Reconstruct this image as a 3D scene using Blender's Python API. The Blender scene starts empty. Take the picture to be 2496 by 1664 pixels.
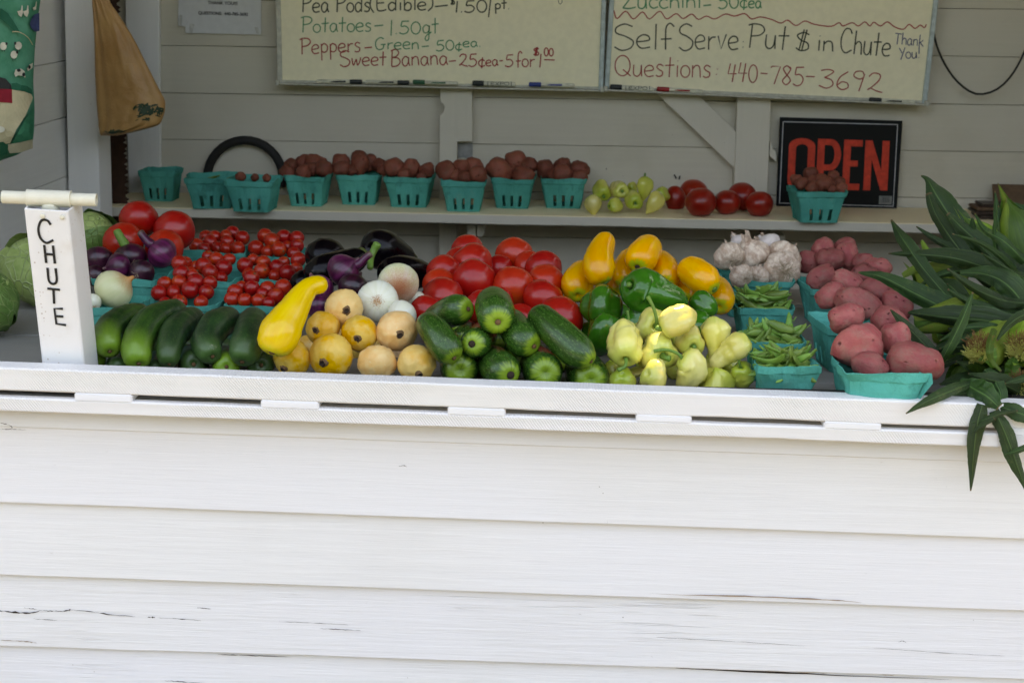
import bpy, bmesh, math, random
from mathutils import Vector, Matrix, noise as mn
random.seed(7)
R = math.radians
SC = bpy.context.scene
COL = SC.collection

# ------------------------------------------------------------------ camera, sky, sun, exposure
W, H, F = 2496.0, 1664.0, 3466.0
EYE = Vector((0, 0, 1.5))
TH, YAW, ROLL = math.atan(872 / F), 0.030, 0.016
fwd = Vector((-math.sin(YAW) * math.cos(TH), math.cos(YAW) * math.cos(TH), -math.sin(TH)))
rt0 = Vector((math.cos(YAW), math.sin(YAW), 0))
up0 = rt0.cross(fwd)
rt = rt0 * math.cos(ROLL) + up0 * math.sin(ROLL)
up = up0 * math.cos(ROLL) - rt0 * math.sin(ROLL)
cam_d = bpy.data.cameras.new('camera')
cam = bpy.data.objects.new('camera', cam_d); COL.objects.link(cam)
mw = Matrix((rt, up, -fwd)).transposed().to_4x4(); mw.translation = EYE
cam.matrix_world = mw
cam_d.sensor_width = 22.2
cam_d.lens = 22.2 * F / W
cam_d.clip_start = 0.02; cam_d.clip_end = 2000
cam_d.dof.use_dof = True; cam_d.dof.focus_distance = 2.25; cam_d.dof.aperture_fstop = 6.3
SC.camera = cam

SUN_EL, SUN_AZ = 62.0, 12.0         # azimuth measured from +Y towards +X: the sun stands behind the stand
world = bpy.data.worlds.new('World'); SC.world = world; world.use_nodes = True
nt = world.node_tree
bg = nt.nodes['Background']; sky = nt.nodes.new('ShaderNodeTexSky')
sky.sky_type = 'NISHITA'; sky.sun_disc = False
sky.sun_elevation = R(SUN_EL); sky.sun_rotation = R(SUN_AZ)
sky.air_density = 1.0; sky.dust_density = 2.5; sky.ozone_density = 0.6
nt.links.new(sky.outputs[0], bg.inputs[0]); bg.inputs[1].default_value = 0.15
sun_dir = Vector((math.cos(R(SUN_EL)) * math.sin(R(SUN_AZ)), math.cos(R(SUN_EL)) * math.cos(R(SUN_AZ)), math.sin(R(SUN_EL))))
sl = bpy.data.lights.new('sun', 'SUN'); sl.energy = 2.5; sl.angle = R(0.53); sl.color = (1.0, 0.94, 0.85)
so = bpy.data.objects.new('sun', sl); COL.objects.link(so)
so.rotation_euler = (-sun_dir).to_track_quat('-Z', 'Y').to_euler()
SC.view_settings.view_transform = 'Standard'; SC.view_settings.look = 'None'
SC.view_settings.exposure = 2.72; SC.view_settings.gamma = 1.0
SC.view_settings.use_curve_mapping = False
try:
    SC.view_settings.use_white_balance = True
    SC.view_settings.white_balance_temperature = 9700; SC.view_settings.white_balance_tint = 14
except Exception:
    pass
try:
    SC.cycles.max_bounces = 6; SC.cycles.diffuse_bounces = 4; SC.cycles.glossy_bounces = 3
    SC.cycles.transmission_bounces = 3; SC.cycles.caustics_reflective = False; SC.cycles.caustics_refractive = False
    SC.cycles.use_denoising = True
except Exception:
    pass

# ------------------------------------------------------------------ places: a pixel of the photograph and a depth give a point
def ray(px, py):
    return fwd + rt * ((px - W / 2) / F) + up * ((H / 2 - py) / F)
def at(px, py, Y):
    d = ray(px, py); return EYE + d * (Y / d.y)
def zdepth(p):
    return (p - EYE).dot(fwd)
def hit(px, py, z0, b=0.0, Y0=0.0):
    """ray meets the plane z = z0 + b (Y - Y0)"""
    d = ray(px, py)
    t = (z0 - b * Y0 - EYE.z) / (d.z - b * d.y)
    return EYE + d * t
def rr(rpx, p):
    return rpx * zdepth(p) / F
COUNTER_Z = 1.5 - 0.602
SHELF_Z = 1.5 - 0.594
SHELF_C = -0.004
WALL_Y = 4.03
RAIL_Y = 1.95

# ------------------------------------------------------------------ objects
def tag(o, label=None, cat=None, group=None, kind=None):
    if label: o['label'] = label
    if cat: o['category'] = cat
    if group: o['group'] = group
    if kind: o['kind'] = kind
    return o
def empty(name, loc, label=None, cat=None, group=None, kind=None):
    o = bpy.data.objects.new(name, None); COL.objects.link(o); o.location = loc
    o.empty_display_size = 0.05
    return tag(o, label, cat, group, kind)
def link(name, me, mat=None, parent=None, loc=None, rot=None, scale=None):
    if mat is not None and not me.materials: me.materials.append(mat)
    o = bpy.data.objects.new(name, me); COL.objects.link(o)
    if parent is not None: o.parent = parent
    if loc is not None: o.location = loc
    if rot is not None: o.rotation_euler = rot
    if scale is not None: o.scale = scale
    return o
def mesh_from(name, verts, faces, uvs=None, smooth=True):
    me = bpy.data.meshes.new(name); me.from_pydata([tuple(v) for v in verts], [], faces); me.update()
    if uvs is not None:
        ul = me.uv_layers.new(name='UVMap')
        for poly in me.polygons:
            us = [uvs[vi] for vi in poly.vertices]
            mx = max(u[0] for u in us)
            for li, vi in zip(poly.loop_indices, poly.vertices):
                u, v = uvs[vi]
                if mx > 0.8 and u < 0.2: u += 1.0
                ul.data[li].uv = (u, v)
    if smooth:
        for p in me.polygons: p.use_smooth = True
    return me
def rel(verts, o):
    return [Vector(v) - o for v in verts]

class MB:
    def __init__(s): s.v = []; s.f = []
    def add(s, vs, fs):
        n = len(s.v); s.v += [Vector(v) for v in vs]; s.f += [[i + n for i in f] for f in fs]; return s
    def box(s, lo, hi):
        x0, y0, z0 = lo; x1, y1, z1 = hi
        return s.add([(x0,y0,z0),(x1,y0,z0),(x1,y1,z0),(x0,y1,z0),(x0,y0,z1),(x1,y0,z1),(x1,y1,z1),(x0,y1,z1)],
                     [[0,3,2,1],[4,5,6,7],[0,1,5,4],[1,2,6,5],[2,3,7,6],[3,0,4,7]])
    def hexa(s, bottom, top):
        return s.add(list(bottom) + list(top), [[3,2,1,0],[4,5,6,7],[0,1,5,4],[1,2,6,5],[2,3,7,6],[3,0,4,7]])
    def build(s, name, mat, parent=None, origin=None, bevel=0.0, smooth=False, seg=1):
        o = Vector(origin) if origin is not None else Vector((0, 0, 0))
        me = mesh_from(name, rel(s.v, o), s.f, None, smooth)
        if bevel:
            bm = bmesh.new(); bm.from_mesh(me)
            bmesh.ops.bevel(bm, geom=bm.edges[:], offset=bevel, segments=seg, affect='EDGES', clamp_overlap=True)
            bm.to_mesh(me); bm.free()
        ob = link(name, me, mat, parent)
        if parent is None: ob.location = o
        return ob

def cr(pts, t):
    """Catmull-Rom through a list of tuples, t in 0..1"""
    n = len(pts) - 1
    x = max(0.0, min(0.99999, t)) * n; i = int(x); f = x - i
    p1, p2 = pts[i], pts[min(i + 1, n)]
    p0 = pts[i - 1] if i > 0 else [2 * a - b for a, b in zip(p1, p2)]
    p3 = pts[i + 2] if i + 2 <= n else [2 * b - a for a, b in zip(p1, p2)]
    return [0.5 * (2 * b + (c - a) * f + (2 * a - 5 * b + 4 * c - d) * f * f + (3 * b - a - 3 * c + d) * f ** 3)
            for a, b, c, d in zip(p0, p1, p2, p3)]

CAPS = {
    'round': [(0, 0.001), (.025, .22), (.09, .41), (.2, .6), (.38, .78), (.62, .92), (1.0, 1)],
    'dimple': [(.42, .001), (.34, .10), (.14, .22), (.02, .38), (0, .55), (.07, .76), (.25, .93), (.6, 1.0)],
    'soft': [(.14, .001), (.10, .12), (.03, .25), (0, .42), (.06, .62), (.2, .81), (.45, .94), (.9, 1.0)],
    'point': [(0, .001), (.12, .13), (.4, .33), (.8, .55), (1.3, .76), (1.9, .93), (2.5, 1)],
    'blunt': [(0, .001), (0.01, .35), (.05, .62), (.14, .8), (.3, .93), (.55, 1)],
    'flat': [(0, .001), (0.0, .93), (.06, 1)],
}
def tube_data(pts, nseg=20, caps=('round', 'round'), step=None, lobes=0, lamp=0.0, lphase=0.0, lfade=0.15, namp=0.0, nfreq=1.0,
              flat=1.0, seed=0.0, wart=0.0):
    """pts = [(Vector, radius)]. Returns verts, faces, uvs"""
    P = [(p.x, p.y, p.z, r) for p, r in pts]
    N = 60; smp = [cr(P, i / N) for i in range(N + 1)]
    L = [0.0]
    for i in range(N): L.append(L[-1] + (Vector(smp[i + 1][:3]) - Vector(smp[i][:3])).length)
    tot = L[-1]
    def ev(d):
        d = max(0, min(tot, d))
        for i in range(N):
            if L[i + 1] >= d: break
        f = (d - L[i]) / max(1e-9, L[i + 1] - L[i])
        a, b = smp[i], smp[i + 1]
        return [x + (y - x) * f for x, y in zip(a, b)]
    R0 = ev(min(tot * .3, P[0][3]))[3]; R1 = ev(tot - min(tot * .3, P[-1][3]))[3]
    ca, cb = CAPS[caps[0]], CAPS[caps[1]]
    la, lb = ca[-1][0] * R0, cb[-1][0] * R1
    k = 1.0
    if la + lb > tot * .98: k = tot * .98 / (la + lb)
    rings = [(d * R0 * k, f) for d, f in ca]
    mid = tot - (la + lb) * k
    st = step or max(R0, R1) * .26
    n = max(2, int(mid / st))
    for i in range(1, n): rings.append((la * k + mid * i / n, 1.0))
    rings += [(tot - d * R1 * k, f) for d, f in reversed(cb)]
    verts, uvs = [], []
    t = (Vector(ev(tot * .03)[:3]) - Vector(ev(0)[:3])).normalized()
    ref = Vector((0, 0, 1)) if abs(t.z) < .9 else Vector((1, 0, 0))
    for d, f in rings:
        e = ev(d); c = Vector(e[:3])
        e1, e2 = ev(max(0, d - tot * .02)), ev(min(tot, d + tot * .02))
        t2 = (Vector(e2[:3]) - Vector(e1[:3]))
        if t2.length > 1e-9: t = t2.normalized()
        s = ref - t * ref.dot(t)
        if s.length < 1e-6: s = Vector((1, 0, 0)) - t * t.x
        s.normalize(); ref = s; b = t.cross(s)
        u01 = d / tot
        env = min(1, min(u01, 1 - u01) / lfade) * .5 + .5
        for j in range(nseg):
            ph = 2 * math.pi * j / nseg
            r = e[3] * f
            if lobes: r *= 1 + lamp * env * (abs(math.cos(lobes * .5 * ph + lphase)) * 2 - 1.1)
            q = c + (s * math.cos(ph) * flat + b * math.sin(ph)) * r
            if namp and f > .02:
                q += (s * math.cos(ph) + b * math.sin(ph)) * e[3] * namp * f * mn.noise((q * nfreq / max(1e-6, e[3])) + Vector((seed, seed * 1.7, 3.1)))
            if wart and f > .2:
                w = mn.noise(q * 2.4 / max(1e-6, e[3]) + Vector((seed, 0, 0)))
                if w > .25: q += (s * math.cos(ph) + b * math.sin(ph)) * e[3] * wart * (w - .25)
            verts.append(q); uvs.append((j / nseg, u01))
    faces = []
    m = len(rings)
    for i in range(m - 1):
        for j in range(nseg):
            a = i * nseg + j; b2 = i * nseg + (j + 1) % nseg
            faces.append([a, b2, b2 + nseg, a + nseg])
    return verts, faces, uvs
def tube_mesh(name, pts, origin=Vector((0, 0, 0)), **kw):
    v, f, u = tube_data(pts, **kw)
    return mesh_from(name, rel(v, origin), f, u)
def tube_part(name, pts, mat, parent, origin, **kw):
    return link(name, tube_mesh(name, pts, origin, **kw), mat, parent)

# ------------------------------------------------------------------ material graphs
class G:
    def __init__(s, name):
        s.m = bpy.data.materials.new(name); s.m.use_nodes = True
        s.t = s.m.node_tree; s.b = s.t.nodes['Principled BSDF']; s.n = s.t.nodes
        s.out = s.n['Material Output']
    def lk(s, a, b): s.t.links.new(a, b)
    def val(s, sock, v):
        if hasattr(v, 'links'): s.lk(v, sock)
        else: sock.default_value = v
    def coord(s, which='Object', scale=(1, 1, 1), rnd=True, rot=(0, 0, 0)):
        tc = s.n.new('ShaderNodeTexCoord'); mp = s.n.new('ShaderNodeMapping')
        s.lk(tc.outputs[which], mp.inputs[0]); mp.inputs['Scale'].default_value = scale
        mp.inputs['Rotation'].default_value = rot
        if rnd:
            oi = s.n.new('ShaderNodeObjectInfo'); mu = s.n.new('ShaderNodeMath'); mu.operation = 'MULTIPLY'
            s.lk(oi.outputs['Random'], mu.inputs[0]); mu.inputs[1].default_value = 37.0
            cb = s.n.new('ShaderNodeCombineXYZ'); s.lk(mu.outputs[0], cb.inputs[0]); s.lk(mu.outputs[0], cb.inputs[2])
            s.lk(cb.outputs[0], mp.inputs['Location'])
        return mp.outputs[0]
    def rnd(s):
        return s.n.new('ShaderNodeObjectInfo').outputs['Random']
    def noise(s, vec, scale, detail=3, rough=.55, dist=0.0):
        n = s.n.new('ShaderNodeTexNoise'); s.lk(vec, n.inputs['Vector'])
        n.inputs['Scale'].default_value = scale; n.inputs['Detail'].default_value = detail
        n.inputs['Roughness'].default_value = rough; n.inputs['Distortion'].default_value = dist
        return n.outputs['Fac']
    def vor(s, vec, scale, feat='F1'):
        n = s.n.new('ShaderNodeTexVoronoi'); n.feature = feat; s.lk(vec, n.inputs['Vector']); n.inputs['Scale'].default_value = scale
        return n.outputs['Distance']
    def ramp(s, fac, a, b, lo=0.0, hi=1.0):
        n = s.n.new('ShaderNodeMapRange'); n.interpolation_type = 'SMOOTHSTEP'
        s.lk(fac, n.inputs['Value']); n.inputs['From Min'].default_value = a; n.inputs['From Max'].default_value = b
        n.inputs['To Min'].default_value = lo; n.inputs['To Max'].default_value = hi
        return n.outputs['Result']
    def math(s, op, a, b=0.0):
        n = s.n.new('ShaderNodeMath'); n.operation = op; s.val(n.inputs[0], a); s.val(n.inputs[1], b); return n.outputs[0]
    def mix(s, fac, a, b, mode='MIX'):
        n = s.n.new('ShaderNodeMix'); n.data_type = 'RGBA'; n.blend_type = mode
        s.val(n.inputs[0], fac)
        for sock, c in ((n.inputs[6], a), (n.inputs[7], b)):
            if hasattr(c, 'links'): s.lk(c, sock)
            else: sock.default_value = (*c, 1)
        return n.outputs[2]
    def hsv(s, col, h=.5, sat=1.0, v=1.0):
        n = s.n.new('ShaderNodeHueSaturation'); s.val(n.inputs['Hue'], h); s.val(n.inputs['Saturation'], sat); s.val(n.inputs['Value'], v)
        if hasattr(col, 'links'): s.lk(col, n.inputs['Color'])
        else: n.inputs['Color'].default_value = (*col, 1)
        return n.outputs[0]
    def uv(s, comp):
        tc = s.n.new('ShaderNodeTexCoord'); sp = s.n.new('ShaderNodeSeparateXYZ'); s.lk(tc.outputs['UV'], sp.inputs[0])
        return sp.outputs[comp]
    def obj(s, comp):
        tc = s.n.new('ShaderNodeTexCoord'); sp = s.n.new('ShaderNodeSeparateXYZ'); s.lk(tc.outputs['Object'], sp.inputs[0])
        return sp.outputs[comp]
    def bump(s, h, dist=.001, strength=1.0):
        n = s.n.new('ShaderNodeBump'); s.lk(h, n.inputs['Height']); n.inputs['Distance'].default_value = dist
        n.inputs['Strength'].default_value = strength
        prev = s.b.inputs['Normal']
        if prev.links: s.lk(prev.links[0].from_socket, n.inputs['Normal'])
        s.lk(n.outputs[0], s.b.inputs['Normal'])
    def fin(s, col, rough=.5, spec=.5, coat=0.0, sss=0.0, ssc=None, trans=0.0):
        b = s.b
        if hasattr(col, 'links'): s.lk(col, b.inputs['Base Color'])
        else: b.inputs['Base Color'].default_value = (*col, 1)
        s.val(b.inputs['Roughness'], rough); b.inputs['Specular IOR Level'].default_value = spec
        b.inputs['Coat Weight'].default_value = coat; b.inputs['Coat Roughness'].default_value = .12
        if sss:
            b.inputs['Subsurface Weight'].default_value = sss; b.inputs['Subsurface Radius'].default_value = ssc or (1, .3, .1)
            b.inputs['Subsurface Scale'].default_value = .006
        return s.m
def plain(name, col, rough=.6, spec=.4, metal=0.0, var=1.0):
    g = G(name); v = g.coord(scale=(1, 1, 1)); n = g.noise(v, 60, 4)
    c = g.mix(g.ramp(n, .3, .7), tuple(x * (1 - .18 * var) for x in col), tuple(min(1, x * (1 + .12 * var)) for x in col))
    g.bump(g.noise(v, 350, 2), .0003); g.b.inputs['Metallic'].default_value = metal
    return g.fin(c, rough, spec)

def paint(name, col=(.80, .80, .78), dirt=(.52, .48, .40), wear=0.5, axis=0, saw=False, crack=0.0, rough=.55, stain=.25):
    """white oil paint over wood: grain along an axis, hairline cracks, specks, a little grime"""
    g = G(name)
    st = [14.0, 14.0, 14.0]; st[axis] = .55
    v = g.coord(scale=tuple(st), rnd=True); v0 = g.coord(rnd=True)
    gr = g.noise(v, 6, 6, .65, .3); gr2 = g.noise(v, 22, 3, .6)
    st2 = [60.0, 60.0, 60.0]; st2[axis] = 2.2
    vf = g.coord(scale=tuple(st2), rnd=True)
    fine = g.noise(vf, 5, 5, .7, .15)
    c = g.mix(g.ramp(gr, .35, .72), tuple(x * .955 for x in col), col)
    big = g.noise(v0, 2.6, 5, .6)
    c = g.mix(g.math('MULTIPLY', g.ramp(big, .45, .75), stain), c, dirt, 'MULTIPLY')
    tint = g.noise(v0, 1.1, 2)
    c = g.mix(g.math('MULTIPLY', g.ramp(tint, .35, .65), .6), c, (col[0] * .98, col[1] * .985, col[2] * 1.03))
    hair = g.math('MULTIPLY', g.ramp(fine, .62, .74), g.ramp(g.noise(v0, 3.5, 4, .65), .45, .68))
    c = g.mix(g.math('MULTIPLY', hair, .55 * wear + .05), c, (.40, .36, .31))
    chip = g.math('MULTIPLY', g.ramp(g.noise(g.coord(scale=tuple(4.0 if i != axis else 1.0 for i in range(3)), rnd=True), 22, 5, .7), .70, .73), wear)
    c = g.mix(g.math('MULTIPLY', chip, .5), c, (.30, .26, .22))
    sp = g.vor(v0, 45); spm = g.math('MULTIPLY', g.ramp(sp, .055, .035), g.ramp(g.noise(v0, 9, 2), .56, .66))
    c = g.mix(g.math('MULTIPLY', spm, .7), c, (.16, .12, .09))
    if crack:
        st3 = [16.0, 16.0, 16.0]; st3[axis] = .42
        vc = g.coord(scale=tuple(st3), rnd=True)
        cv = g.noise(vc, 2.2, 4, .55, .12)
        band = g.math('ABSOLUTE', g.math('SUBTRACT', cv, .5))
        ln = g.math('MULTIPLY', g.ramp(band, .008, .002), g.ramp(g.noise(v0, 3.2, 3), .55, .68))
        ln = g.math('MULTIPLY', ln, crack)
        c = g.mix(ln, c, (.10, .07, .055))
        g.bump(g.math('MULTIPLY', ln, -1.0), .004)
    if saw:
        vs = g.coord(rnd=False, rot=(0, R(38), 0), scale=(1, 1, 1))
        wv = g.n.new('ShaderNodeTexWave'); g.lk(vs, wv.inputs['Vector']); wv.inputs['Scale'].default_value = 95
        wv.inputs['Distortion'].default_value = 3.0; wv.inputs['Detail'].default_value = 2.0; wv.inputs['Detail Scale'].default_value = .6
        m = g.math('MULTIPLY', wv.outputs['Fac'], g.ramp(g.noise(v0, 5, 2), .35, .65))
        g.bump(m, .0006, .8)
        c = g.mix(g.math('MULTIPLY', m, .07), c, (.45, .42, .36))
    g.bump(gr, .0012 * (.4 + wear), .8); g.bump(fine, .0006 * (.3 + wear), .8); g.bump(gr2, .0004, .7)
    return g.fin(c, rough, .35)

M = {}
M['white_front'] = paint('white painted siding', (.82, .815, .81), wear=.35, stain=.10)
M['white_worn'] = paint('weathered white siding', (.82, .815, .815), wear=.9, crack=.12, stain=.16)
M['white_rail'] = paint('white rough sawn rail', (.83, .82, .80), wear=.25, saw=True, stain=.12)
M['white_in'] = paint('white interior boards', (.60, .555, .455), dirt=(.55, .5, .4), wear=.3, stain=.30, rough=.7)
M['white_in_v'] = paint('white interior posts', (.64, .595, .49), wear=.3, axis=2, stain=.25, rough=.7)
M['white_left'] = paint('white side boards', (.80, .79, .74), wear=.3, axis=1, stain=.3, rough=.7)  # raised tone: the brighter left side is put into the colour
M['white_counter'] = paint('grey white counter boards', (.26, .255, .23), dirt=(.5, .45, .36), wear=.8, axis=0, stain=.5, rough=.6)  # grey white boards darkened: shade between the produce put into the colour
M['shelf_paint'] = paint('cream shelf paint', (.92, .78, .50), dirt=(.6, .5, .35), wear=.4, stain=.35, rough=.6)
M['dark_wood'] = plain('dark weathered wood', (.10, .085, .07), .9)
M['sheathing'] = plain('dark sheathing', (.03, .027, .022), .95)  # near-black backing, added so the gaps between boards read dark

def pulp():
    g = G('teal moulded pulp'); v = g.coord(); n = g.noise(v, 9, 4, .6); n2 = g.noise(v, 260, 3, .7)
    c = g.mix(g.ramp(n, .3, .7), (.028, .290, .235), (.052, .395, .325))
    c = g.mix(g.math('MULTIPLY', g.ramp(n2, .55, .75), .35), c, (.13, .48, .41))
    c = g.mix(g.math('MULTIPLY', g.ramp(g.noise(v, 24, 4, .65), .55, .72), .6), c, (.018, .16, .13))
    c = g.mix(g.math('MULTIPLY', g.ramp(g.noise(v, 13, 3), .60, .74), .35), c, (.16, .36, .27))
    c = g.hsv(c, .5, 1.0, g.ramp(g.rnd(), 0, 1, .9, 1.08))
    g.bump(n2, .0009); g.bump(g.noise(v, 70, 3), .0012)
    return g.fin(c, .92, .15)
M['pulp'] = pulp()

def tomato(name, a, b, rough=.24, top=(.55, .07, .010)):
    g = G(name); v = g.coord(scale=(.05,) * 3); n = g.noise(v, 22, 3)
    c = g.mix(g.ramp(n, .3, .7), a, b)
    vv = g.uv(1)
    c = g.mix(g.math('MULTIPLY', g.ramp(vv, .22, .02), .55), c, top)
    dots = g.vor(v, 420)
    c = g.mix(g.math('MULTIPLY', g.ramp(dots, .12, .05), .12), c, (.8, .4, .15))
    c = g.hsv(c, g.ramp(g.rnd(), 0, 1, .498, .504), 1.0, g.ramp(g.rnd(), 0, 1, .82, 1.1))
    g.bump(g.noise(v, 40, 2), .0004)
    return g.fin(c, rough, .5, 0.0, .08, (1, .2, .1))
M['tomato'] = tomato('ripe tomato skin', (.47, .012, .006), (.56, .022, .009), .25)
M['cherry'] = tomato('cherry tomato skin', (.36, .008, .005), (.46, .014, .007), .24)
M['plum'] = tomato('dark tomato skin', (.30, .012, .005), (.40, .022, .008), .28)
def longveg(name, a, b, tip, tip2=None, tipw=.12, speck=0.0, rough=.3, stripes=6, streak=(.25, .4, .08), scuff=0.0):
    g = G(name); v = g.coord(); vv = g.uv(1)
    uvc = g.n.new('ShaderNodeTexCoord'); mp = g.n.new('ShaderNodeMapping'); g.lk(uvc.outputs['UV'], mp.inputs[0]); mp.inputs['Scale'].default_value = (stripes, .8, 1)
    oi = g.rnd(); cb = g.n.new('ShaderNodeCombineXYZ'); g.lk(g.math('MULTIPLY', oi, 31.0), cb.inputs[2]); g.lk(cb.outputs[0], mp.inputs['Location'])
    sn = g.noise(mp.outputs[0], 2.0, 4, .6)
    c = g.mix(g.ramp(sn, .38, .66), a, b)
    mp2 = g.n.new('ShaderNodeMapping'); g.lk(uvc.outputs['UV'], mp2.inputs[0]); mp2.inputs['Scale'].default_value = (34, 9, 1)
    if speck:
        s2 = g.noise(mp2.outputs[0], 3.0, 3, .6)
        c = g.mix(g.math('MULTIPLY', g.ramp(s2, .55, .68), speck), c, streak)
    tn = g.math('ADD', vv, g.math('MULTIPLY', g.math('SUBTRACT', sn, .5), .16))
    c = g.mix(g.ramp(tn, tipw, .0), c, tip)
    if tip2: c = g.mix(g.ramp(tn, .86, 1.0), c, tip2)
    if scuff:
        sc = g.noise(g.coord(scale=(1, 1, 1)), 40, 5, .75)
        c = g.mix(g.math('MULTIPLY', g.ramp(sc, .66, .72), scuff), c, (.30, .30, .2))
    c = g.hsv(c, .5, 1.0, g.ramp(g.rnd(), 0, 1, .88, 1.12))
    g.bump(g.noise(v, 90, 3), .0004); g.bump(sn, .0006)
    return g.fin(c, rough, .5)
M['zucchini'] = longveg('zucchini skin', (.016, .062, .008), (.028, .10, .012), (.22, .36, .03), None, .07, .75, .26, 14, (.13, .27, .06))
M['cucumber'] = longveg('cucumber skin', (.010, .038, .010), (.035, .11, .016), (.17, .33, .03), None, .36, .35, .33, 6, (.16, .28, .05), .5)
M['cucumber_dark'] = longveg('dark cucumber skin', (.009, .030, .012), (.018, .06, .016), (.05, .12, .03), None, .25, .3, .36, 6, (.16, .28, .05), .7)
M['squash'] = longveg('yellow squash skin', (.80, .50, .008), (.84, .58, .015), (.70, .62, .03), None, .07, .12, .22, 6, (.8, .7, .1))
M['orange_squash'] = longveg('orange yellow squash skin', (.88, .36, .004), (.92, .46, .006), (.45, .50, .02), None, .05, .06, .24, 5, (.85, .5, .05))
def ballsquash():
    g = G('round squash skin'); v = g.coord(scale=(.06,) * 3); n = g.noise(v, 16, 4, .6); 
    c = g.mix(g.ramp(n, .35, .6), (.90, .46, .075), (.93, .60, .20))
    c = g.mix(g.math('MULTIPLY', g.ramp(g.noise(v, 120, 3), .62, .72), .4), c, (.85, .72, .38))
    c = g.hsv(c, g.ramp(g.rnd(), 0, 1, .494, .506), g.ramp(g.rnd(), 0, 1, .72, 1.12), g.ramp(g.rnd(), 1, 0, .9, 1.05))
    g.bump(g.noise(v, 55, 3), .0012); return g.fin(c, .38, .45)
M['ball_squash'] = ballsquash()
def pepper(name, a, b, rough, tipc):
    g = G(name); v = g.coord(); n = g.noise(v, 22, 3, .55)
    c = g.mix(g.ramp(n, .3, .7), a, b)
    c = g.mix(g.ramp(g.uv(1), .25, .02), c, tipc)
    c = g.hsv(c, g.ramp(g.rnd(), 0, 1, .492, .503), 1.0, g.ramp(g.rnd(), 0, 1, .9, 1.08))
    g.bump(g.noise(v, 38, 3), .0025)
    return g.fin(c, rough, .5, .25, .05, (.6, 1, .2))
M['green_pepper'] = pepper('green pepper skin', (.014, .115, .007), (.030, .19, .012), .17, (.02, .13, .008))
M['banana_pepper'] = pepper('pale pepper skin', (.74, .66, .14), (.84, .76, .27), .2, (.62, .64, .13))
M['banana_pepper_green'] = pepper('greenish pepper skin', (.56, .61, .085), (.68, .69, .14), .24, (.42, .54, .06))
M['stem_green'] = plain('green stem', (.13, .26, .045), .5)
M['stem_dry'] = plain('dry brown stem', (.16, .085, .035), .8)
M['stem_dark'] = plain('dark cut stem', (.035, .02, .012), .8)
def onion(name, a, b, tip, root, rough=.3, ta=.22, vr=(.7, 1.2), tt=(.72, .98)):
    g = G(name); v = g.coord(); uvc = g.n.new('ShaderNodeTexCoord'); mp = g.n.new('ShaderNodeMapping')
    g.lk(uvc.outputs['UV'], mp.inputs[0]); mp.inputs['Scale'].default_value = (16, .5, 1)
    oi = g.rnd(); cb = g.n.new('ShaderNodeCombineXYZ'); g.lk(g.math('MULTIPLY', oi, 31.0), cb.inputs[2]); g.lk(cb.outputs[0], mp.inputs['Location'])
    s = g.noise(mp.outputs[0], 1.5, 2, .5)
    c = g.mix(g.ramp(s, .35, .65), a, b)
    k = g.math('ADD', g.uv(1), g.math('MULTIPLY', g.math('SUBTRACT', g.noise(v, 18, 2), .5), .25))
    c = g.mix(g.ramp(k, ta, .0), c, root)
    c = g.mix(g.ramp(k, tt[0], tt[1]), c, tip)
    c = g.hsv(c, .5, 1.0, g.ramp(g.rnd(), 0, 1, vr[0], vr[1]))
    g.bump(s, .0004); return g.fin(c, rough, .5, .15)
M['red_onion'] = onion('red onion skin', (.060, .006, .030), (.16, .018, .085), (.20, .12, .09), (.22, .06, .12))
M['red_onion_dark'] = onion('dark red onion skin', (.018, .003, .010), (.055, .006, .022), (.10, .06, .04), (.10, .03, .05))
M['white_onion'] = onion('white onion skin', (.80, .80, .62), (.84, .84, .70), (.66, .74, .42), (.46, .22, .08), .26, .10, (.97, 1.03))
M['white_onion_pink'] = onion('white onion with brown base', (.76, .80, .48), (.82, .83, .62), (.64, .72, .38), (.46, .15, .07), .28, .46, (.97, 1.03))
M['yellow_onion'] = onion('pale yellow onion skin', (.66, .66, .36), (.72, .70, .42), (.60, .25, .07), (.36, .26, .10), .33, .08, (.97, 1.03), (.52, .86))
M['eggplant'] = plain('eggplant skin', (.003, .002, .003), .13, .22, var=.2)
M['calyx'] = plain('eggplant cap', (.10, .13, .03), .7)
def garlic():
    g = G('garlic skin'); v = g.coord(scale=(.06, .06, .015)); s = g.noise(v, 75, 5, .65)
    c = g.mix(g.ramp(s, .30, .72), (.50, .34, .24), (.80, .67, .54))
    c = g.mix(g.math('MULTIPLY', g.ramp(g.noise(g.coord(scale=(.06,) * 3), 30, 4), .52, .66), .6), c, (.34, .20, .14))
    c = g.hsv(c, .5, 1.0, g.ramp(g.rnd(), 0, 1, .85, 1.15))
    g.bump(s, .0004); return g.fin(c, .6, .3)
M['garlic'] = garlic()
M['garlic_white'] = plain('white garlic skin', (.82, .72, .66), .5)
M['root'] = plain('dry roots', (.46, .36, .24), .8)
def pea():
    g = G('pea pod skin'); v = g.coord(); n = g.noise(v, 30, 3)
    c = g.mix(g.ramp(n, .3, .7), (.11, .235, .038), (.19, .34, .062))
    c = g.hsv(c, g.ramp(g.rnd(), 0, 1, .48, .515), 1.0, g.ramp(g.rnd(), 0, 1, .75, 1.2))
    return g.fin(c, .42, .4)
M['pea'] = pea()
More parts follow.
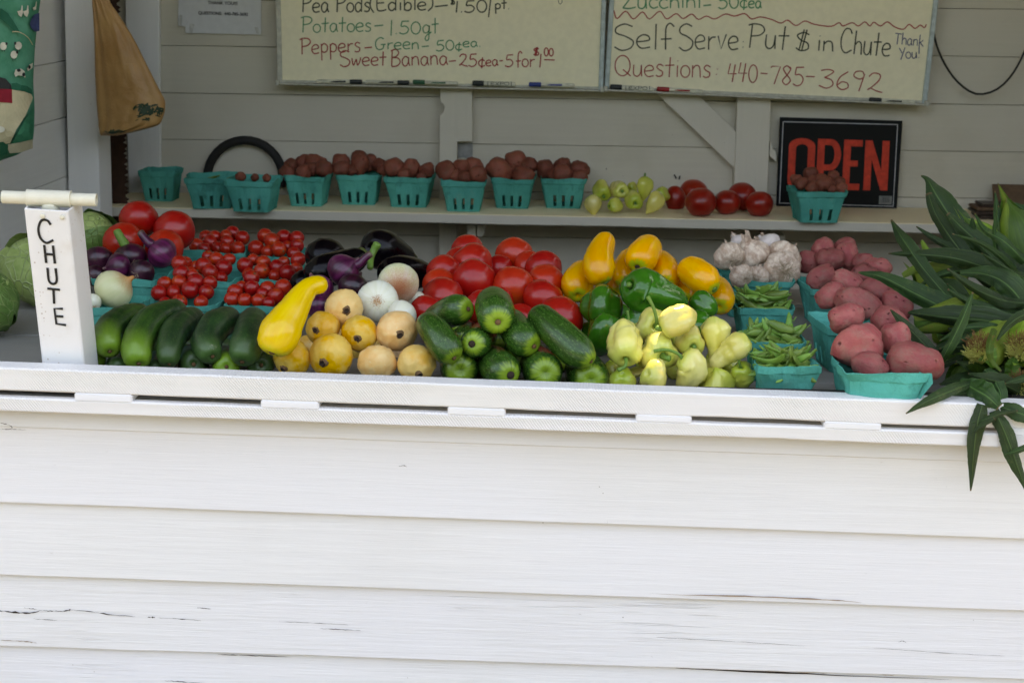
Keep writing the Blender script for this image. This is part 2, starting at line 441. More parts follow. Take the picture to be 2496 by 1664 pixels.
def potato(name, a, b, spot):
    g = G(name); v = g.coord(scale=(.055,) * 3); n = g.noise(v, 20, 4, .6)
    c = g.mix(g.ramp(n, .35, .65), a, b)
    c = g.mix(g.math('MULTIPLY', g.ramp(g.noise(v, 34, 6, .75), .44, .68), .6), c, spot)
    e = g.vor(v, 38)
    em = g.ramp(g.noise(v, 26, 2), .48, .58)
    c = g.mix(g.math('MULTIPLY', g.math('MULTIPLY', g.ramp(e, .17, .07), em), .8), c, (a[0] * .35, a[1] * .3, a[2] * .4))
    g.bump(g.math('MULTIPLY', g.math('MULTIPLY', g.ramp(e, .24, .04), em), -1), .0035); g.bump(g.noise(v, 45, 4, .7), .0018)
    c = g.mix(g.math('MULTIPLY', g.ramp(g.vor(v, 160), .12, .06), .35), c, (.55, .40, .25))
    c = g.hsv(c, .5, 1.0, g.ramp(g.rnd(), 0, 1, .8, 1.15))
    g.bump(g.noise(v, 130, 3), .0006); return g.fin(c, .6, .35)
M['red_potato'] = potato('red potato skin', (.36, .070, .070), (.46, .120, .105), (.33, .18, .13))
M['shelf_potato'] = potato('reddish brown potato skin', (.21, .050, .030), (.28, .070, .040), (.17, .08, .04))
def leaf(name, a, b, rib, tr=.15):
    g = G(name); uvc = g.n.new('ShaderNodeTexCoord'); mp = g.n.new('ShaderNodeMapping'); g.lk(uvc.outputs['UV'], mp.inputs[0]); mp.inputs['Scale'].default_value = (44, .7, 1)
    oi = g.rnd(); cb = g.n.new('ShaderNodeCombineXYZ'); g.lk(g.math('MULTIPLY', oi, 31.0), cb.inputs[2]); g.lk(cb.outputs[0], mp.inputs['Location'])
    s = g.noise(mp.outputs[0], 1.6, 4, .65)
    c = g.mix(g.ramp(s, .35, .68), a, b)
    u = g.uv(0); d = g.math('ABSOLUTE', g.math('SUBTRACT', u, .5))
    c = g.mix(g.ramp(d, .035, .015), c, rib)
    c = g.mix(g.math('MULTIPLY', g.ramp(d, .46, .5), .5), c, rib)
    br = g.math('MULTIPLY', g.ramp(g.noise(g.coord(), 30, 4, .7), .60, .70), .55)
    c = g.mix(br, c, (rib[0] * 1.2, rib[1] * .8, rib[2] * .8)); c = g.mix(g.ramp(g.uv(1), .965, 1.0), c, (.20, .12, .05))
    wet = g.noise(g.coord(), 14, 3); c = g.mix(g.math('MULTIPLY', g.ramp(wet, .5, .7), .5), c, (a[0] * .55, a[1] * .6, a[2] * .6))
    c = g.hsv(c, g.ramp(g.rnd(), 0, 1, .49, .51), 1.0, g.ramp(g.rnd(), 0, 1, .75, 1.25))
    g.bump(s, .0012)
    m = g.fin(c, .42, .45)
    tl = g.n.new('ShaderNodeBsdfTranslucent'); g.lk(c, tl.inputs[0]); mx = g.n.new('ShaderNodeMixShader'); mx.inputs[0].default_value = tr
    g.lk(g.b.outputs[0], mx.inputs[1]); g.lk(tl.outputs[0], mx.inputs[2]); g.lk(mx.outputs[0], g.out.inputs[0])
    return m
M['corn_leaf'] = leaf('corn leaf', (.012, .042, .008), (.036, .092, .017), (.09, .19, .05))
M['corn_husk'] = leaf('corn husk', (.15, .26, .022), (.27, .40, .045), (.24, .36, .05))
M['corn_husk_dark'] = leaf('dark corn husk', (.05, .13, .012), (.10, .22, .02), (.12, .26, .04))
M['silk'] = plain('pale corn silk', (.56, .56, .16), .5)
M['silk_brown'] = plain('dry corn silk', (.22, .11, .04), .8)
def cabbage(name, a, b, vein):
    g = G(name); v = g.coord(scale=(.25,) * 3); n = g.noise(v, 7, 4, .6)
    c = g.mix(g.ramp(n, .3, .7), a, b)
    w = g.vor(g.coord(scale=(.25, .25, .12)), 14, 'DISTANCE_TO_EDGE')
    vn = g.ramp(w, .06, .0)
    c = g.mix(g.math('MULTIPLY', vn, .55), c, vein)
    g.bump(vn, .0015); g.bump(n, .004); return g.fin(c, .5, .4)
M['cabbage'] = cabbage('cabbage leaf', (.22, .32, .08), (.36, .46, .16), (.46, .56, .28))
M['cabbage_dark'] = cabbage('outer cabbage leaf', (.07, .16, .03), (.14, .25, .06), (.30, .42, .14))
M['pvc'] = plain('cream plastic pipe', (.74, .71, .58), .35, var=.2)
def chute_m():
    g = G('white chute plastic'); v = g.coord(); n = g.noise(v, 3, 3)
    c = g.mix(g.ramp(n, .3, .7), (.74, .74, .76), (.80, .80, .80))
    sp = g.math('MULTIPLY', g.ramp(g.vor(v, 120), .17, .10), g.ramp(g.noise(v, 8, 2), .42, .6))
    c = g.mix(g.math('MULTIPLY', sp, .6), c, (.30, .16, .08))
    c = g.mix(g.math('MULTIPLY', g.ramp(g.noise(v, 20, 4), .55, .75), .16), c, (.45, .33, .2))
    return g.fin(c, .4, .4)
M['chute'] = chute_m()
M['ink_black'] = plain('black marker ink', (.012, .012, .012), .6)
M['ink_soft'] = plain('faded black marker ink', (.05, .055, .03), .6)
M['ink_green'] = plain('green marker ink', (.05, .27, .12), .6)
M['ink_red'] = plain('red marker ink', (.42, .045, .035), .6)
M['ink_blue'] = plain('blue marker ink', (.05, .065, .16), .6)
M['whiteboard'] = plain('whiteboard enamel', (.84, .77, .56), .3, .4, var=.2)
M['board_frame'] = plain('board frame', (.50, .49, .42), .45)
M['board_frame_blue'] = plain('bluish board frame', (.42, .50, .50), .4)
M['cap_black'] = plain('black plastic cap', (.015, .02, .02), .4)
M['cap_green'] = plain('green plastic cap', (.01, .10, .045), .4)
M['cap_blue'] = plain('blue plastic cap', (.02, .045, .22), .4)
M['cap_red'] = plain('red plastic cap', (.35, .02, .02), .4)
M['marker_body'] = plain('white marker barrel', (.62, .60, .48), .4)
M['sign_black'] = plain('black sign board', (.008, .009, .009), .45, .12, var=.2)
M['sign_red'] = plain('red sign letters', (.60, .055, .03), .6, .2)
M['sign_line'] = plain('thin white sign line', (.42, .44, .46), .5)
M['paper'] = plain('white paper', (.60, .61, .62), .8, var=.2)
M['paper_ink'] = plain('printed ink', (.05, .05, .055), .8)
M['rust'] = plain('rusty saw steel', (.055, .024, .014), .8, .3)
M['rubber'] = plain('black rubber', (.012, .011, .010), .7, var=.2)
M['cable'] = plain('dark cable', (.02, .018, .012), .5)
M['leather'] = plain('dark brown leather', (.035, .018, .012), .4)
M['kraft'] = plain('brown card', (.14, .08, .045), .8)
M['tape'] = plain('clear tape', (.55, .55, .53), .25)
M['white_post'] = paint('white corner post', (.82, .80, .76), wear=.3, axis=2, stain=.2, rough=.7)  # lighter than the other posts: light from the left put into the colour
# ------------------------------------------------------------------ the setting and the stand
def line(py0, py1, Y):
    a, b = at(0, py0, Y), at(2496, py1, Y)
    k = (b.z - a.z) / (b.x - a.x)
    return lambda x: a.z + k * (x - a.x)
def xat(px, py, Y): return at(px, py, Y).x

# ground: one sheet out to the horizon
g = G('ground grass and gravel'); v = g.coord(rnd=False); n = g.noise(v, .5, 5, .6); n2 = g.noise(v, 30, 4, .7)
grass = g.mix(g.ramp(n2, .3, .7), (.05, .080, .022), (.10, .13, .045)); grav = g.mix(g.ramp(n2, .3, .7), (.13, .115, .09), (.20, .18, .15))
gd = g.obj(1)
g.bump(n2, .02); g.fin(g.mix(g.ramp(g.math('ADD', gd, g.math('MULTIPLY', n, 1.2)), -5.0, -4.2), grass, grav), .95, .2)
mb = MB(); mb.add([(-250, -250, 0), (250, -250, 0), (250, 250, 0), (-250, 250, 0)], [[0, 1, 2, 3]])
tag(mb.build('ground', g.m), kind='structure')

# front siding: each board a piece of the front wall, bottom edge proud of the next one down
XL, XR = -1.32, 1.40
front = empty('front_wall', (0, 1.97, 0), 'white clapboard front wall below the produce counter, weathered towards the bottom', 'wall')
edges = [(1002, 1093), (1045, 1134), (1228, 1316), (1404, 1491), (1577, 1658)]
def board_strip(top, bot, y_top, y_bot, thick, rag, seed, n=170):
    v, f = [], []
    for i in range(n + 1):
        x = XL + (XR - XL) * i / n
        w = rag * (mn.noise(Vector((x * 2.1, seed, 0))) * 1.3 + .5 * mn.noise(Vector((x * 7, seed, 5))) + .25 * mn.noise(Vector((x * 31, seed, 9))))
        if rag > .0015: w += rag * .9 * (1 if mn.noise(Vector((x * 1.7, seed, 20))) > .28 else 0)
        zt, zb = top(x), bot(x) + w
        wy = .0012 * mn.noise(Vector((x * 1.5, seed, 3)))
        dz = zt - zb
        ring = [(x, y_top + wy, zt), (x, y_top + (y_bot - y_top) * .5 + wy * .6, zb + dz * .5), (x, y_bot + (y_top - y_bot) * .02 + wy, zb + .0025),
                (x, y_bot + .0012 + wy, zb + .0006), (x, y_bot + .003, zb), (x, y_bot + thick, zb + .0004), (x, y_top + thick, zt)]
        v += ring
    k = 7
    for i in range(n):
        for j in range(k - 1): f.append([i * k + j, i * k + j + 1, (i + 1) * k + j + 1, (i + 1) * k + j])
        f.append([i * k + k - 1, i * k, (i + 1) * k, (i + 1) * k + k - 1])
    f.append(list(range(k))); f.append([n * k + k - 1 - j for j in range(k)])
    return v, f
FY = 1.985
lines = [line(a, b, FY - .006) for a, b in edges]
step = lambda i: (lambda x: lines[4](x) - .100 * i)
lines += [step(1), step(2), step(3), step(4), step(5)]
for i in range(0, 9):
    bot = lines[i + 1]; topl = lines[i]
    top = (lambda tl: (lambda x: tl(x) + (.030 if i else .02)))(topl)
    rag = [.0003, .0006, .0008, .0016, .003, .003, .002, .002, .002][i]
    if i == 0:
        vv, ff = board_strip(top, bot, FY + .010, FY + .001, .012, rag, i * 3.3)
    else:
        vv, ff = board_strip(top, bot, FY + .0070, FY - .0035, .012, rag, i * 3.3)
    me = mesh_from('board', rel(vv, Vector((0, 1.97, 0))), ff, None, False)
    ob = link('board', me, M['white_front'] if i < 3 else M['white_worn'], front)
    if i == 4: ob['label'] = 'cracked and peeling clapboard'
mb = MB(); mb.box((XL, FY + .0235, .0), (XR, FY + .035, .93)); mb.build('sheathing', M['sheathing'], front, (0, 1.97, 0))

# open cracks and lifted paint edges on the lower boards, following the photograph
def on_board(px, py, i):
    p = at(px, py, FY)
    for _ in range(3):
        zb, zt = lines[i + 1](p.x), lines[i](p.x) + .03
        y = FY - .0035 + (.0105) * max(0, min(1, (p.z - zb) / (zt - zb)))
        p = at(px, py, y - .0021)
    return p
M['crack'] = plain('dark crack', (.035, .022, .018), .9)
M['bare_wood'] = plain('bare brown wood', (.36, .27, .20), .9)
def sliver(pts, wmax, i, mat, name, seed=1):
    v, f = [], []; N = len(pts) * 7
    for k in range(N + 1):
        t = k / N; e = cr([(a, b, 0) for a, b in pts], t); w = wmax * (math.sin(math.pi * t) ** .5) * max(.12, .55 + 1.1 * mn.noise(Vector((t * 9, seed, 0)))) + .15
        dy = 1.2 * mn.noise(Vector((t * 14, seed, 4)))
        v += [on_board(e[0], e[1] + dy - w * .5, i), on_board(e[0], e[1] + dy + w * .5, i)]
    for k in range(N): f.append([2 * k, 2 * k + 1, 2 * k + 3, 2 * k + 2])
    link(name, mesh_from(name, rel(v, Vector((0, 1.97, 0))), f, None, False), M[mat], front)
for k, (pts, w, i, m_) in enumerate([
    ([(-10, 1486), (30, 1491), (70, 1493), (96, 1489)], 5, 3, 'crack'), ([(92, 1487), (125, 1488), (160, 1489)], 2, 3, 'crack'), ([(150, 1489), (168, 1486), (172, 1484)], 5, 3, 'crack'),
    ([(168, 1485), (225, 1490), (262, 1496), (330, 1502)], 2.4, 3, 'crack'), ([(58, 1480), (90, 1484)], 1.6, 3, 'crack'), ([(360, 1503), (378, 1504)], 5, 3, 'crack'), ([(385, 1505), (430, 1507), (490, 1511)], 1.8, 3, 'crack'),
    ([(80, 1507), (140, 1511)], 1.4, 3, 'crack'), ([(480, 1480), (515, 1483)], 1.6, 3, 'crack'), ([(780, 1531), (830, 1533), (880, 1536)], 1.8, 3, 'crack'), ([(680, 1514), (760, 1517), (850, 1522)], 1.0, 3, 'crack'),
    ([(530, 1594), (600, 1596), (710, 1600)], 2.6, 4, 'crack'), ([(1600, 1452), (1750, 1457), (1900, 1463), (2080, 1469), (2210, 1474)], 3.4, 3, 'crack'),
    ([(1600, 1447), (1800, 1452), (2000, 1460), (2100, 1467)], 4, 2, 'bare_wood'),
    ([(1480, 1619), (1600, 1622), (1700, 1629), (1900, 1638), (2100, 1647), (2320, 1655)], 4.0, 4, 'crack'),
    ([(1600, 1617), (1680, 1621), (1740, 1627)], 7, 4, 'bare_wood'), ([(1745, 1627), (1880, 1633), (2020, 1640)], 6, 4, 'bare_wood'), ([(2040, 1639), (2120, 1641), (2180, 1645)], 4, 4, 'bare_wood'),
    ([(0, 1559), (60, 1562), (90, 1566)], 3, 3, 'bare_wood'), ([(1690, 1602), (1740, 1604), (1800, 1606)], 1.2, 4, 'crack'), ([(1600, 1553), (1750, 1560), (1960, 1573)], 1.0, 3, 'crack'), ([(2130, 1578), (2300, 1590), (2450, 1598)], 1.0, 3, 'crack'),
    ([(2190, 1564), (2200, 1561), (2210, 1565)], 1.8, 3, 'crack'), ([(972, 1136), (985, 1134), (992, 1138)], 1.4, 1, 'crack'), ([(400, 1658), (440, 1660), (500, 1664)], 2.0, 4, 'crack'), ([(1480, 1267), (1481, 1275)], 1.5, 1, 'crack'), ([(0, 1030), (18, 1034), (30, 1042), (12, 1048)], 1.8, 0, 'crack'), ([(0, 1045), (26, 1046), (64, 1047)], 1.6, 0, 'crack')]):
    sliver(pts, w, i, m_, 'crack' if m_ == 'crack' else 'bare_patch', k * 3.1)

# the counter: two rails with a slot between them, spacer blocks, and a deck of boards
counter = empty('produce_counter', (0, 2.0, .9), 'long white produce counter with a slotted front rail and grey painted deck boards', 'counter')
CO = Vector((0, 2.0, .9))
def rail(name, t, b, y0, y1, mat, sag=0.0):
    v, f = [], []; n = 150
    for i in range(n + 1):
        x = XL + (XR - XL) * i / n
        w = .0007 * mn.noise(Vector((x * 3, y0 * 9, 1))) + .0005 * mn.noise(Vector((x * 17, y0 * 9, 2)))
        w2 = .0009 * mn.noise(Vector((x * 5, 4, 1))) + .0006 * mn.noise(Vector((x * 23, y0, 7)))
        zt, zb = t(x) + w, b(x) + w2; e = .0022
        v += [(x, y0 + e, zt), (x, y0, zt - e), (x, y0 + w, (zt + zb) / 2), (x, y0, zb + e), (x, y0 + e, zb), (x, y1 - e, zb), (x, y1, zb + e), (x, y1, zt - e), (x, y1 - e, zt)]
    k = 9
    for i in range(n):
        for j in range(k): f.append([i * k + j, i * k + (j + 1) % k, (i + 1) * k + (j + 1) % k, (i + 1) * k + j])
    f.append(list(range(k))); f.append([n * k + k - 1 - j for j in range(k)])
    return link(name, mesh_from(name, rel(v, CO), f, None, False), mat, counter)
rt_, rb_ = line(896, 988, RAIL_Y), line(951, 1046, RAIL_Y)
lt_, lb_ = line(968, 1060, RAIL_Y - .002), line(1002, 1093, RAIL_Y - .002)
rail('top_rail', rt_, rb_, RAIL_Y, RAIL_Y + .036, M['white_rail'])
rail('lower_rail', lt_, lb_, RAIL_Y - .002, RAIL_Y + .014, M['white_rail'])
slots = [(-140, 182), (322, 636), (777, 1091), (1232, 1550), (1686, 2008), (2148, 2450)]
for i in range(len(slots) - 1 + 1):
    x0 = slots[i][1]; x1 = slots[i + 1][0] if i + 1 < len(slots) else 2600
    yy = 960 + .038 * x0
    a, b = at(x0, yy, RAIL_Y).x, at(x1, yy, RAIL_Y).x
    mb = MB(); mb.hexa([(a, RAIL_Y - .0028, lt_(a) - .0015), (b, RAIL_Y - .0028, lt_(b) - .0015), (b, RAIL_Y + .033, lt_(b) - .0015), (a, RAIL_Y + .033, lt_(a) - .0015)],
                       [(a, RAIL_Y - .0012, rb_(a) + .0008), (b, RAIL_Y - .0012, rb_(b) + .0008), (b, RAIL_Y + .033, rb_(b) + .0008), (a, RAIL_Y + .033, rb_(a) + .0008)])
    mb.build('spacer_block', M['white_front'], counter, CO, .0018, seg=2)
# added dark board blocking light from above so the slots stay dark
mb = MB(); mb.hexa([(XL, 2.006, COUNTER_Z + .001), (XR, 2.006, COUNTER_Z + .001), (XR, 2.014, COUNTER_Z + .001), (XL, 2.014, COUNTER_Z + .001)], [(XL, 2.006, rt_(XL) - .013), (XR, 2.006, rt_(XR) - .013), (XR, 2.014, rt_(XR) - .013), (XL, 2.014, rt_(XL) - .013)]); mb.build('back_board', M['dark_wood'], counter, CO)
ys = [1.992, 2.175, 2.36, 2.545, 2.73, 2.89]
for i in range(5):
    mb = MB(); mb.box((XL + .02, ys[i], COUNTER_Z - .022 + .0007 * (i % 2)), (XR + .1, ys[i + 1] - .004, COUNTER_Z - .0007 * (i % 2)))
    mb.build('deck_board', M['white_counter'], counter, CO, .0015)
for x in (-1.1, -.4, .3, 1.0):
    mb = MB(); mb.box((x - .03, 2.80, .0), (x + .03, 2.86, COUNTER_Z - .023)); mb.build('leg', M['dark_wood'], counter, CO, .003)

# back wall
back = empty('back_wall', (0, WALL_Y, 0), 'back wall of white painted horizontal boards with studs and a diagonal brace', 'wall')
BO = Vector((0, WALL_Y, 0))
BXL, BXR = -1.42, 1.62
lw = [(-125, -87), (-8, 24), (106, 140), (221, 257), (334, 371), (448, 485), (558, 597), (676, 712), (790, 826), (905, 940), (1020, 1056), (1135, 1170), (1250, 1290)]
lw = [line(a, b, WALL_Y) for a, b in lw]
_l0 = lw[0]; lw = [(lambda x, q=q: _l0(x) + .135 * q) for q in (6, 5, 4, 3, 2, 1)] + lw
for i in range(len(lw) - 1):
    v, f = [], []; n = 60
    for k in range(n + 1):
        x = BXL + (BXR - BXL) * k / n
        w = .0012 * mn.noise(Vector((x * 2.3, i * 1.1, 0))); w2 = .0012 * mn.noise(Vector((x * 2.3, (i + 1) * 1.1, 0)))
        gap = .0011 * max(-.7, mn.noise(Vector((x * 3.1, i * 7.7, 3))) + .1)
        t, b = lw[i](x) - .0006 + w - max(0, gap), lw[i + 1](x) + w2 + .0006
        pr = .0016 * mn.noise(Vector((x, i * 5.5, 1))) + .0012 * (i % 3 - 1)
        v += [(x, WALL_Y + pr + .001, t), (x, WALL_Y + pr, t - .001), (x, WALL_Y + pr, b + .001), (x, WALL_Y + pr + .001, b), (x, WALL_Y + .02, b), (x, WALL_Y + .02, t)]
    for k in range(n):
        for j in range(6): f.append([k * 6 + j, k * 6 + (j + 1) % 6, (k + 1) * 6 + (j + 1) % 6, (k + 1) * 6 + j])
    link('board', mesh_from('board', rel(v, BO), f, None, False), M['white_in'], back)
mb = MB(); mb.box((BXL, WALL_Y + .0225, 0), (BXR, WALL_Y + .04, 2.6)); mb.build('sheathing', M['sheathing'], back, BO)  # added sheet, stops light leaking through the board gaps
def quad_prism(px, Y0, Y1):
    """prism whose front face has the given outline (pixels of the photo at depth Y0)"""
    fr = [at(x, y, Y0) for x, y in px]; n = len(px)
    bk = [Vector((p.x, Y1, p.z)) for p in fr]
    m = MB(); m.add(fr + bk, [list(range(n))[::-1], [n + i for i in range(n)]] + [[i, (i + 1) % n, n + (i + 1) % n, n + i] for i in range(n)])
    return m
SY = WALL_Y - .038
# studs and brace (front faces proud of the boards)
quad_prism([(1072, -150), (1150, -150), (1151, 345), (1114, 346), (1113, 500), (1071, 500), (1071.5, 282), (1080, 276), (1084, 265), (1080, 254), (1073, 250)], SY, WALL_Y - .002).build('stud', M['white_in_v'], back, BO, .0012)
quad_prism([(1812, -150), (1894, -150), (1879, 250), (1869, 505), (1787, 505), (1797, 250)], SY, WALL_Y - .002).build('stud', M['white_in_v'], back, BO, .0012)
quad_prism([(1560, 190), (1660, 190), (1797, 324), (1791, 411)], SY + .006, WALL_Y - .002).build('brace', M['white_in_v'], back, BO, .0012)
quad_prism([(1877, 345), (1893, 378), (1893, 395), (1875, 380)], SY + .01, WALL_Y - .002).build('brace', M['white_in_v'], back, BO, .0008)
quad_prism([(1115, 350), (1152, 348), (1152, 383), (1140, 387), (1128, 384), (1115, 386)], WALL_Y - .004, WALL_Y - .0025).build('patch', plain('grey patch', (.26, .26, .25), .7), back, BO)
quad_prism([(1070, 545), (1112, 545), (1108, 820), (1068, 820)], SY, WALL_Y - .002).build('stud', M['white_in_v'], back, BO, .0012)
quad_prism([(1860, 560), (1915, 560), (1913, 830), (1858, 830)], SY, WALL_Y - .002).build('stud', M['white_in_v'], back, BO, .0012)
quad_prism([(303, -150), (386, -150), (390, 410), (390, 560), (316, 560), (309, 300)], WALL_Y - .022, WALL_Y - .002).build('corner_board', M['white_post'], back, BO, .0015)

for px_ in ([(1642, 426), (1645, 425), (1650, 434), (1647, 437)], [(1655, 430), (1659, 428), (1657, 438), (1654, 438)], [(1477, 411), (1479, 411), (1479, 414), (1477, 414)]):
    quad_prism(px_, WALL_Y - .0045, WALL_Y - .002).build('nail_mark', plain('dark nail mark', (.05, .045, .04), .8), back, BO)
# shelf on the back wall
shelf = empty('wall_shelf', (0, 3.9, SHELF_Z), 'long cream topped shelf along the back wall holding teal baskets', 'shelf')
SO = Vector((0, 3.9, SHELF_Z))
SFY = 3.745
sz = line(498, 550, SFY)     # front top edge
s0, s1 = at(300, 504, SFY).x - .06, BXR - .02
v, f = [], []; n = 80; k = 8
for i in range(n + 1):
    x = s0 + (s1 - s0) * i / n
    w = .0009 * mn.noise(Vector((x * 4, 0, 0))) + .0006 * mn.noise(Vector((x * 19, 0, 0)))
    zt = sz(x); zb = zt - .0262 + w * 1.3; yf = SFY + w
    v += [(x, yf + .002, zt), (x, yf, zt - .002), (x, yf, zb + .002), (x, yf + .002, zb), (x, WALL_Y - .004, zb), (x, WALL_Y - .004, zt), (x, SFY + .2, zt + .0003), (x, SFY + .1, zt)]
for i in range(n):
    for j in range(k): f.append([i * k + j, i * k + (j + 1) % k, (i + 1) * k + (j + 1) % k, (i + 1) * k + j])
f.append(list(range(k))); f.append([n * k + k - 1 - j for j in range(k)])
me = mesh_from('shelf_board', rel(v, SO), f, None, False); me.materials.append(M['shelf_paint']); me.materials.append(M['white_in'])
for pl_ in me.polygons:
    if pl_.normal.z < .5: pl_.material_index = 1  # upward faces keep the brighter cream, all others take the board colour
link('shelf_board', me, None, shelf)
for pts in ([(1139, 549), (1160, 549), (1160, 582), (1155, 588), (1139, 590)], [(1162, 549), (1180, 549), (1180, 570), (1174, 578), (1162, 574)]):
    quad_prism(pts, 3.86, WALL_Y - .04).build('bracket', M['white_in_v'], shelf, SO, .001)
quad_prism([(1892, 575), (1914, 575), (1914, 590), (1892, 590)], 3.86, WALL_Y - .04).build('bracket', M['white_in_v'], shelf, SO, .001)
def shelf_z(x): return sz(x)

# side walls, roof
left = empty('left_wall', (-1.3, 3, 0), 'left side wall of white boards beside the hanging farm print sleeve', 'wall')
LO = Vector((-1.3, 3, 0))
LX0 = at(157, 300, 3.62).x
def lwx(Y): return LX0 - .03 * (3.62 - Y)
hs = [2.45, 2.31, 2.17, 2.03, 1.89]
for a in [(150.0), (286.0), (428.0), (575.0), (720.), (865.), (1010.), (1150.), (1300.)]: hs.append(at(156, a, 3.62).z)
for i in range(len(hs) - 1):
    t, b = hs[i] - .0015, hs[i + 1] + .0004
    mb = MB(); tl = -.018
    def P(Y, z, o): return (lwx(Y) - o, Y, z + tl * (3.62 - Y))
    mb.hexa([P(1.95, b, 0), P(3.70, b, 0), P(3.70, b, .018), P(1.95, b, .018)], [P(1.95, t, 0), P(3.70, t, 0), P(3.70, t, .018), P(1.95, t, .018)])
    # order so that normals face out
    mb.build('board', M['white_left'], left, LO, .0012)
mb = MB(); mb.box((LX0 - .12, 1.97, 0), (LX0 - .085, 4.07, 2.6)); mb.build('sheathing', M['sheathing'], left, LO)
quad_prism([(154, -150), (224, -150), (234, 150), (245, 520), (247, 760), (172, 760), (166, 430), (160, 150)], 3.60, 3.70).build('stud', M['white_post'], left, LO, .002)
quad_prism([(228, -100), (262, -100), (275, 540), (249, 540)], 3.84, 3.88).build('stud', M['white_in_v'], left, LO, .002)
quad_prism([(246, 120), (320, 120), (326, 900), (252, 900)], WALL_Y - .012, WALL_Y - .003).build('lining_board', M['white_in'], left, LO, .002)
right = empty('right_wall', (1.62, 3, 0), 'right side wall of the produce stand', 'wall')
for i in range(17):
    mb = MB(); mb.box((1.60, 1.99, .02 + i * .14), (1.618, 4.06, .158 + i * .14)); mb.build('board', M['white_left'], right, (1.62, 3, 0), .0012)
# header board above the opening; the roof, built later, has a gap added for sun
head = empty('header_beam', (0, 1.97, 2.5), 'header board above the counter opening', 'beam')
mb = MB(); mb.box((-1.6, 1.955, 2.42), (1.62, 1.99, 2.598)); mb.build('header_board', M['white_front'], head, (0, 1.97, 2.5), .003)
# an unseen wood added in front of the stand to cut low sky light
rnd = random.Random(3); v, f = [], []
for k in range(9000):
    a = rnd.uniform(-1.35, 1.35); d = rnd.uniform(17, 24)
    x, y = math.sin(a) * d * 1.5, -math.cos(a) * d
    top = 6.6 + 1.6 * mn.noise(Vector((x * .16, y * .1, 0))) + .8 * mn.noise(Vector((x * .5, 3, 0)))
    z = top * rnd.random() ** .7; q = Vector((x, y, z)); s1 = rnd.uniform(.25, .6)
    e1 = Vector((rnd.gauss(0, 1), rnd.gauss(0, 1), rnd.gauss(0, 1))).normalized(); e2 = e1.orthogonal().normalized(); n = len(v)
    v += [q - e1 * s1, q + e2 * s1 * .6, q + e1 * s1, q - e2 * s1 * .6]; f.append([n, n + 1, n + 2, n + 3])
wd = link('wood', mesh_from('wood', v, f, None, False), plain('wood foliage', (.045, .085, .025), .8), None)
tag(wd, kind='stuff')
# ------------------------------------------------------------------ moulded pulp baskets
def pulp_mesh(name, wt, wb, dt, db, h, slots=3, seed=0.0, n=13, warp=.0015):
    """open tapered box: fluted walls with slots cut near the bottom, a lip band round the rim"""
    per = []                                            # perimeter samples: (unit x, unit y, along, side, flute)
    rc = .16
    for side in range(4):
        for j in range(n):
            t = j / n
            u = -1 + 2 * t
            if side == 0: x, y = u, -1
            elif side == 1: x, y = 1, u
            elif side == 2: x, y = -u, 1
            else: x, y = -1, -u
            k = max(abs(x), abs(y)); m = min(abs(x), abs(y))
            if m > 1 - rc:                              # rounded corner
                ex = 1 - .35 * (m - (1 - rc)) ** 2 / rc
                x *= ex; y *= ex
            per.append((x, y, t, side))
    lev = [1.0, .985, .93, .84, .80, .62, .44, .22, .07, .0]
    NP = len(per); V = []; Fc = []
    for li, v in enumerate(lev):
        for i, (x, y, t, side) in enumerate(per):
            w = wb + (wt - wb) * v; d = db + (dt - db) * v
            fl = math.cos(t * math.pi * 2 * 3.5 + math.pi * .5) if .06 < t < .96 else 0
            off = 1.0
            if v > .82: off += .035                    # lip band
            elif v > .05: off += .018 * fl * (1 - v * .3)
            nx = mn.noise(Vector((x * 1.3 + seed, y * 1.3, v * 2))) * warp * 1.7 * (0.3 + v)
            zz = h * v
            if v > .98: zz += .0016 * mn.noise(Vector((x * 9 + seed, y * 9, 1))) + .0012 * mn.noise(Vector((x * 25 + seed, y * 25, 1)))
            if v > .9: zz += .006 * mn.noise(Vector((x * 1.1 + seed, y * 1.1, 7)))
            V.append(Vector((x * w / 2 * off + nx * (1 if abs(x) > .9 else .2) * 2, y * d / 2 * off + nx * (1 if abs(y) > .9 else .2) * 2, zz)))
    slotcols = {3: [3, 6, 9], 2: [4, 8], 0: []}[slots]
    for li in range(len(lev) - 1):
        for i in range(NP):
            side = i // n; j = i % n
            if lev[li] <= .45 and lev[li + 1] >= .06 and j in slotcols: continue
            i2 = (i + 1) % NP
            Fc.append([li * NP + i, (li + 1) * NP + i, (li + 1) * NP + i2, li * NP + i2])
    Fc.append([(len(lev) - 1) * NP + i for i in range(NP)])
    bm = bmesh.new()
    bv = [bm.verts.new(p) for p in V]
    for f in Fc: bm.faces.new([bv[i] for i in f])
    bmesh.ops.recalc_face_normals(bm, faces=bm.faces[:])
    bmesh.ops.solidify(bm, geom=bm.faces[:], thickness=.0016)
    me = bpy.data.meshes.new(name); bm.to_mesh(me); bm.free()
    for p in me.polygons: p.use_smooth = False
    me.materials.append(M['pulp'])
    return me
PINT = [pulp_mesh('basket', .108, .082, .108, .082, .066, 3, s * 9.1) for s in range(3)]
QUART = [pulp_mesh('basket', .138, .104, .138, .104, .074, 3, 50 + s * 9.1) for s in range(4)]
QUART_PLAIN = pulp_mesh('basket', .142, .112, .142, .112, .076, 0, 90, warp=.006)
PINT_PLAIN = pulp_mesh('basket', .108, .086, .106, .084, .066, 0, 120, warp=.004)
baskets = []
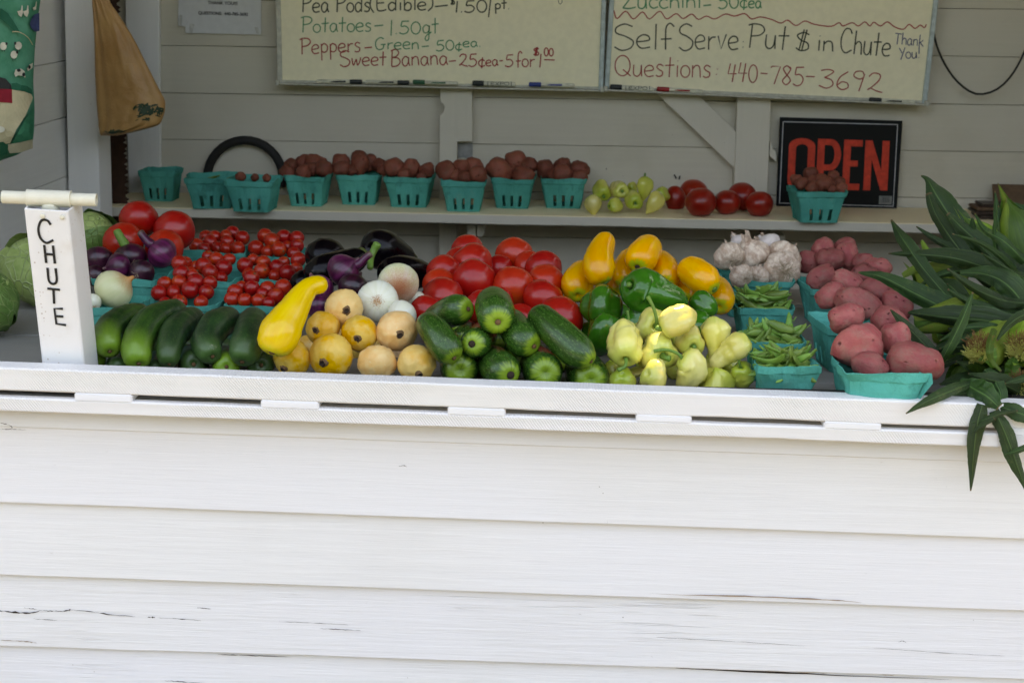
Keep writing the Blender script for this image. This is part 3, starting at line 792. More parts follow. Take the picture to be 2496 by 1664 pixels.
def basket(me, pl, pr, py, label, group, base, rot=0.0, h=.066, sc=1.0, tiltx=0.0):
    """pl, pr, py: the front rim in the photograph, left end, right end and height. Stands on z = base"""
    zf = base + h * sc
    c = hit((pl + pr) / 2, py, zf)
    wid = me['w'] if 'w' in me.keys() else max(v.co.x for v in me.vertices) * 2
    wpx = rr(pr - pl, c) * 1.0
    s = wpx / wid / (1 + abs(math.sin(rot)) * .8)
    d = wid * s
    loc = Vector((c.x, c.y + d / 2, base))
    o = link('pulp_basket', me, None, None, loc, (tiltx, 0, rot), (s, s, h / .074 if h > .07 else 1))
    tag(o, label, 'basket', group)
    return o, c, d
# sphere obstacles used to settle the produce
SPH = []        # [item index, center, radius]
ITEMS = []      # dict: kind, builder data

GP = 'teal pulp baskets on the counter'
# cherry tomato pints
cb = {}
for key, pl, pr, py, lab in (('B1', 469, 601, 617, 'teal pulp basket at the back left of the cherry tomato baskets'),
                             ('B2', 606, 736, 626, 'teal pulp basket at the back right of the cherry tomato baskets'),
                             ('B3', 434, 573, 687, 'middle left teal basket of cherry tomatoes beside the red onions'),
                             ('B4', 582, 732, 683, 'middle right teal basket of cherry tomatoes beside the eggplants'),
                             ('B5', 371, 529, 744, 'front left teal basket of cherry tomatoes behind the cucumbers'),
                             ('B6', 543, 694, 748, 'front right teal basket of cherry tomatoes left of the crookneck squash')):
    cb[key] = basket(PINT[len(cb) % 3], pl, pr, py, lab, GP, COUNTER_Z, rot=R(random.uniform(-2, 2)))
cb['O1'] = basket(QUART[0], 208, 398, 683, 'wide teal basket full of red onions next to the chute', GP, COUNTER_Z, h=.074, rot=R(-4))
cb['O2'] = basket(QUART[1], 190, 338, 752, 'teal basket holding a pale yellow onion behind the leftmost cucumber', GP, COUNTER_Z, h=.074, rot=R(3))
cb['T'] = basket(QUART[2], 300, 478, 640, 'teal basket under the big tomatoes behind the red onions', GP, COUNTER_Z, h=.074, rot=R(3))
cb['K3'] = basket(PINT_PLAIN, 1841, 2010, 897, 'frontmost teal basket of pea pods at the rail', GP, COUNTER_Z)
cb['K2'] = basket(PINT[1], 1822, 1974, 836, 'middle teal basket of pea pods', GP, COUNTER_Z, rot=R(-2))
cb['K1'] = basket(PINT[2], 1797, 1944, 754, 'rear teal basket of pea pods in front of the garlic', GP, COUNTER_Z, rot=R(1))
cb['G'] = basket(QUART[3], 1757, 1946, 686, 'teal basket piled with garlic bulbs', GP, COUNTER_Z, h=.074)
cb['P2'] = basket(QUART[0], 1990, 2200, 800, 'middle teal basket of red potatoes, mostly hidden', GP, COUNTER_Z, h=.078, rot=R(8))
cb['P1'] = basket(QUART_PLAIN, 2048, 2291, 921, 'large front teal basket of red potatoes with a sagging rim', GP, COUNTER_Z, h=.072, rot=R(-1))
cb['P3'] = basket(QUART[1], 1962, 2140, 706, 'rear teal basket of red potatoes right of the garlic', GP, COUNTER_Z, h=.074, rot=R(6))
# shelf baskets
GS = 'teal pulp baskets on the wall shelf'
sb = []
shelf_b = [(330, 428, 419, 0, 'empty teal basket at the far left end of the shelf', .9), (428, 576, 436, 9, 'crooked teal basket holding yellow beans on the shelf', 1),
    (541, 672, 443, -3, 'teal basket with a few low potatoes, third from the left on the shelf', 1), (684, 801, 431, -3, 'teal basket of potatoes under the right foot of the black hoop', 1),
    (813, 927, 428, 0, 'teal basket heaped with tall potatoes, fifth from the left on the shelf', 1), (932, 1055, 434, 0, 'teal basket of potatoes just left of the wall stud', 1),
    (1069, 1186, 443, 2, 'teal basket of potatoes right in front of the wall stud', 1), (1191, 1308, 437, -2, 'teal basket with one big potato on top of its heap', 1),
    (1315, 1434, 437, 0, 'teal basket of potatoes next to the shelf peppers', 1), (1932, 2073, 469, 5, 'teal basket of small potatoes in front of the OPEN sign', 1)]
for i, (pl, pr, py, rot, lab, sc) in enumerate(shelf_b):
    x = at((pl + pr) / 2, py, 3.85).x
    sb.append(basket(QUART[i % 4], pl, pr, py, lab, GS, shelf_z(x) + .0005, rot=R(rot), h=.083))

# ------------------------------------------------------------------ round produce: shared meshes
def ball_mesh(name, prof, lobes=0, lamp=0.0, seed=0, nseg=22, namp=0.0, nf=1.3, depthf=1.0):
    """lathe in unit radius; prof = [(z, r)] from bottom to top; pole up is the stem side"""
    V, U, Fc = [], [], []
    m = len(prof)
    for i, (z, r) in enumerate(prof):
        for j in range(nseg):
            ph = 2 * math.pi * j / nseg
            rad = r
            if lobes: rad *= 1 + lamp * (math.cos(lobes * ph + seed) * .7 + math.cos((lobes + 2) * ph + seed * 2) * .3) * min(1, max(0, i / (m - 1) * 1.6 - .2))
            p = Vector((rad * math.cos(ph), rad * math.sin(ph), z))
            if namp:
                q = p.normalized() * 1 if p.length > .01 else p
                p = p * (1 + namp * mn.noise(q * nf + Vector((seed * 3.3, seed, 0))) + namp * .35 * mn.noise(q * nf * 3 + Vector((seed, 9, 0))))
            V.append(p); U.append((j / nseg, i / (m - 1)))
    for i in range(m - 1):
        for j in range(nseg):
            Fc.append([i * nseg + j, i * nseg + (j + 1) % nseg, (i + 1) * nseg + (j + 1) % nseg, (i + 1) * nseg + j])
    return mesh_from(name, V, Fc, U)
def sph_prof(n=14, sq=1.0, top=0.0, bot=0.0, pw=1.0):
    out = []
    for i in range(n + 1):
        a = math.pi * i / n
        z, r = -math.cos(a) * sq, max(.001, math.sin(a) ** pw)
        if top: z -= top * math.exp(-((math.pi - a) / .35) ** 2)
        if bot: z += bot * math.exp(-(a / .3) ** 2)
        out.append((z, r))
    return out
BALL = {}
BALL['tomato'] = [ball_mesh('tomato', sph_prof(16, .93 + .03 * s, .12, .03), 5, .03, s, namp=.05, nf=.9) for s in range(4)]
BALL['cherry'] = [ball_mesh('cherry_tomato', sph_prof(10, .97 + .06 * s, .05), 0, 0, s, nseg=16, namp=.03, nf=.8) for s in range(3)]
BALL['onion'] = [ball_mesh('onion', sph_prof(14, .88, 0, .03)[:-2] + [(.93, .20), (1.02, .13), (1.14, .10), (1.22, .07), (1.22, .001)], 0, 0, s, nseg=24, namp=.04, nf=.8) for s in range(3)]
BALL['ball_squash'] = [ball_mesh('squash', sph_prof(18, .93, 0, .02), 0, 0, s + 4, nseg=34, namp=.075, nf=2.9) for s in range(4)]
BALL['potato'] = [ball_mesh('potato', sph_prof(14, 1.0, 0, 0, .9), 0, 0, s + 11, nseg=22, namp=.26, nf=1.15) for s in range(5)]
BALL['garlic'] = [ball_mesh('garlic_bulb', [(-.62, .001), (-.66, .14), (-.70, .3), (-.66, .55), (-.5, .82), (-.22, .98), (.1, .94), (.38, .72), (.6, .42), (.72, .22), (.84, .12), (.96, .09), (1.02, .07), (1.02, .001)], 7, .10, s, nseg=40, namp=.05, nf=1.2) for s in range(3)]
BALL['cabbage'] = [ball_mesh('cabbage_head', sph_prof(18, .88), 0, 0, s + 2, nseg=30, namp=.10, nf=1.4) for s in range(2)]
def scar_mesh(name, r, z, n=10, up=1, star=0.0, h=.06):
    V = [Vector((0, 0, z + h * .4 * up))]; U = []
    for i in range(n):
        a = 2 * math.pi * i / n; q = r * (1 + star * (1 if i % 2 else -.5))
        V.append(Vector((q * math.cos(a), q * math.sin(a), z)))
    for i in range(n):
        a = 2 * math.pi * i / n; V.append(Vector((r * .9 * math.cos(a), r * .9 * math.sin(a), z - h * up)))
    Fc = [[0, 1 + i, 1 + (i + 1) % n] for i in range(n)] + [[1 + i, 1 + n + i, 1 + n + (i + 1) % n, 1 + (i + 1) % n] for i in range(n)]
    return mesh_from(name, V, Fc, None, True)
SC_T = scar_mesh('stem_scar', .13, -.775, star=.5, up=-1, h=.03)
def woody_stem():
    V, Fc = [], []; n = 14
    for k, (r, z) in enumerate([(.23, -.885), (.17, -.925), (.125, -.955), (.13, -1.01), (.10, -1.02), (.05, -.985), (.001, -.975)]):
        for i in range(n):
            a = 6.2832 * i / n; q = r * (1 + .22 * mn.noise(Vector((math.cos(a) * 1.6, math.sin(a) * 1.6, k * .6))) + (.10 if i % 3 == 0 and k in (0, 2, 3) else 0))
            V.append(Vector((q * math.cos(a), q * math.sin(a), z + .012 * mn.noise(Vector((i * .9, k, 3))))))
    for k in range(6):
        for i in range(n): Fc.append([k * n + i, (k + 1) * n + i, (k + 1) * n + (i + 1) % n, k * n + (i + 1) % n])
    me = mesh_from('stem', V, Fc, None, False)
    me.materials.append(plain('woody squash stem', (.20, .11, .05), .85)); me.materials.append(M['stem_dark'])
    for i, f in enumerate(me.polygons): f.material_index = 1 if i >= 3 * n else 0
    return me
SC_S = woody_stem()
SC_C = scar_mesh('stem_scar', .13, -.985, star=.4, up=-1, h=.03)

ALL = []   # settle list: dict(p=[Vector], r=[float], fixed)
def place_y(px, py, r_px, z0, Y0, b):
    """depth on the heap surface: centre height z0 + r + b (Y - Y0)"""
    p = at(px, py, Y0 + .1)
    for _ in range(4):
        r = rr(r_px, p); p = hit(px, py, z0 + r, b, Y0)
    return p
def add(kind, build, pts, fixed=False):
    ALL.append(dict(kind=kind, build=build, P=[p.copy() for p, r in pts], Rr=[r for p, r in pts], fixed=fixed, s=1.0))
def ball(kind, mesh, mat, px, py, rx, label, group, cat, z0=COUNTER_Z, Y0=2.05, b=.5, sq=1.0, aim=None, scar=None, roll=0.0, ry=None, tall=None, name=None, extra=None, dY=0.0):
    p = place_y(px, py, rx, z0, Y0, b)
    if dY: p = at(px, py, p.y + dY)
    r = rr(rx, p) * {'tomato': 1.11, 'garlic': 1.2, 'onion': 1.04, 'redpot': 1.09, 'spud': 1.1, 'cherry': 1.08, 'shelf': 1.1}.get(kind, 1.0)
    def build(P, Rr, s):
        c, rad = P[0], Rr[0]
        me = mesh.copy() if False else mesh
        d = (Vector(aim) if aim is not None else Vector((random.uniform(-.5, .5), random.uniform(-.6, .3), random.uniform(.4, 1)))).normalized()
        q = d.to_track_quat('Z', 'Y')
        o = bpy.data.objects.new(name or me.name.split('.')[0], me); COL.objects.link(o)
        o.location = c; o.rotation_mode = 'QUATERNION'
        from mathutils import Quaternion
        o.rotation_quaternion = q @ Quaternion((0, 0, 1), roll + random.uniform(0, 6.28))
        zs = tall if tall else 1.0
        o.scale = (rad, rad * (ry or 1.0), rad * zs)
        if not me.materials: me.materials.append(mat)
        if o.material_slots[0].material != mat:
            o.material_slots[0].link = 'OBJECT'; o.material_slots[0].material = mat
        tag(o, label, cat, group)
        if scar:
            sm, smat = scar
            c2 = bpy.data.objects.new(sm.name.split('.')[0], sm); COL.objects.link(c2); c2.parent = o
            if not sm.materials: sm.materials.append(smat)
        if extra: extra(o, rad)
        return o
    if tall and tall > 1.25:
        add(kind, build, [(p, r)])
    else:
        add(kind, build, [(p, r * .96)])
        ALL[-1]['Rr'] = [r]; ALL[-1]['k'] = .94
    return ALL[-1]
def aimc(dx, dy, toward=1.0):
    """a direction for a scar seen from the camera: dx right, dy up, the rest towards the viewer"""
    return (rt * dx + up * dy - fwd * toward)

# ------------------------------------------------------------------ heaps of round produce
VOWELG = {}
def cherries(key, lst, lab, seed):
    o, c, d = cb[key]
    Yf = c.y
    for i, (px, py, r) in enumerate(lst):
        ball('cherry', BALL['cherry'][i % 3], M['cherry'], px, py, r, lab, lab.replace('small round red cherry tomato', 'cherry tomatoes'), 'cherry tomato',
             z0=COUNTER_Z + .045, Y0=Yf + .012, b=.42, scar=(SC_C, M['stem_dry']) if i % 3 == 0 else None,
             aim=aimc(random.uniform(-.8, .8), random.uniform(-.7, .8), random.uniform(-.4, 1)) * -1)
B1 = [(479,599,18),(502,578,16),(512,590,17),(524,577,15),(551,574,14),(568,568,16),(554,590,17),(591,580,17),(531,605,16),(580,605,17),(550,606,14),(497,606,14)]
B2 = [(624,605,19),(646,575,18),(663,587,19),(692,578,18),(724,580,17),(724,599,16),(680,608,18),(700,602,15),(652,614,15),(716,618,16)]
B3 = [(507,625,14),(527,632,17),(559,632,14),(497,648,20),(545,653,20),(512,663,18),(478,650,14),(540,677,14),(452,642,16),(466,664,15)]
B4 = [(597,647,19),(617,633,14),(642,640,17),(638,661,19),(675,651,18),(691,641,15),(701,664,19),(669,672,14),(727,633,17),(723,655,15),(606,668,15)]
B5 = [(437,642,19),(442,666,19),(438,689,18),(470,670,14),(477,687,20),(512,689,16),(463,707,21),(424,712,17),(401,692,17),(388,714,19),(503,712,18),(490,736,16),(437,737,19),(402,739,15)]
B6 = [(565,729,18),(573,711,18),(588,700,14),(613,678,19),(614,702,18),(597,731,16),(630,733,17),(652,705,19),(672,723,20),(690,700,20),(640,716,15),(655,738,14)]
CT = 'small round red cherry tomato '
for k, l, t in (('B1', B1, 'in the back left basket of six'), ('B2', B2, 'in the back right basket of six'), ('B3', B3, 'in the middle left basket beside the red onions'),
                ('B4', B4, 'in the middle right basket beside the eggplants'), ('B5', B5, 'in the front left basket behind the cucumbers'), ('B6', B6, 'in the front right basket next to the crookneck squash')):
    cherries(k, l, CT + t, 1)

def tom(px, py, r, lab, ry=None, Y0=2.20, b=.30, z0=COUNTER_Z, aim=None, mat='tomato', grp='large red tomatoes heaped in the middle of the counter', scar=True, v=None, dY=0, sq=1.0):
    ball('tomato', BALL['tomato'][v if v is not None else len(ALL) % 4], M[mat], px, py, r, lab, grp, 'tomato', z0=z0, Y0=Y0, b=b, aim=aim if aim is not None else aimc(random.uniform(-.4, .4), random.uniform(.5, 1), random.uniform(-.5, .5)),
         scar=(SC_T, M['stem_dry']) if scar else None, dY=dY, tall=sq)
TL = [(1140, 612, 38, 'red tomato at the top left peak of the tomato heap with a creased shoulder'),
 (1151, 643, 46, 'large red tomato second from the top in the left column of the heap'),
 (1156, 682, 48, 'glossy red tomato at the bottom of the left column, above the zucchini'),
 (1254, 623, 43, 'red tomato alone at the top right peak of the heap'),
 (1252, 702, 49, 'big smooth red tomato in the front centre, right above two zucchini'),
 (1325, 655, 42, 'dark red tomato at the back right edge of the heap under the peak'),
 (1331, 692, 44, 'ribbed red tomato on the right side of the heap, middle of three'),
 (1325, 728, 46, 'red tomato on the right side of the heap above the lowest one'),
 (1083, 664, 40, 'dark red tomato at the back left edge of the heap'),
 (1072, 694, 38, 'dark red tomato at the far left beside the eggplant'),
 (1080, 725, 46, 'shaded red tomato in the left flank of the heap'),
 (1040, 762, 40, 'red tomato by the white onions at the lower left corner'),
 (1176, 748, 40, 'red tomato mostly hidden between the two upper zucchini'),
 (1268, 778, 36, 'half hidden red tomato right of the upright zucchini'),
 (1364, 778, 53, 'big dark red tomato at the lower right above the longest zucchini'),
 (1214, 655, 34, 'red tomato deep in the cleft between the two peaks of the heap'),
 (1215, 735, 34, 'red tomato buried low in the middle of the heap'),
 (1120, 640, 36, 'red tomato hidden behind the left column of the heap'),
 (1290, 650, 36, 'red tomato hidden behind the top right peak of the heap')]
for px, py, r, lab in TL:
    tom(px, py, r, lab, aim=aimc(random.uniform(-.5, .5), random.uniform(.4, 1), random.uniform(-.9, .2)) if px != 1331 else aimc(-.1, .75, .35))
# big tomatoes on the left, on their basket
LT = [(338, 534, 43, 'big round red tomato, highest on the left beside the saw'), (425, 562, 46, 'wide red tomato right of the highest one, above the basket edge'),
      (402, 604, 42, 'red tomato in front with its shoulder over the purple onion'), (300, 590, 44, 'red tomato behind the green onion stems'), (282, 612, 26, 'small red tomato seen between the onion stems')]
for px, py, r, lab in LT:
    tom(px, py, r, lab, Y0=2.62, b=.55, z0=COUNTER_Z + .055, grp='big tomatoes behind the red onions', aim=aimc(random.uniform(-.3, .3), random.uniform(.6, 1), -.6))
# tomatoes on the shelf
ST = [(1646, 486, 23, 1.4, 'narrow dark red tomato at the left end of the shelf row'), (1690, 466, 31, .85, 'wide red tomato at the back, second from the left on the shelf'),
      (1708, 494, 35, .92, 'largest dark red tomato at the front of the shelf row'), (1745, 462, 27, .9, 'dark tomato at the back middle of the shelf row'),
      (1772, 494, 30, .98, 'orange red tomato right of the largest one on the shelf'), (1808, 480, 34, .95, 'red tomato at the back right of the shelf row'), (1851, 498, 31, .92, 'round dark tomato at the right end of the shelf row')]
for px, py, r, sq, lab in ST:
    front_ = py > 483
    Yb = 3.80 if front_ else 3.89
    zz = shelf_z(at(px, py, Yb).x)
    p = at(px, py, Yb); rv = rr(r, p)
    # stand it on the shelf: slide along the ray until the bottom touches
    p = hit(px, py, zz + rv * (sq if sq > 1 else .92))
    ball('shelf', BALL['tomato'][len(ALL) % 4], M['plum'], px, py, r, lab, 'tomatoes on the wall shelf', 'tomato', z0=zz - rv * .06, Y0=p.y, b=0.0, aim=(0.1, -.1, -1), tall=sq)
# round yellow squash
QL = [(838, 753, 47, (.25, -.12), 'pale yellow round squash on top of its pile, beside the white onion'), (787, 800, 43, (-.30, -.12), 'orange yellow round squash behind the crookneck squash'),
      (876, 813, 45, (-.03, -.28), 'orange yellow round squash in the middle of the pile'), (967, 806, 49, (.22, -.22), 'large yellow round squash on the right of the second row'),
      (808, 867, 56, (-.33, -.35), 'biggest pale yellow round squash resting on the rail'), (712, 872, 46, (-.5, -.8), 'pale orange round squash under the crookneck squash at the rail'),
      (919, 884, 46, (.3, -1.5), 'deep orange round squash at the rail, middle of the bottom row'), (1015, 886, 48, (.25, -.62), 'pale cream round squash at the rail next to the zucchini')]
for px, py, r, sdir, lab in QL:
    ball('ballsq', BALL['ball_squash'][len(ALL) % 4], M['ball_squash'], px, py, r, lab, 'round yellow squash piled at the rail', 'squash', Y0=2.06, b=.62,
         aim=aimc(sdir[0], sdir[1], .9) * -1, tall=(.92, 1.0, .97, 1.04)[len(ALL) % 4], ry=(1.0, 1.06, .95)[len(ALL) % 3], scar=(SC_S, M['stem_dark']), name='round_squash')
# onions with stems, roots
def onion_extra(stem=None, roots=True, stemcol='red_onion', seed=1):
    def ex(o, rad):
        q = o.rotation_quaternion.to_matrix()
        if stem:
            dirs = [Vector(s) for s in stem]          # offsets in units of pixels from the centre -> world
            pts = []
            for i, (dx, dy, dz, w) in enumerate(stem):
                wv = (rt * dx + up * dy - fwd * dz) * (zdepth(o.location) / F)
                lv = q.inverted() @ wv
                lv = Vector((lv.x / o.scale.x, lv.y / o.scale.y, lv.z / o.scale.z))
                pts.append((lv, w * (zdepth(o.location) / F) / o.scale.x))
            tube_part('stem', pts, M[stemcol], o, Vector((0, 0, 0)), nseg=10, caps=('round', 'blunt'))
        if roots:
            mb = MB(); rnd = random.Random(seed)
            for k in range(9):
                a = rnd.uniform(0, 6.28); d = Vector((math.cos(a) * .35, math.sin(a) * .35, -1 - rnd.random() * .5)).normalized()
                p0 = Vector((math.cos(a) * .07, math.sin(a) * .07, -.84)); pp = [p0]
                for t in range(4):
                    d = (d + Vector((rnd.uniform(-.4, .4), rnd.uniform(-.4, .4), rnd.uniform(-.3, .3)))).normalized(); pp.append(pp[-1] + d * .14)
                v, f, u = tube_data([(p, .012) for p in pp], nseg=4, caps=('blunt', 'point'))
                mb.add(v, f)
            mb.build('roots', M['root'], o, None, 0, True)
    return ex
def onion(px, py, r, mat, lab, grp, aim, stem=None, roots=True, stemcol='red_onion', Y0=2.3, b=.4, z0=COUNTER_Z, dY=0, tall=.95):
    ball('onion', BALL['onion'][len(ALL) % 3], M[mat], px, py, r, lab, grp, 'onion', z0=z0, Y0=Y0, b=b, aim=aim, extra=onion_extra(stem, roots, stemcol, len(ALL)), dY=dY, tall=tall)
GO = 'red onions in the left basket'
yo = cb['O1'][1].y
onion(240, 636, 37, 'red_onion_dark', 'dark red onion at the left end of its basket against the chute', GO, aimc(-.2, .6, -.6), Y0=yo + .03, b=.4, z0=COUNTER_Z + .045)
onion(318, 628, 40, 'red_onion_dark', 'dark red onion with a thick green cut stem pointing up', GO, aimc(-.25, .9, -.1), stem=[(-6, 22, 8, 13), (-16, 40, 12, 11), (-26, 58, 14, 10), (-30, 68, 14, 9)], stemcol='stem_green', Y0=yo + .03, b=.4, z0=COUNTER_Z + .045)
onion(395, 618, 37, 'red_onion', 'bright purple onion with its stem leaning to the left', GO, aimc(-.8, .6, .0), stem=[(-18, 16, 6, 15), (-32, 28, 8, 12), (-44, 42, 10, 10), (-52, 54, 10, 9)], Y0=yo + .02, b=.4, z0=COUNTER_Z + .045)
onion(290, 650, 33, 'red_onion', 'magenta onion low in the middle of the red onion basket', GO, aimc(-.7, -.1, .2), Y0=yo + .0, b=.4, z0=COUNTER_Z + .045)
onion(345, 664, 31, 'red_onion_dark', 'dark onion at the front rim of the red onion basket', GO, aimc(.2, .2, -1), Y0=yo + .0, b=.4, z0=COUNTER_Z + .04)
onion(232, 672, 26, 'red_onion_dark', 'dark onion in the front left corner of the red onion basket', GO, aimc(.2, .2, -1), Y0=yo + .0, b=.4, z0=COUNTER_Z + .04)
y2 = cb['O2'][1].y
onion(277, 706, 47, 'yellow_onion', 'pale yellow onion with a brown papery neck in the small basket', 'pale onions in the left basket', aimc(.78, .5, .05), Y0=y2 + .03, b=.3, z0=COUNTER_Z + .04, roots=True, tall=1.0)
onion(222, 738, 24, 'white_onion', 'small white onion peeking out from behind the chute', 'pale onions in the left basket', aimc(-.5, .5, -.5), Y0=y2 + .01, b=.3, z0=COUNTER_Z + .05, roots=False)
GM = 'red onions between the eggplants and the white onions'
onion(837, 660, 42, 'red_onion', 'shiny purple onion with a thick stem pointing up right over the eggplants', GM, aimc(.7, .55, .1), stem=[(28, 10, 8, 14), (42, 18, 10, 11), (56, 32, 12, 9), (70, 42, 12, 9)], Y0=2.2, b=.55)
onion(772, 706, 40, 'red_onion', 'purple onion behind the neck of the crookneck squash', GM, aimc(-.3, .7, -.3), Y0=2.2, b=.55)
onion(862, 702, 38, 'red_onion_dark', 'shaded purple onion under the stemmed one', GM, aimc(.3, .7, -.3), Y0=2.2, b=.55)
onion(775, 748, 30, 'red_onion', 'purple onion low between the crookneck and the round squash', GM, aimc(0, .7, -.5), Y0=2.2, b=.55)
GW = 'white onions in the middle of the counter'
onion(970, 690, 49, 'white_onion_pink', 'white onion with a reddish brown base, highest of the white ones', GW, aimc(-.16, .38, -.9), Y0=2.12, b=.62, roots=False, tall=.92)
onion(921, 734, 50, 'white_onion', 'clean white onion facing forward with a small brown root spot', GW, aimc(-.05, -.0, -1), Y0=2.12, b=.62, roots=False, tall=.92)
onion(980, 768, 36, 'white_onion', 'white onion half hidden behind the large round squash', GW, aimc(.4, .4, -.7), Y0=2.12, b=.62, roots=False)
onion(1012, 736, 28, 'white_onion', 'small white onion with dangling roots next to the tomatoes', GW, aimc(-.7, .6, .0), Y0=2.2, b=.5, roots=True)
# garlic
GG = 'garlic bulbs in the teal basket'
yg = cb['G'][1].y
def garlic_extra(seed, rooty):
    def ex(o, rad):
        mb = MB(); rnd = random.Random(seed)
        for k in range(46 if rooty else 14):
            a = rnd.uniform(0, 6.28); rr0 = rnd.uniform(0, .2)
            p0 = Vector((math.cos(a) * rr0, math.sin(a) * rr0, -.66)); pp = [p0]; d = Vector((math.cos(a) * .7, math.sin(a) * .7, -.6)).normalized()
            for t in range(5):
                d = (d + Vector((rnd.uniform(-.6, .6), rnd.uniform(-.6, .6), rnd.uniform(-.3, .5)))).normalized(); pp.append(pp[-1] + d * (.13 if rooty else .07))
            v, f, u = tube_data([(p, .011) for p in pp], nseg=4, caps=('blunt', 'point'))
            mb.add(v, f)
        mb.build('roots', M['root'], o, None, 0, True)
        mb = MB()
        for k in range(5):          # torn papery skin round the neck
            a = rnd.uniform(0, 6.28); w = .16
            c, s = math.cos(a), math.sin(a)
            p = [Vector((c * .30 - s * w, s * .30 + c * w, .62)), Vector((c * .30 + s * w, s * .30 - c * w, .62)),
                 Vector((c * .40 + s * w * .5, s * .40 - c * w * .5, .92 + rnd.random() * .2)), Vector((c * .28 - s * w * .4, s * .28 + c * w * .4, 1.05 + rnd.random() * .2))]
            mb.add(p, [[0, 1, 2, 3]])
        mb.build('papery_skin', M['garlic'], o)
    return ex
for i, (px, py, r, aim, rooty, mat, lab) in enumerate([
    (1775, 622, 33, aimc(-.2, .6, -.5), False, 'garlic', 'brownish garlic bulb at the left edge of the heap'),
    (1829, 618, 40, aimc(-.35, .75, .2), False, 'garlic', 'large split garlic bulb with peeling skin in the middle of the heap'),
    (1872, 594, 26, aimc(-.5, .5, -.3), False, 'garlic_white', 'small clean white garlic bulb at the back top'),
    (1912, 622, 36, aimc(.4, .5, -.5), False, 'garlic', 'garlic bulb with streaked skin at the right end'),
    (1905, 657, 40, aimc(-.1, .15, -1), True, 'garlic', 'garlic bulb showing a tangle of dry roots at the front right'),
    (1806, 670, 27, aimc(-.4, .6, -.6), False, 'garlic', 'low garlic bulb at the left of the basket rim'),
    (1846, 673, 26, aimc(.3, .6, -.6), False, 'garlic', 'low garlic bulb in the middle of the basket rim'),
    (1800, 592, 22, aimc(-.5, .7, -.3), False, 'garlic_white', 'garlic bulb half hidden at the back left')]):
    ball('garlic', BALL['garlic'][i % 3], M[mat], px, py, r, lab, GG, 'garlic', z0=COUNTER_Z + .045, Y0=yg + .02, b=.42, aim=aim, extra=garlic_extra(i, rooty), tall=1.0)
# potatoes in the big baskets on the right: (px, py, r, stretch, direction in the picture)
GR = 'red potatoes in the front right baskets'
yp, yq, yr = cb['P1'][1].y, cb['P2'][1].y, cb['P3'][1].y
RP = [(2006, 606, 25, 1.0, (1, 0), 'r', 'small dark red potato at the far back left of the potato heap'), (2060, 602, 22, 1.1, (1, .2), 'r', 'red potato at the back top of the heap'),
 (2064, 625, 26, 1.25, (.3, -1), 'r', 'knobbly red potato below the back top one'), (2023, 632, 27, 1.15, (1, -.1), 'r', 'wide red potato in the back row behind the garlic roots'),
 (1970, 640, 24, 1.0, (0, 1), 'r', 'small red potato touching the garlic roots'), (2104, 640, 22, 1.1, (1, .3), 'r', 'small red potato under the corn leaf tip'),
 (2140, 655, 27, 1.2, (1, -.6), 'r', 'red potato at the right back beside the corn'), (2106, 668, 24, 1.1, (1, 0), 'r', 'red potato crossed by a corn leaf'),
 (2003, 678, 31, 1.2, (1, .7), 'r', 'long red potato leaning on the left basket rim'), (2064, 686, 27, 1.35, (1, -.4), 'q', 'flat oval red potato in the middle of the heap'),
 (2024, 722, 29, 1.15, (1, .2), 'q', 'brownish red potato above the torn middle rim'), (2143, 706, 31, 1.35, (1, -.2), 'q', 'scabby red potato under the wide corn leaf'),
 (2090, 742, 38, 1.45, (1, -.45), 'q', 'large long red potato in the centre of the heap'), (2187, 742, 33, 1.2, (1, -.5), 'q', 'red potato with dark eyes beside the corn'),
 (2061, 775, 34, 1.2, (1, .1), 'p', 'red potato behind the lower left one'), (2168, 785, 36, 1.1, (.6, -1), 'p', 'bumpy red potato in the right of the front basket'),
 (2090, 843, 48, 1.12, (1, .3), 'p', 'large red potato on the left of the front basket'), (2184, 830, 36, 1.2, (.4, -1), 'p', 'red potato pocked with eyes above the biggest one'),
 (2120, 893, 34, 1.3, (1, -.5), 'p', 'small pitted red potato at the front rim'), (2226, 882, 48, 1.34, (1, -.1), 'p', 'biggest red potato, lying at the front right rim')]
for i, (px, py, r, tall, d, kk, lab) in enumerate(RP):
    Y0, b = {'p': (yp + .035, .30), 'q': (yq + .035, .30), 'r': (yr + .03, .30)}[kk]
    ball('redpot', BALL['potato'][i % 5], M['red_potato'], px, py, r * (1.02 if tall < 1.2 else .94), lab, GR, 'potato', z0=COUNTER_Z + .038, Y0=Y0, b=b, aim=aimc(d[0], d[1], .15), tall=tall)
# potatoes on the shelf
def spuds(bi, lst, lab, small=False):
    o, c, d = sb[bi]
    for i, it in enumerate(lst):
        px, py, r = it[:3]; tall = it[3] if len(it) > 3 else 1.05; dr = it[4] if len(it) > 4 else (1, .2)
        z = o.location.z + .058
        ball('spud', BALL['potato'][(i * 3 + bi) % 5], M['shelf_potato'], px, py, r, lab, lab, 'potato', z0=z, Y0=c.y + .01, b=.32, aim=aimc(dr[0], dr[1], .2), tall=tall)
        ALL[-1]['k'] = .85
V_ = (0, 1)
spuds(2, [(587, 430, 11), (621, 433, 9), (650, 434, 9)], 'small potato low inside the third shelf basket')
spuds(3, [(700, 420, 17), (709, 402, 15), (739, 396, 17), (765, 394, 18), (738, 421, 17), (789, 411, 19), (783, 396, 13), (760, 412, 16)], 'reddish potato in the fourth shelf basket by the hoop')
spuds(4, [(831, 394, 18), (832, 412, 18), (877, 402, 20, 1.25, V_), (903, 397, 15, 1.35, V_), (925, 403, 15, 1.1), (876, 385, 17), (852, 415, 14)], 'reddish potato in the fifth shelf basket')
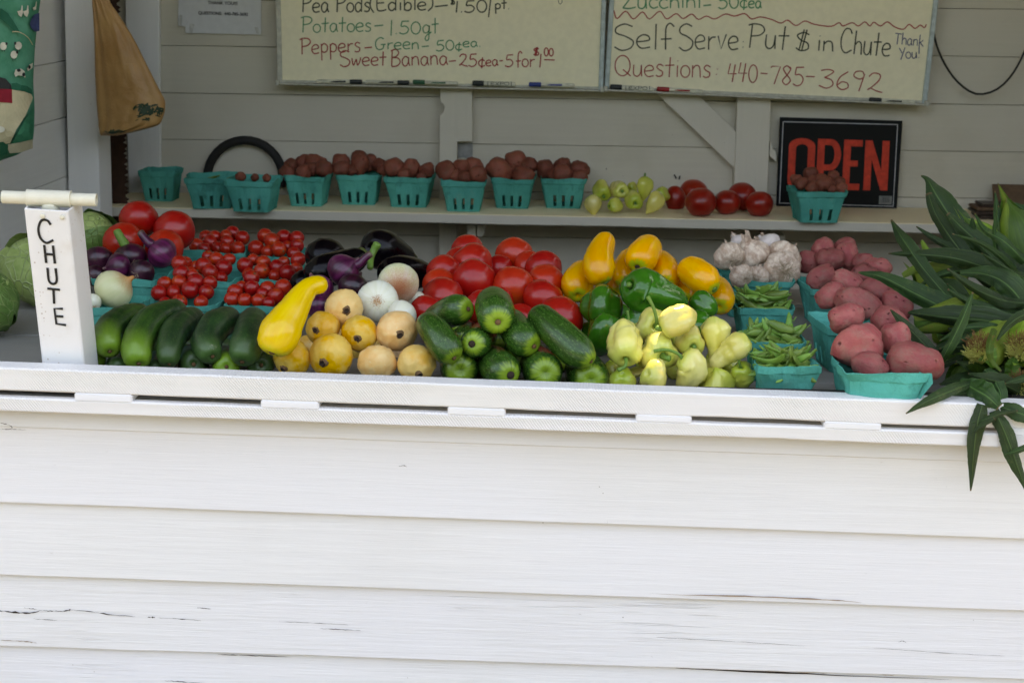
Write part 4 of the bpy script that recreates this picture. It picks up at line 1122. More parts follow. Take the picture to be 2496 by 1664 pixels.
spuds(5, [(960, 408, 22), (1003, 409, 19, 1.1, V_), (1040, 414, 16), (1027, 432, 11), (935, 414, 13), (984, 424, 14)], 'reddish potato in the sixth shelf basket left of the stud')
spuds(6, [(1088, 417, 22, 1.1, (1, -.4)), (1124, 407, 17), (1154, 404, 19), (1164, 425, 20), (1132, 432, 14), (1110, 430, 12)], 'reddish potato in the seventh shelf basket before the stud')
spuds(7, [(1216, 414, 25, 1.15, (1, -.4)), (1257, 394, 24), (1290, 403, 18), (1277, 428, 19, 1.3, (1, 0)), (1240, 420, 18)], 'reddish potato in the eighth shelf basket with the tall heap')
spuds(8, [(1328, 413, 20, 1.1, V_), (1371, 404, 19), (1371, 422, 20), (1413, 414, 20), (1412, 431, 15, 1.3, (1, 0)), (1350, 424, 14)], 'reddish potato in the ninth shelf basket by the peppers')
spuds(9, [(1940, 438, 12), (1954, 448, 14), (1976, 424, 16), (1981, 442, 13), (1979, 457, 13), (2008, 448, 18), (2001, 438, 13), (2031, 430, 13), (2046, 445, 13), (2051, 459, 13), (2026, 452, 12), (2030, 462, 11)], 'small potato in the basket before the OPEN sign')
# ------------------------------------------------------------------ long produce, each a swept body of its own
def sweep(mat, spine, label, group, cat, name, z0=COUNTER_Z, Y0=2.05, b=.5, parts=(), absY=None, fixed=False, **kw):
    px, py, r, _ = spine[0]
    if absY is None:
        p0 = place_y(px, py, r, z0, Y0, b); base = p0.y
    else: base = absY
    pts = []
    for px, py, r, dy in spine:
        p = at(px, py, base + dy); pts.append((p, rr(r, p) * (1.0 if name == 'shelf_pepper' else 1.0)))
    seed = len(ALL) * 1.37
    def build(P, Rr, s):
        o0 = sum((p for p in P), Vector((0, 0, 0))) / len(P)
        me = tube_mesh(name, list(zip(P, Rr)), o0, seed=seed, **kw)
        o = link(name, me, M[mat], None, o0); tag(o, label, cat, group)
        k = Rr[0] / rr(spine[0][2], P[0]) if False else 1
        for pt in parts: pt(o, o0, P, Rr)
        return o
    add(name, build, pts, fixed)
    return ALL[-1]
def scar_part(nm, mat, r=.16, end=0, out=.02, dirn=None, ln=.05, n=8, bend=None):
    """a stub at one end of a swept body; r and ln in units of the end radius"""
    def f(o, o0, P, Rr):
        a, b2 = (P[0], P[1]) if end == 0 else (P[-1], P[-2])
        q = Rr[0] if end == 0 else Rr[-1]
        d = (a - b2).normalized()
        if dirn is not None: d = (d * .4 + (rt * dirn[0] + up * dirn[1] - fwd * dirn[2]).normalized() * .6).normalized()
        a0 = a - d * q * (.30 if ln > .12 else .12)
        if bend:
            pts = [(a0, q * r)]
            pp = a
            for (dx, dy, dz) in bend:
                pp = pp + (rt * dx + up * dy - fwd * dz) * q; pts.append((pp, q * r * .75))
            pts[-1] = (pts[-1][0], q * r * .95)
        else:
            pts = [(a0, q * r), (a + d * q * ln * .5, q * r), (a + d * q * ln, q * r * .95)]
        tube_part(nm, pts, M[mat], o, o0, nseg=n, caps=('flat', 'blunt'), namp=.1, nfreq=1.2)
    return f
SC1 = scar_part('stem', 'stem_dry', .17, 0, ln=.06)
SCD = scar_part('stem', 'stem_dark', .26, 0, ln=.16)
# cucumbers
GCU = 'cucumbers in a row at the left end of the rail'
CU = [([(268, 858, 33, 0), (262, 815, 36, .03), (295, 780, 34, .08), (350, 766, 31, .14)], 'cucumber', 'leftmost cucumber with a bright light green tip'),
 ([(338, 888, 34, 0), (334, 840, 38, .03), (368, 785, 38, .09), (440, 756, 33, .16)], 'cucumber', 'long curved cucumber with light green ribs, second from the left'),
 ([(412, 889, 24, 0), (412, 850, 31, .02), (430, 805, 36, .07), (478, 772, 32, .14)], 'cucumber_dark', 'curved scuffed cucumber with a dry blossom tip, third from the left'),
 ([(519, 870, 31, 0), (502, 835, 36, .03), (528, 792, 38, .08), (570, 776, 31, .13)], 'cucumber_dark', 'thick dark cucumber with white scratches, fourth from the left'),
 ([(590, 884, 35, 0), (598, 850, 40, .02), (612, 803, 39, .08), (622, 772, 33, .13)], 'cucumber_dark', 'fat dark cucumber right beside the crookneck squash'),
 ([(228, 878, 31, 0), (222, 862, 34, .05), (235, 850, 28, .12)], 'cucumber', 'cucumber low in the left corner against the chute'),
 ([(287, 900, 26, 0), (290, 885, 28, .05), (300, 870, 25, .12)], 'cucumber_dark', 'cucumber peeking over the rail below the two leftmost'),
 ([(380, 905, 24, 0), (380, 890, 26, .05), (385, 875, 25, .12)], 'cucumber_dark', 'dark cucumber barely showing over the rail, third in the bottom row'),
 ([(472, 888, 34, 0), (470, 880, 36, .05), (470, 865, 30, .12)], 'cucumber_dark', 'dark cucumber in the bottom row below the scratched one'),
 ([(552, 894, 32, 0), (552, 885, 34, .05), (552, 868, 30, .12)], 'cucumber', 'light green tipped cucumber in the bottom row'),
 ([(637, 890, 33, 0), (637, 882, 34, .05), (637, 868, 30, .12)], 'cucumber_dark', 'dark cucumber in the bottom row under the squash tip')]
for i, (sp, mt, lab) in enumerate(CU):
    top = i < 5
    sweep(mt, sp, lab, GCU, 'cucumber', 'cucumber', Y0=2.05 if not top else 2.03, b=.4 if not top else .75, z0=COUNTER_Z + (.010 if top else 0), nseg=24, caps=('soft', 'soft'), lobes=7, lamp=.02, namp=.06, nfreq=1.1, wart=.14,
          parts=[scar_part('blossom_end', 'stem_dry', .16, 0, ln=.04)])
# crookneck squash
sweep('squash', [(662, 862, 43, 0), (680, 815, 51, .015), (714, 757, 38, .04), (752, 702, 25, .07), (797, 692, 22, .09)], 'bright yellow crookneck squash leaning across the piles beside the cucumbers', 'yellow squash', 'squash', 'crookneck_squash',
      Y0=2.0, b=1.3, z0=COUNTER_Z + .02, nseg=30, caps=('soft', 'round'), namp=.05, nfreq=.8, wart=.1, parts=[scar_part('blossom_end', 'stem_dry', .17, 0, ln=.03)])
# zucchini
GZ = 'zucchini heaped at the middle of the rail'
ZU = [([(1143, 753, 34, 0), (1108, 757, 39, .02), (1050, 782, 30, .10)], 'SC', 'plump zucchini pointing right at the top left of its heap', .9),
 ([(1214, 786, 44, 0), (1208, 765, 48, .03), (1200, 728, 44, .10)], 'SC', 'fat zucchini facing forward at the top of the heap, under the tomatoes', .9),
 ([(1108, 874, 34, 0), (1087, 845, 40, .015), (1058, 805, 36, .04), (1035, 780, 28, .08)], 'SC', 'long glossy zucchini slanting down right on the left side of the heap', .7),
 ([(1150, 838, 34, 0), (1162, 834, 38, .03), (1180, 815, 36, .12)], 'SD', 'zucchini with a thick black stem stub in the middle of the heap', .6),
 ([(1303, 845, 37, 0), (1275, 826, 43, .02), (1238, 775, 36, .10)], 'SC', 'speckled zucchini slanting right in the centre of the heap', .7),
 ([(1442, 882, 28, 0), (1408, 856, 43, .015), (1350, 803, 40, .05), (1303, 762, 34, .10)], 'SC', 'longest zucchini with a yellow tip lying diagonally on the right', .6),
 ([(1122, 902, 44, 0), (1120, 896, 48, .04), (1115, 880, 42, .13)], None, 'zucchini at the rail, leftmost of the bottom row', .5),
 ([(1245, 914, 38, 0), (1222, 902, 46, .03), (1200, 880, 42, .13)], 'SD', 'zucchini at the rail with a brown stem stub', .5),
 ([(1330, 908, 44, 0), (1322, 902, 48, .04), (1305, 880, 42, .13)], None, 'zucchini at the rail below the centre one', .5),
 ([(1440, 925, 46, 0), (1432, 918, 52, .04), (1420, 895, 46, .13)], None, 'dark zucchini at the rail under the tip of the longest one', .5)]
for i, (sp, sc, lab, b) in enumerate(ZU):
    sweep('zucchini', sp, lab, GZ, 'zucchini', 'zucchini', Y0=2.045, b=b if i < 6 else .4, z0=COUNTER_Z + (.012 if i < 6 else .0), nseg=26, caps=('soft', 'round'), lobes=5, lamp=.012, namp=.03, nfreq=.8,
          parts=[] if sc is None else [SC1 if sc == 'SC' else SCD])
# orange yellow squash at the back right
GY = 'orange yellow squash heaped behind the green peppers'
ring = scar_part('stem', 'stem_dark', .19, 0, ln=.06); grn = scar_part('stem', 'stem_green', .30, 0, ln=.10)
YS = [([(1475, 690, 30, 0), (1461, 660, 40, .01), (1462, 620, 34, .04), (1482, 572, 22, .08)], [grn, scar_part('stem_tip', 'stem_green', .35, 1, ln=.25)], 'upright orange yellow squash with its neck standing highest', .9),
 ([(1408, 722, 34, 0), (1408, 690, 40, .03), (1430, 650, 30, .08)], [], 'orange squash lying behind the upright one on the left', .5),
 ([(1553, 652, 34, 0), (1562, 630, 40, .02), (1590, 592, 34, .08)], [ring], 'yellow squash pointing at the viewer with a dark stem end', .9),
 ([(1520, 690, 26, 0), (1525, 660, 34, .03), (1545, 615, 26, .08)], [], 'orange squash behind the forward facing one', .5),
 ([(1618, 690, 32, 0), (1622, 668, 38, .03), (1600, 630, 34, .09)], [], 'round ended orange squash in the middle behind the big green pepper', .6),
 ([(1742, 706, 28, 0), (1715, 680, 40, .02), (1665, 646, 34, .07)], [grn], 'yellow squash slanting down right with a green stem ring', .8),
 ([(1752, 748, 32, 0), (1755, 725, 36, .03), (1738, 690, 32, .09)], [], 'orange squash at the right edge under the slanting one', .4),
 ([(1502, 712, 20, 0), (1500, 690, 26, .03), (1500, 665, 24, .08)], [], 'orange squash showing in the gap above the green peppers', .4),
 ([(1672, 730, 24, 0), (1668, 712, 30, .03), (1660, 690, 28, .08)], [], 'orange squash low between the round one and the slanting one', .4)]
for sp, parts, lab, b in YS:
    sweep('orange_squash', sp, lab, GY, 'squash', 'yellow_squash', Y0=2.20, b=b * .8, nseg=26, caps=('soft', 'round'), namp=.05, nfreq=.8, wart=.06, parts=parts)
# green peppers
GG2 = 'green bell peppers'
GPp = [([(1533, 694, 40, -.015), (1562, 706, 51, .0), (1610, 724, 42, .0), (1676, 738, 24, .01)], ('dimple', 'round'), 'big glossy green pepper lying on its side across the heap', .95, .09),
 ([(1470, 718, 40, .02), (1466, 745, 48, 0), (1462, 785, 38, .0), (1458, 800, 24, .0)], ('dimple', 'round'), 'green pepper with a dusty brown top on the left', .7, .10),
 ([(1490, 775, 34, .01), (1480, 800, 44, 0), (1465, 835, 36, .0), (1458, 868, 22, .0)], ('dimple', 'round'), 'dark green pepper in the shade beside the longest zucchini', .5, .10),
 ([(1690, 722, 24, .01), (1712, 740, 30, 0), (1745, 765, 22, .0)], ('dimple', 'round'), 'small green pepper under the orange squash on the right', .7, .08),
 ([(1690, 790, 34, .02), (1710, 795, 38, 0), (1735, 800, 30, .0)], ('dimple', 'round'), 'dark green pepper behind the hanging pale pepper', .5, .08),
 ([(1545, 770, 30, .02), (1560, 785, 36, 0), (1590, 800, 30, .0)], ('dimple', 'round'), 'green pepper beneath the big glossy one', .5, .08)]
for sp, caps, lab, b, la in GPp:
    sweep('green_pepper', sp, lab, GG2, 'pepper', 'green_pepper', Y0=2.14, b=b, nseg=36, caps=caps, lobes=4, lamp=la * 1.5, lfade=.35, namp=.07, nfreq=.7, parts=[scar_part('stem', 'stem_green', .18, 0, ln=.12)])
# pale banana peppers at the rail
GB = 'pale yellow peppers heaped at the rail'
def st(bend, r=.17): return scar_part('stem', 'stem_green', r, 0, ln=.2, bend=bend, n=10)
BPp = [([(1525, 878, 34, -.02), (1524, 848, 41, .0), (1521, 812, 36, .02), (1518, 776, 24, .03)], [st([(-.0, -.1, .5), (-.15, -.35, .3), (-.5, -.25, .1)])], 0, 'large pale pepper hanging tip up with its curled stem at the bottom', .8, ('dimple', 'round')),
 ([(1535, 790, 24, .05), (1538, 815, 28, .05), (1535, 840, 24, .05)], [st([(-.1, .5, .1), (-.15, .9, .0)])], 0, 'pale pepper standing behind the large hanging one', .8, ('dimple', 'round')),
 ([(1600, 795, 33, 0), (1592, 795, 39, .02), (1575, 800, 34, .06)], [st([(0, .3, .4), (-.25, 1.0, .15), (-.45, .9, .0)])], 0, 'pale pepper facing forward with a tall bent stem', 1.1, ('dimple', 'round')),
 ([(1613, 802, 28, 0), (1642, 788, 35, .0), (1672, 773, 30, .005), (1698, 762, 15, .01)], [st([(-.2, .0, .4), (-.35, .15, .15)], .28)], 0, 'sunlit cream pepper lying on top of the heap', 1.25, ('dimple', 'round')),
 ([(1618, 868, 36, 0), (1606, 860, 44, .02), (1590, 850, 38, .06)], [st([(.1, -.1, .3), (.3, -.05, .2)], .25)], 0, 'round pale pepper facing forward in the middle of the heap', .9, ('dimple', 'round')),
 ([(1690, 846, 27, 0), (1684, 832, 34, .02), (1670, 818, 30, .05)], [st([(.0, .0, .3), (.1, .1, .2)], .25)], 0, 'pale yellow pepper with sun on its shoulder, behind the twisted one', 1.0, ('dimple', 'round')),
 ([(1737, 770, 26, .015), (1740, 800, 36, .01), (1746, 842, 25, .0), (1744, 882, 17, .0)], [], 0, 'yellow pepper hanging tip down at the upper right of the heap', 1.0, ('round', 'blunt')),
 ([(1826, 826, 22, 0), (1804, 840, 31, .0), (1768, 866, 23, .005), (1732, 894, 14, .005)], [st([(.3, -.1, .1), (.5, -.3, .0)])], 0, 'greenish yellow pepper slanting down left on the right side', .8, ('dimple', 'round')),
 ([(1660, 872, 30, 0), (1685, 892, 36, .0), (1672, 925, 29, .0), (1650, 942, 22, .0)], [st([(-.3, .35, .1), (-.9, .3, .0), (-1.05, -.1, .0)])], 0, 'twisted pale green pepper with an arched stem at the rail', .75, ('dimple', 'round')),
 ([(1742, 895, 26, 0), (1750, 915, 42, .0), (1745, 940, 44, .01), (1740, 965, 30, .01)], [], 1, 'broad light green pepper with a pointed shoulder at the rail', .6, ('point', 'round')),
 ([(1806, 893, 22, 0), (1808, 915, 30, .01), (1806, 945, 28, .01)], [st([(-.2, .3, .3), (-.1, .9, .1)])], 1, 'greener pepper with a thin stem next to the pea basket', .6, ('dimple', 'round')),
 ([(1516, 912, 24, 0), (1518, 922, 33, .01), (1520, 938, 28, .02)], [], 1, 'small pale green pepper at the rail, leftmost of the bottom row', .5, ('soft', 'round')),
 ([(1578, 910, 28, 0), (1594, 916, 38, .01), (1612, 925, 30, .02)], [], 0, 'lumpy pale pepper at the rail under the round one', .5, ('soft', 'round')),
 ([(1552, 895, 22, .03), (1555, 905, 30, .03), (1560, 915, 26, .03)], [], 0, 'pale pepper hidden in the gap behind the bottom row', .5, ('soft', 'round')),
 ([(1730, 875, 22, .04), (1728, 890, 30, .04), (1725, 905, 26, .04)], [], 0, 'pale pepper seen in the gap under the hanging yellow one', .5, ('soft', 'round')),
 ([(1490, 878, 26, .06), (1500, 895, 30, .06), (1510, 910, 26, .06)], [], 1, 'pale green pepper deep between the zucchini and the hanging pepper', .5, ('soft', 'round'))]
for sp, parts, gm, lab, b, caps in BPp:
    sweep('banana_pepper_green' if gm else 'banana_pepper', sp, lab, GB, 'pepper', 'pale_pepper', Y0=2.03, b=b * .95, nseg=32, caps=caps, lobes=3, lamp=.17, lfade=.25, namp=.20, nfreq=1.2, parts=parts)
    if 'sunlit' in lab: ALL[-1]['lit'] = True
# peppers on the shelf
SB = [([(1446, 474, 15, .01), (1446, 494, 21, 0), (1447, 530, 7, -.01)], ('round', 'point'), 'pale green pepper pointing down at the front left of the shelf peppers'),
 ([(1472, 480, 19, 0), (1466, 462, 20, .03), (1462, 448, 16, .06)], ('dimple', 'round'), 'pepper end on, on top at the left of the shelf peppers'),
 ([(1484, 502, 13, 0), (1498, 501, 17, .01), (1508, 498, 14, .04)], ('dimple', 'round'), 'small pepper with its stem to the left on the shelf'),
 ([(1517, 466, 19, 0), (1508, 464, 20, .04), (1490, 462, 16, .08)], ('dimple', 'round'), 'pepper showing its stem end in the middle of the shelf peppers'),
 ([(1549, 496, 18, 0), (1545, 488, 20, .03), (1538, 474, 16, .06)], ('dimple', 'round'), 'pepper facing forward at the front middle of the shelf peppers'),
 ([(1572, 430, 17, .01), (1571, 452, 20, 0), (1567, 492, 6, -.01)], ('round', 'point'), 'pepper standing tip down with a dark stem on the shelf'),
 ([(1606, 470, 15, .02), (1597, 490, 20, 0), (1574, 522, 6, -.015)], ('round', 'point'), 'pepper with a bent tip at the front right of the shelf peppers'),
 ([(1606, 474, 14, 0), (1614, 474, 17, .03), (1622, 478, 14, .06)], ('soft', 'round'), 'shaded pepper behind at the right of the shelf peppers'),
 ([(1536, 462, 12, .05), (1540, 460, 15, .06), (1550, 462, 12, .07)], ('soft', 'round'), 'pepper hidden at the back of the shelf peppers')]
for i, (sp, caps, lab) in enumerate(SB):
    yb = 3.80 if sp[1][1] > 483 else 3.86
    sweep('banana_pepper' if i % 3 == 0 else 'banana_pepper_green', sp, lab, 'pale peppers on the wall shelf', 'pepper', 'shelf_pepper', absY=yb - .01, fixed=True, nseg=22, caps=caps, lobes=3, lamp=.15, namp=.14, nfreq=1.1,
          parts=[scar_part('stem', 'stem_green', .16, 0, ln=.5)] if i in (5,) else ([scar_part('stem', 'stem_green', .2, 0, ln=.15)] if caps[0] == 'dimple' else []))
# eggplants
GE = 'dark eggplants behind the white onions'
def calyx(o, o0, P, Rr):
    a, b2 = P[-1], P[-2]; q = Rr[-1]; d = (a - b2).normalized()
    sd = d.cross(Vector((0, 0, 1))).normalized(); ud = sd.cross(d)
    V, Fc = [a + d * q * .12], []
    n = 20
    for k in range(3):
        for j in range(n):
            an = 2 * math.pi * j / n; long = 1 if j % 4 == 0 else (.45 if j % 2 else .2)
            rad = q * (.45, .85, 1.04)[k]; back = q * (.0, .22, .35 + .65 * long)[k]
            V.append(a + (sd * math.cos(an) + ud * math.sin(an)) * rad - d * back)
    for j in range(n): Fc.append([0, 1 + j, 1 + (j + 1) % n])
    for k in range(2):
        for j in range(n): Fc.append([1 + k * n + j, 1 + (k + 1) * n + j, 1 + (k + 1) * n + (j + 1) % n, 1 + k * n + (j + 1) % n])
    link('cap', mesh_from('cap', rel(V, o0), Fc, None, True), M['calyx'], o)
EG = [([(752, 640, 40, 0), (795, 625, 46, .02), (838, 632, 26, .05)], 'eggplant lying at the back left of the dark group', []),
 ([(905, 605, 44, 0), (930, 608, 50, .03), (975, 625, 36, .06), (1010, 640, 22, .08)], 'largest eggplant, highest of the group, with its cap to the right', [calyx]),
 ([(745, 675, 30, 0), (790, 662, 42, .0), (850, 640, 34, .03), (895, 618, 22, .05)], 'long eggplant in front on the left with its cap pointing right', [calyx]),
 ([(925, 665, 36, 0), (975, 665, 44, .02), (1030, 668, 34, .05), (1052, 672, 22, .06)], 'eggplant at the right, half behind the top white onion', [calyx]),
 ([(715, 700, 26, 0), (745, 690, 34, .02), (790, 690, 30, .04)], 'eggplant low behind the neck of the crookneck squash', [])]
for i, (sp, lab, parts) in enumerate(EG):
    sweep('eggplant', sp, lab, GE, 'eggplant', 'eggplant', Y0=2.32, b=.45, nseg=26, caps=('soft', 'round'), namp=.03, nfreq=.7, parts=parts)
sweep('stem_green', [(902, 655, 8, -.02), (904, 630, 8, .0), (912, 608, 9, .01), (922, 592, 11, .01)], 'curved green eggplant stem standing up in front of the largest eggplant', 'eggplant stems', 'stem', 'cut_stem', absY=2.42, fixed=True, nseg=10, caps=('blunt', 'blunt'))


# more produce lower in the heaps, seen in the gaps
for k, (px, py, r) in enumerate([(755, 850, 38), (862, 850, 36), (965, 862, 36), (908, 850, 34), (835, 820, 34)]):
    ball('ballsq', BALL['ball_squash'][k % 3], M['ball_squash'], px, py, r, 'round yellow squash deep in the pile, seen only in a gap between others', 'round yellow squash seen in the gaps of the pile', 'squash', Y0=2.2, b=.1, dY=.09, aim=(0, 0, 1), name='round_squash')
for k, (px, py, r) in enumerate([(1110, 790, 40), (1195, 790, 36), (1240, 745, 40), (1150, 700, 40), (1285, 700, 40), (1300, 780, 38), (1225, 690, 38), (1060, 790, 34)]):
    tom(px, py, r, 'red tomato deep in the heap, seen only in a gap between others', Y0=2.3, b=.15, grp='tomatoes seen in the gaps of the heap', dY=.08, scar=False)
for k, (x, y) in enumerate([(1180, 880), (1125, 840), (1215, 850), (1290, 885), (1375, 880), (1095, 815), (1260, 870)]):
    sweep('zucchini', [(x, y, 34, .08), (x + 4, y - 12, 38, .11), (x + 8, y - 30, 34, .19)], 'zucchini deep in the heap, seen only in a gap between others', 'zucchini seen in the gaps of the heap', 'zucchini', 'zucchini', Y0=2.05, b=.2, nseg=18, caps=('soft', 'round'))
for k, (x, y) in enumerate([(300, 850), (375, 860), (450, 858), (535, 860), (590, 875)]):
    sweep('cucumber_dark', [(x, y, 30, .09), (x + 4, y - 12, 34, .12), (x + 14, y - 34, 30, .2)], 'cucumber deep in the row, seen only in a gap between others', 'cucumbers seen in the gaps of the row', 'cucumber', 'cucumber', Y0=2.05, b=.2, nseg=18, caps=('soft', 'round'))
for k, (x, y) in enumerate([(1565, 880), (1640, 900), (1700, 900), (1740, 890), (1780, 895), (1590, 830), (1655, 830), (1710, 810)]):
    sweep('banana_pepper_green', [(x - 18, y, 26, .07), (x, y - 4, 32, .07), (x + 20, y - 8, 24, .08)], 'pale pepper deep in the heap, seen only in a gap between others', 'pale peppers seen in the gaps of the heap', 'pepper', 'pale_pepper', Y0=2.05, b=.25, nseg=20, caps=('soft', 'round'), lobes=3, lamp=.06, namp=.1)
for k, (x, y) in enumerate([(1520, 790), (1560, 830), (1440, 830), (1660, 800)]):
    sweep('green_pepper', [(x - 18, y, 34, .07), (x, y - 4, 42, .07), (x + 22, y - 8, 32, .08)], 'green pepper deep in the heap, seen only in a gap between others', 'green peppers seen in the gaps of the heap', 'pepper', 'green_pepper', Y0=2.14, b=.25, nseg=24, caps=('soft', 'round'), lobes=4, lamp=.1, namp=.08)

# cabbages
GC = 'cabbages behind the chute'
def cab_extra(nl, seed, mat):
    def ex(o, rad):
        rnd = random.Random(seed)
        for k in range(nl):
            a0 = k * 2 * math.pi / nl + rnd.uniform(-.3, .3); V, U, Fc = [], [], []
            nu, nv = 12, 9; wid = rnd.uniform(.8, 1.15)
            for i in range(nu + 1):
                for j in range(nv + 1):
                    u = -1 + 2 * i / nu; v = j / nv
                    el = -1.35 + v * 2.35 * (1 - .10 * u * u)
                    az = a0 + u * wid * max(.2, math.cos(el * .8))
                    rd = 1.045 + .05 * v * v + .03 * mn.noise(Vector((u * 3 + k, v * 3, seed))) + .05 * (abs(u) ** 3) + (.03 * abs(u) if abs(u) > .8 else 0)
                    V.append(Vector((math.cos(az) * math.cos(el), math.sin(az) * math.cos(el), math.sin(el) * .9)) * rd); U.append(((u + 1) / 2, v))
            for i in range(nu):
                for j in range(nv): a = i * (nv + 1) + j; Fc.append([a, a + nv + 1, a + nv + 2, a + 1])
            link('outer_leaf', mesh_from('outer_leaf', V, Fc, U), M[mat], o)
    return ex
for i, (px, py, r, mt, lm, nl, lab, Y) in enumerate([
    (222, 575, 62, 'cabbage', 'cabbage_dark', 3, 'green cabbage showing between the chute and the tomatoes', 2.72),
    (95, 655, 88, 'cabbage', 'cabbage', 3, 'large pale green cabbage behind the chute', 2.50),
    (-38, 742, 80, 'cabbage', 'cabbage_dark', 4, 'dark leafed cabbage at the left edge of the picture', 2.25)]):
    z0 = COUNTER_Z if i else COUNTER_Z + .06
    p = hit(px, py, z0 + rr(r, at(px, py, Y)) * .9)
    ball('cabbage', BALL['cabbage'][i % 2], M[mt], px, py, r, lab, GC, 'cabbage', z0=z0, Y0=p.y, b=0.0, aim=(random.uniform(-.5, .5), -.3, .8), extra=cab_extra(nl, i + 3, lm))
    ALL[-1]['fixed'] = True

# ------------------------------------------------------------------ settle the heaps: neighbours push one another apart along their sight lines
def settle(n=36):
    items = [a for a in ALL if a['kind'] not in ('shelf',)]
    for a in items:
        a['k'] = a.get('k', 1.0); pts = []
        P, Q = a['P'], a['Rr']
        m = 1 if len(P) == 1 else 7
        a['t'] = [0.0] if m == 1 else [i / (m - 1) for i in range(m)]
    def spheres(a):
        P, Q = a['P'], a['Rr']
        if len(P) == 1: return [(P[0], Q[0] * a['k'])]
        pts = [(p.x, p.y, p.z, q) for p, q in zip(P, Q)]; out = []
        for t in a['t']:
            e = cr(pts, .06 + .88 * t); out.append((Vector(e[:3]), e[3] * (.93 if 0 < t < 1 else .7)))
        return out
    for it in range(n):
        S = [spheres(a) for a in items]
        C = [sum((s[0] for s in q), Vector()) / len(q) for q in S]
        B = [max((s[0] - c).length + s[1] for s in q) for q, c in zip(S, C)]
        mv = [0.0] * len(items); cnt = [0] * len(items)
        for i in range(len(items)):
            for j in range(i + 1, len(items)):
                if (C[i] - C[j]).length > B[i] + B[j]: continue
                if items[i]['fixed'] and items[j]['fixed']: continue
                pen = 0; pd = None
                for (pa, ra) in S[i]:
                    for (pb, rb) in S[j]:
                        d = pb - pa; q = ra + rb - d.length
                        if q > pen: pen = q; pd = (pa, pb)
                if pen > .0012:
                    ray_ = (C[i] - EYE).normalized()
                    sg = 1 if (pd[1] - pd[0]).dot(ray_) >= 0 else -1
                    amt = min(.012, pen * .35)
                    mv[i] -= sg * amt; mv[j] += sg * amt; cnt[i] += 1; cnt[j] += 1
        for k, a in enumerate(items):
            if a['fixed'] or not cnt[k]: continue
            m_ = max(-.012, min(.012, mv[k] / max(1, cnt[k]) ** .5))
            d0 = (C[k] - EYE).length; f = (d0 + m_) / d0
            NP = [EYE + (p - EYE) * f for p in a['P']]; NR = [r * f for r in a['Rr']]
            # keep off the counter and behind the rail
            low = min(p.z - r * a['k'] for p, r in zip(NP, NR)); fr = min(p.y - r for p, r in zip(NP, NR))
            if m_ > 0 and low < COUNTER_Z - .002: continue
            if m_ < 0 and fr < 1.990: continue
            if max(p.y + r for p, r in zip(NP, NR)) > WALL_Y - .008 and m_ > 0: continue
            a['P'], a['Rr'] = NP, NR
settle()
for a in ALL:
    a['build'](a['P'], a['Rr'], 1.0)

# the roof, with a gap added to throw a sun patch on the peppers
lit = [a for a in ALL if a.get('lit')][0]['P'][1]
spot = at(1632, 790, lit.y)
RZ = 2.60
tq = (RZ - spot.z) / sun_dir.z
hole = spot + sun_dir * tq
roof = empty('roof', (0, 3, 2.60), 'flat board roof over the produce stand with a gap added for sunlight', 'roof')
RO = Vector((0, 3, 2.60))
hw, hd = .026, .020
for lo, hi in (((-1.65, 1.60, RZ), (hole.x - hw, 4.2, RZ + .012)), ((hole.x + hw, 1.60, RZ), (1.68, 4.2, RZ + .012)),
               ((hole.x - hw, 1.60, RZ), (hole.x + hw, hole.y - hd, RZ + .012)), ((hole.x - hw, hole.y + hd, RZ), (hole.x + hw, 4.2, RZ + .012))):
    mb = MB(); mb.box(lo, hi); mb.build('roof_board', M['dark_wood'], roof, RO)

# ------------------------------------------------------------------ pea pods, beans
def pod(seed, bend, w=.0085, L=.062):
    rnd = random.Random(seed); pts = []
    for i in range(7):
        t = i / 6; x = (t - .5) * L; r = w * (math.sin(math.pi * (t * .9 + .05)) ** .6) * (1 + .08 * math.sin(t * 17))
        pts.append((Vector((x, bend * (t - .5) ** 2 * L * 2, rnd.uniform(-.001, .001))), max(.0012, r)))
    v, f, u = tube_data(pts, nseg=8, caps=('point', 'point'), flat=.42, step=.009)
    return mesh_from('pea_pod', v, f, u)
PODS = [pod(i, b, w, L) for i, (b, w, L) in enumerate([(.3, .0085, .062), (.5, .0075, .07), (-.2, .009, .055), (.15, .007, .072), (.7, .0085, .05), (.1, .0095, .06)])]
CAL = []
def pod_cal(L):
    mb = MB()
    for a in range(5):
        an = a * 1.256; c, s = math.cos(an), math.sin(an)
        mb.add([(L / 2, 0, 0), (L / 2 - .006, c * .0045, s * .0045), (L / 2 - .002, math.cos(an + .6) * .002, math.sin(an + .6) * .002)], [[0, 1, 2]])
    v, f, u = tube_data([(Vector((L / 2 - .002, 0, 0)), .0011), (Vector((L / 2 + .008, .001, 0)), .0012)], nseg=5, caps=('blunt', 'blunt')); mb.add(v, f)
    return mesh_from('stalk', mb.v, mb.f, None)
CAL = [pod_cal(.056)]
def fill_pods(key, n, lab, seed, spread=(1.0, 1.0), hh=.045):
    o, c, d = cb[key]; rnd = random.Random(seed)
    cx, cy = o.location.x, o.location.y
    for i in range(n):
        q = i / n
        x = cx + rnd.uniform(-.032, .032) * spread[0]; y = cy + rnd.uniform(-.026, .040) * spread[1]
        e = 1 - max(abs(x - cx), abs(y - cy)) / .055
        z = COUNTER_Z + .046 + hh * max(0, e) * (q ** .8) + .010 * q
        me = PODS[rnd.randrange(6)]
        p = link('pea_pod', me, M['pea'], None, (x, y, z), (rnd.uniform(.4, 1.7), rnd.uniform(-.6, .6), rnd.uniform(-.9, .9) + (3.14 if rnd.random() < .4 else 0)))
        sc = rnd.uniform(.66, .88); p.scale = (sc, sc, sc)
        tag(p, lab, 'pea pod', lab)
        if i > n * .4:
            link('stalk', CAL[0], M['stem_green'], p)
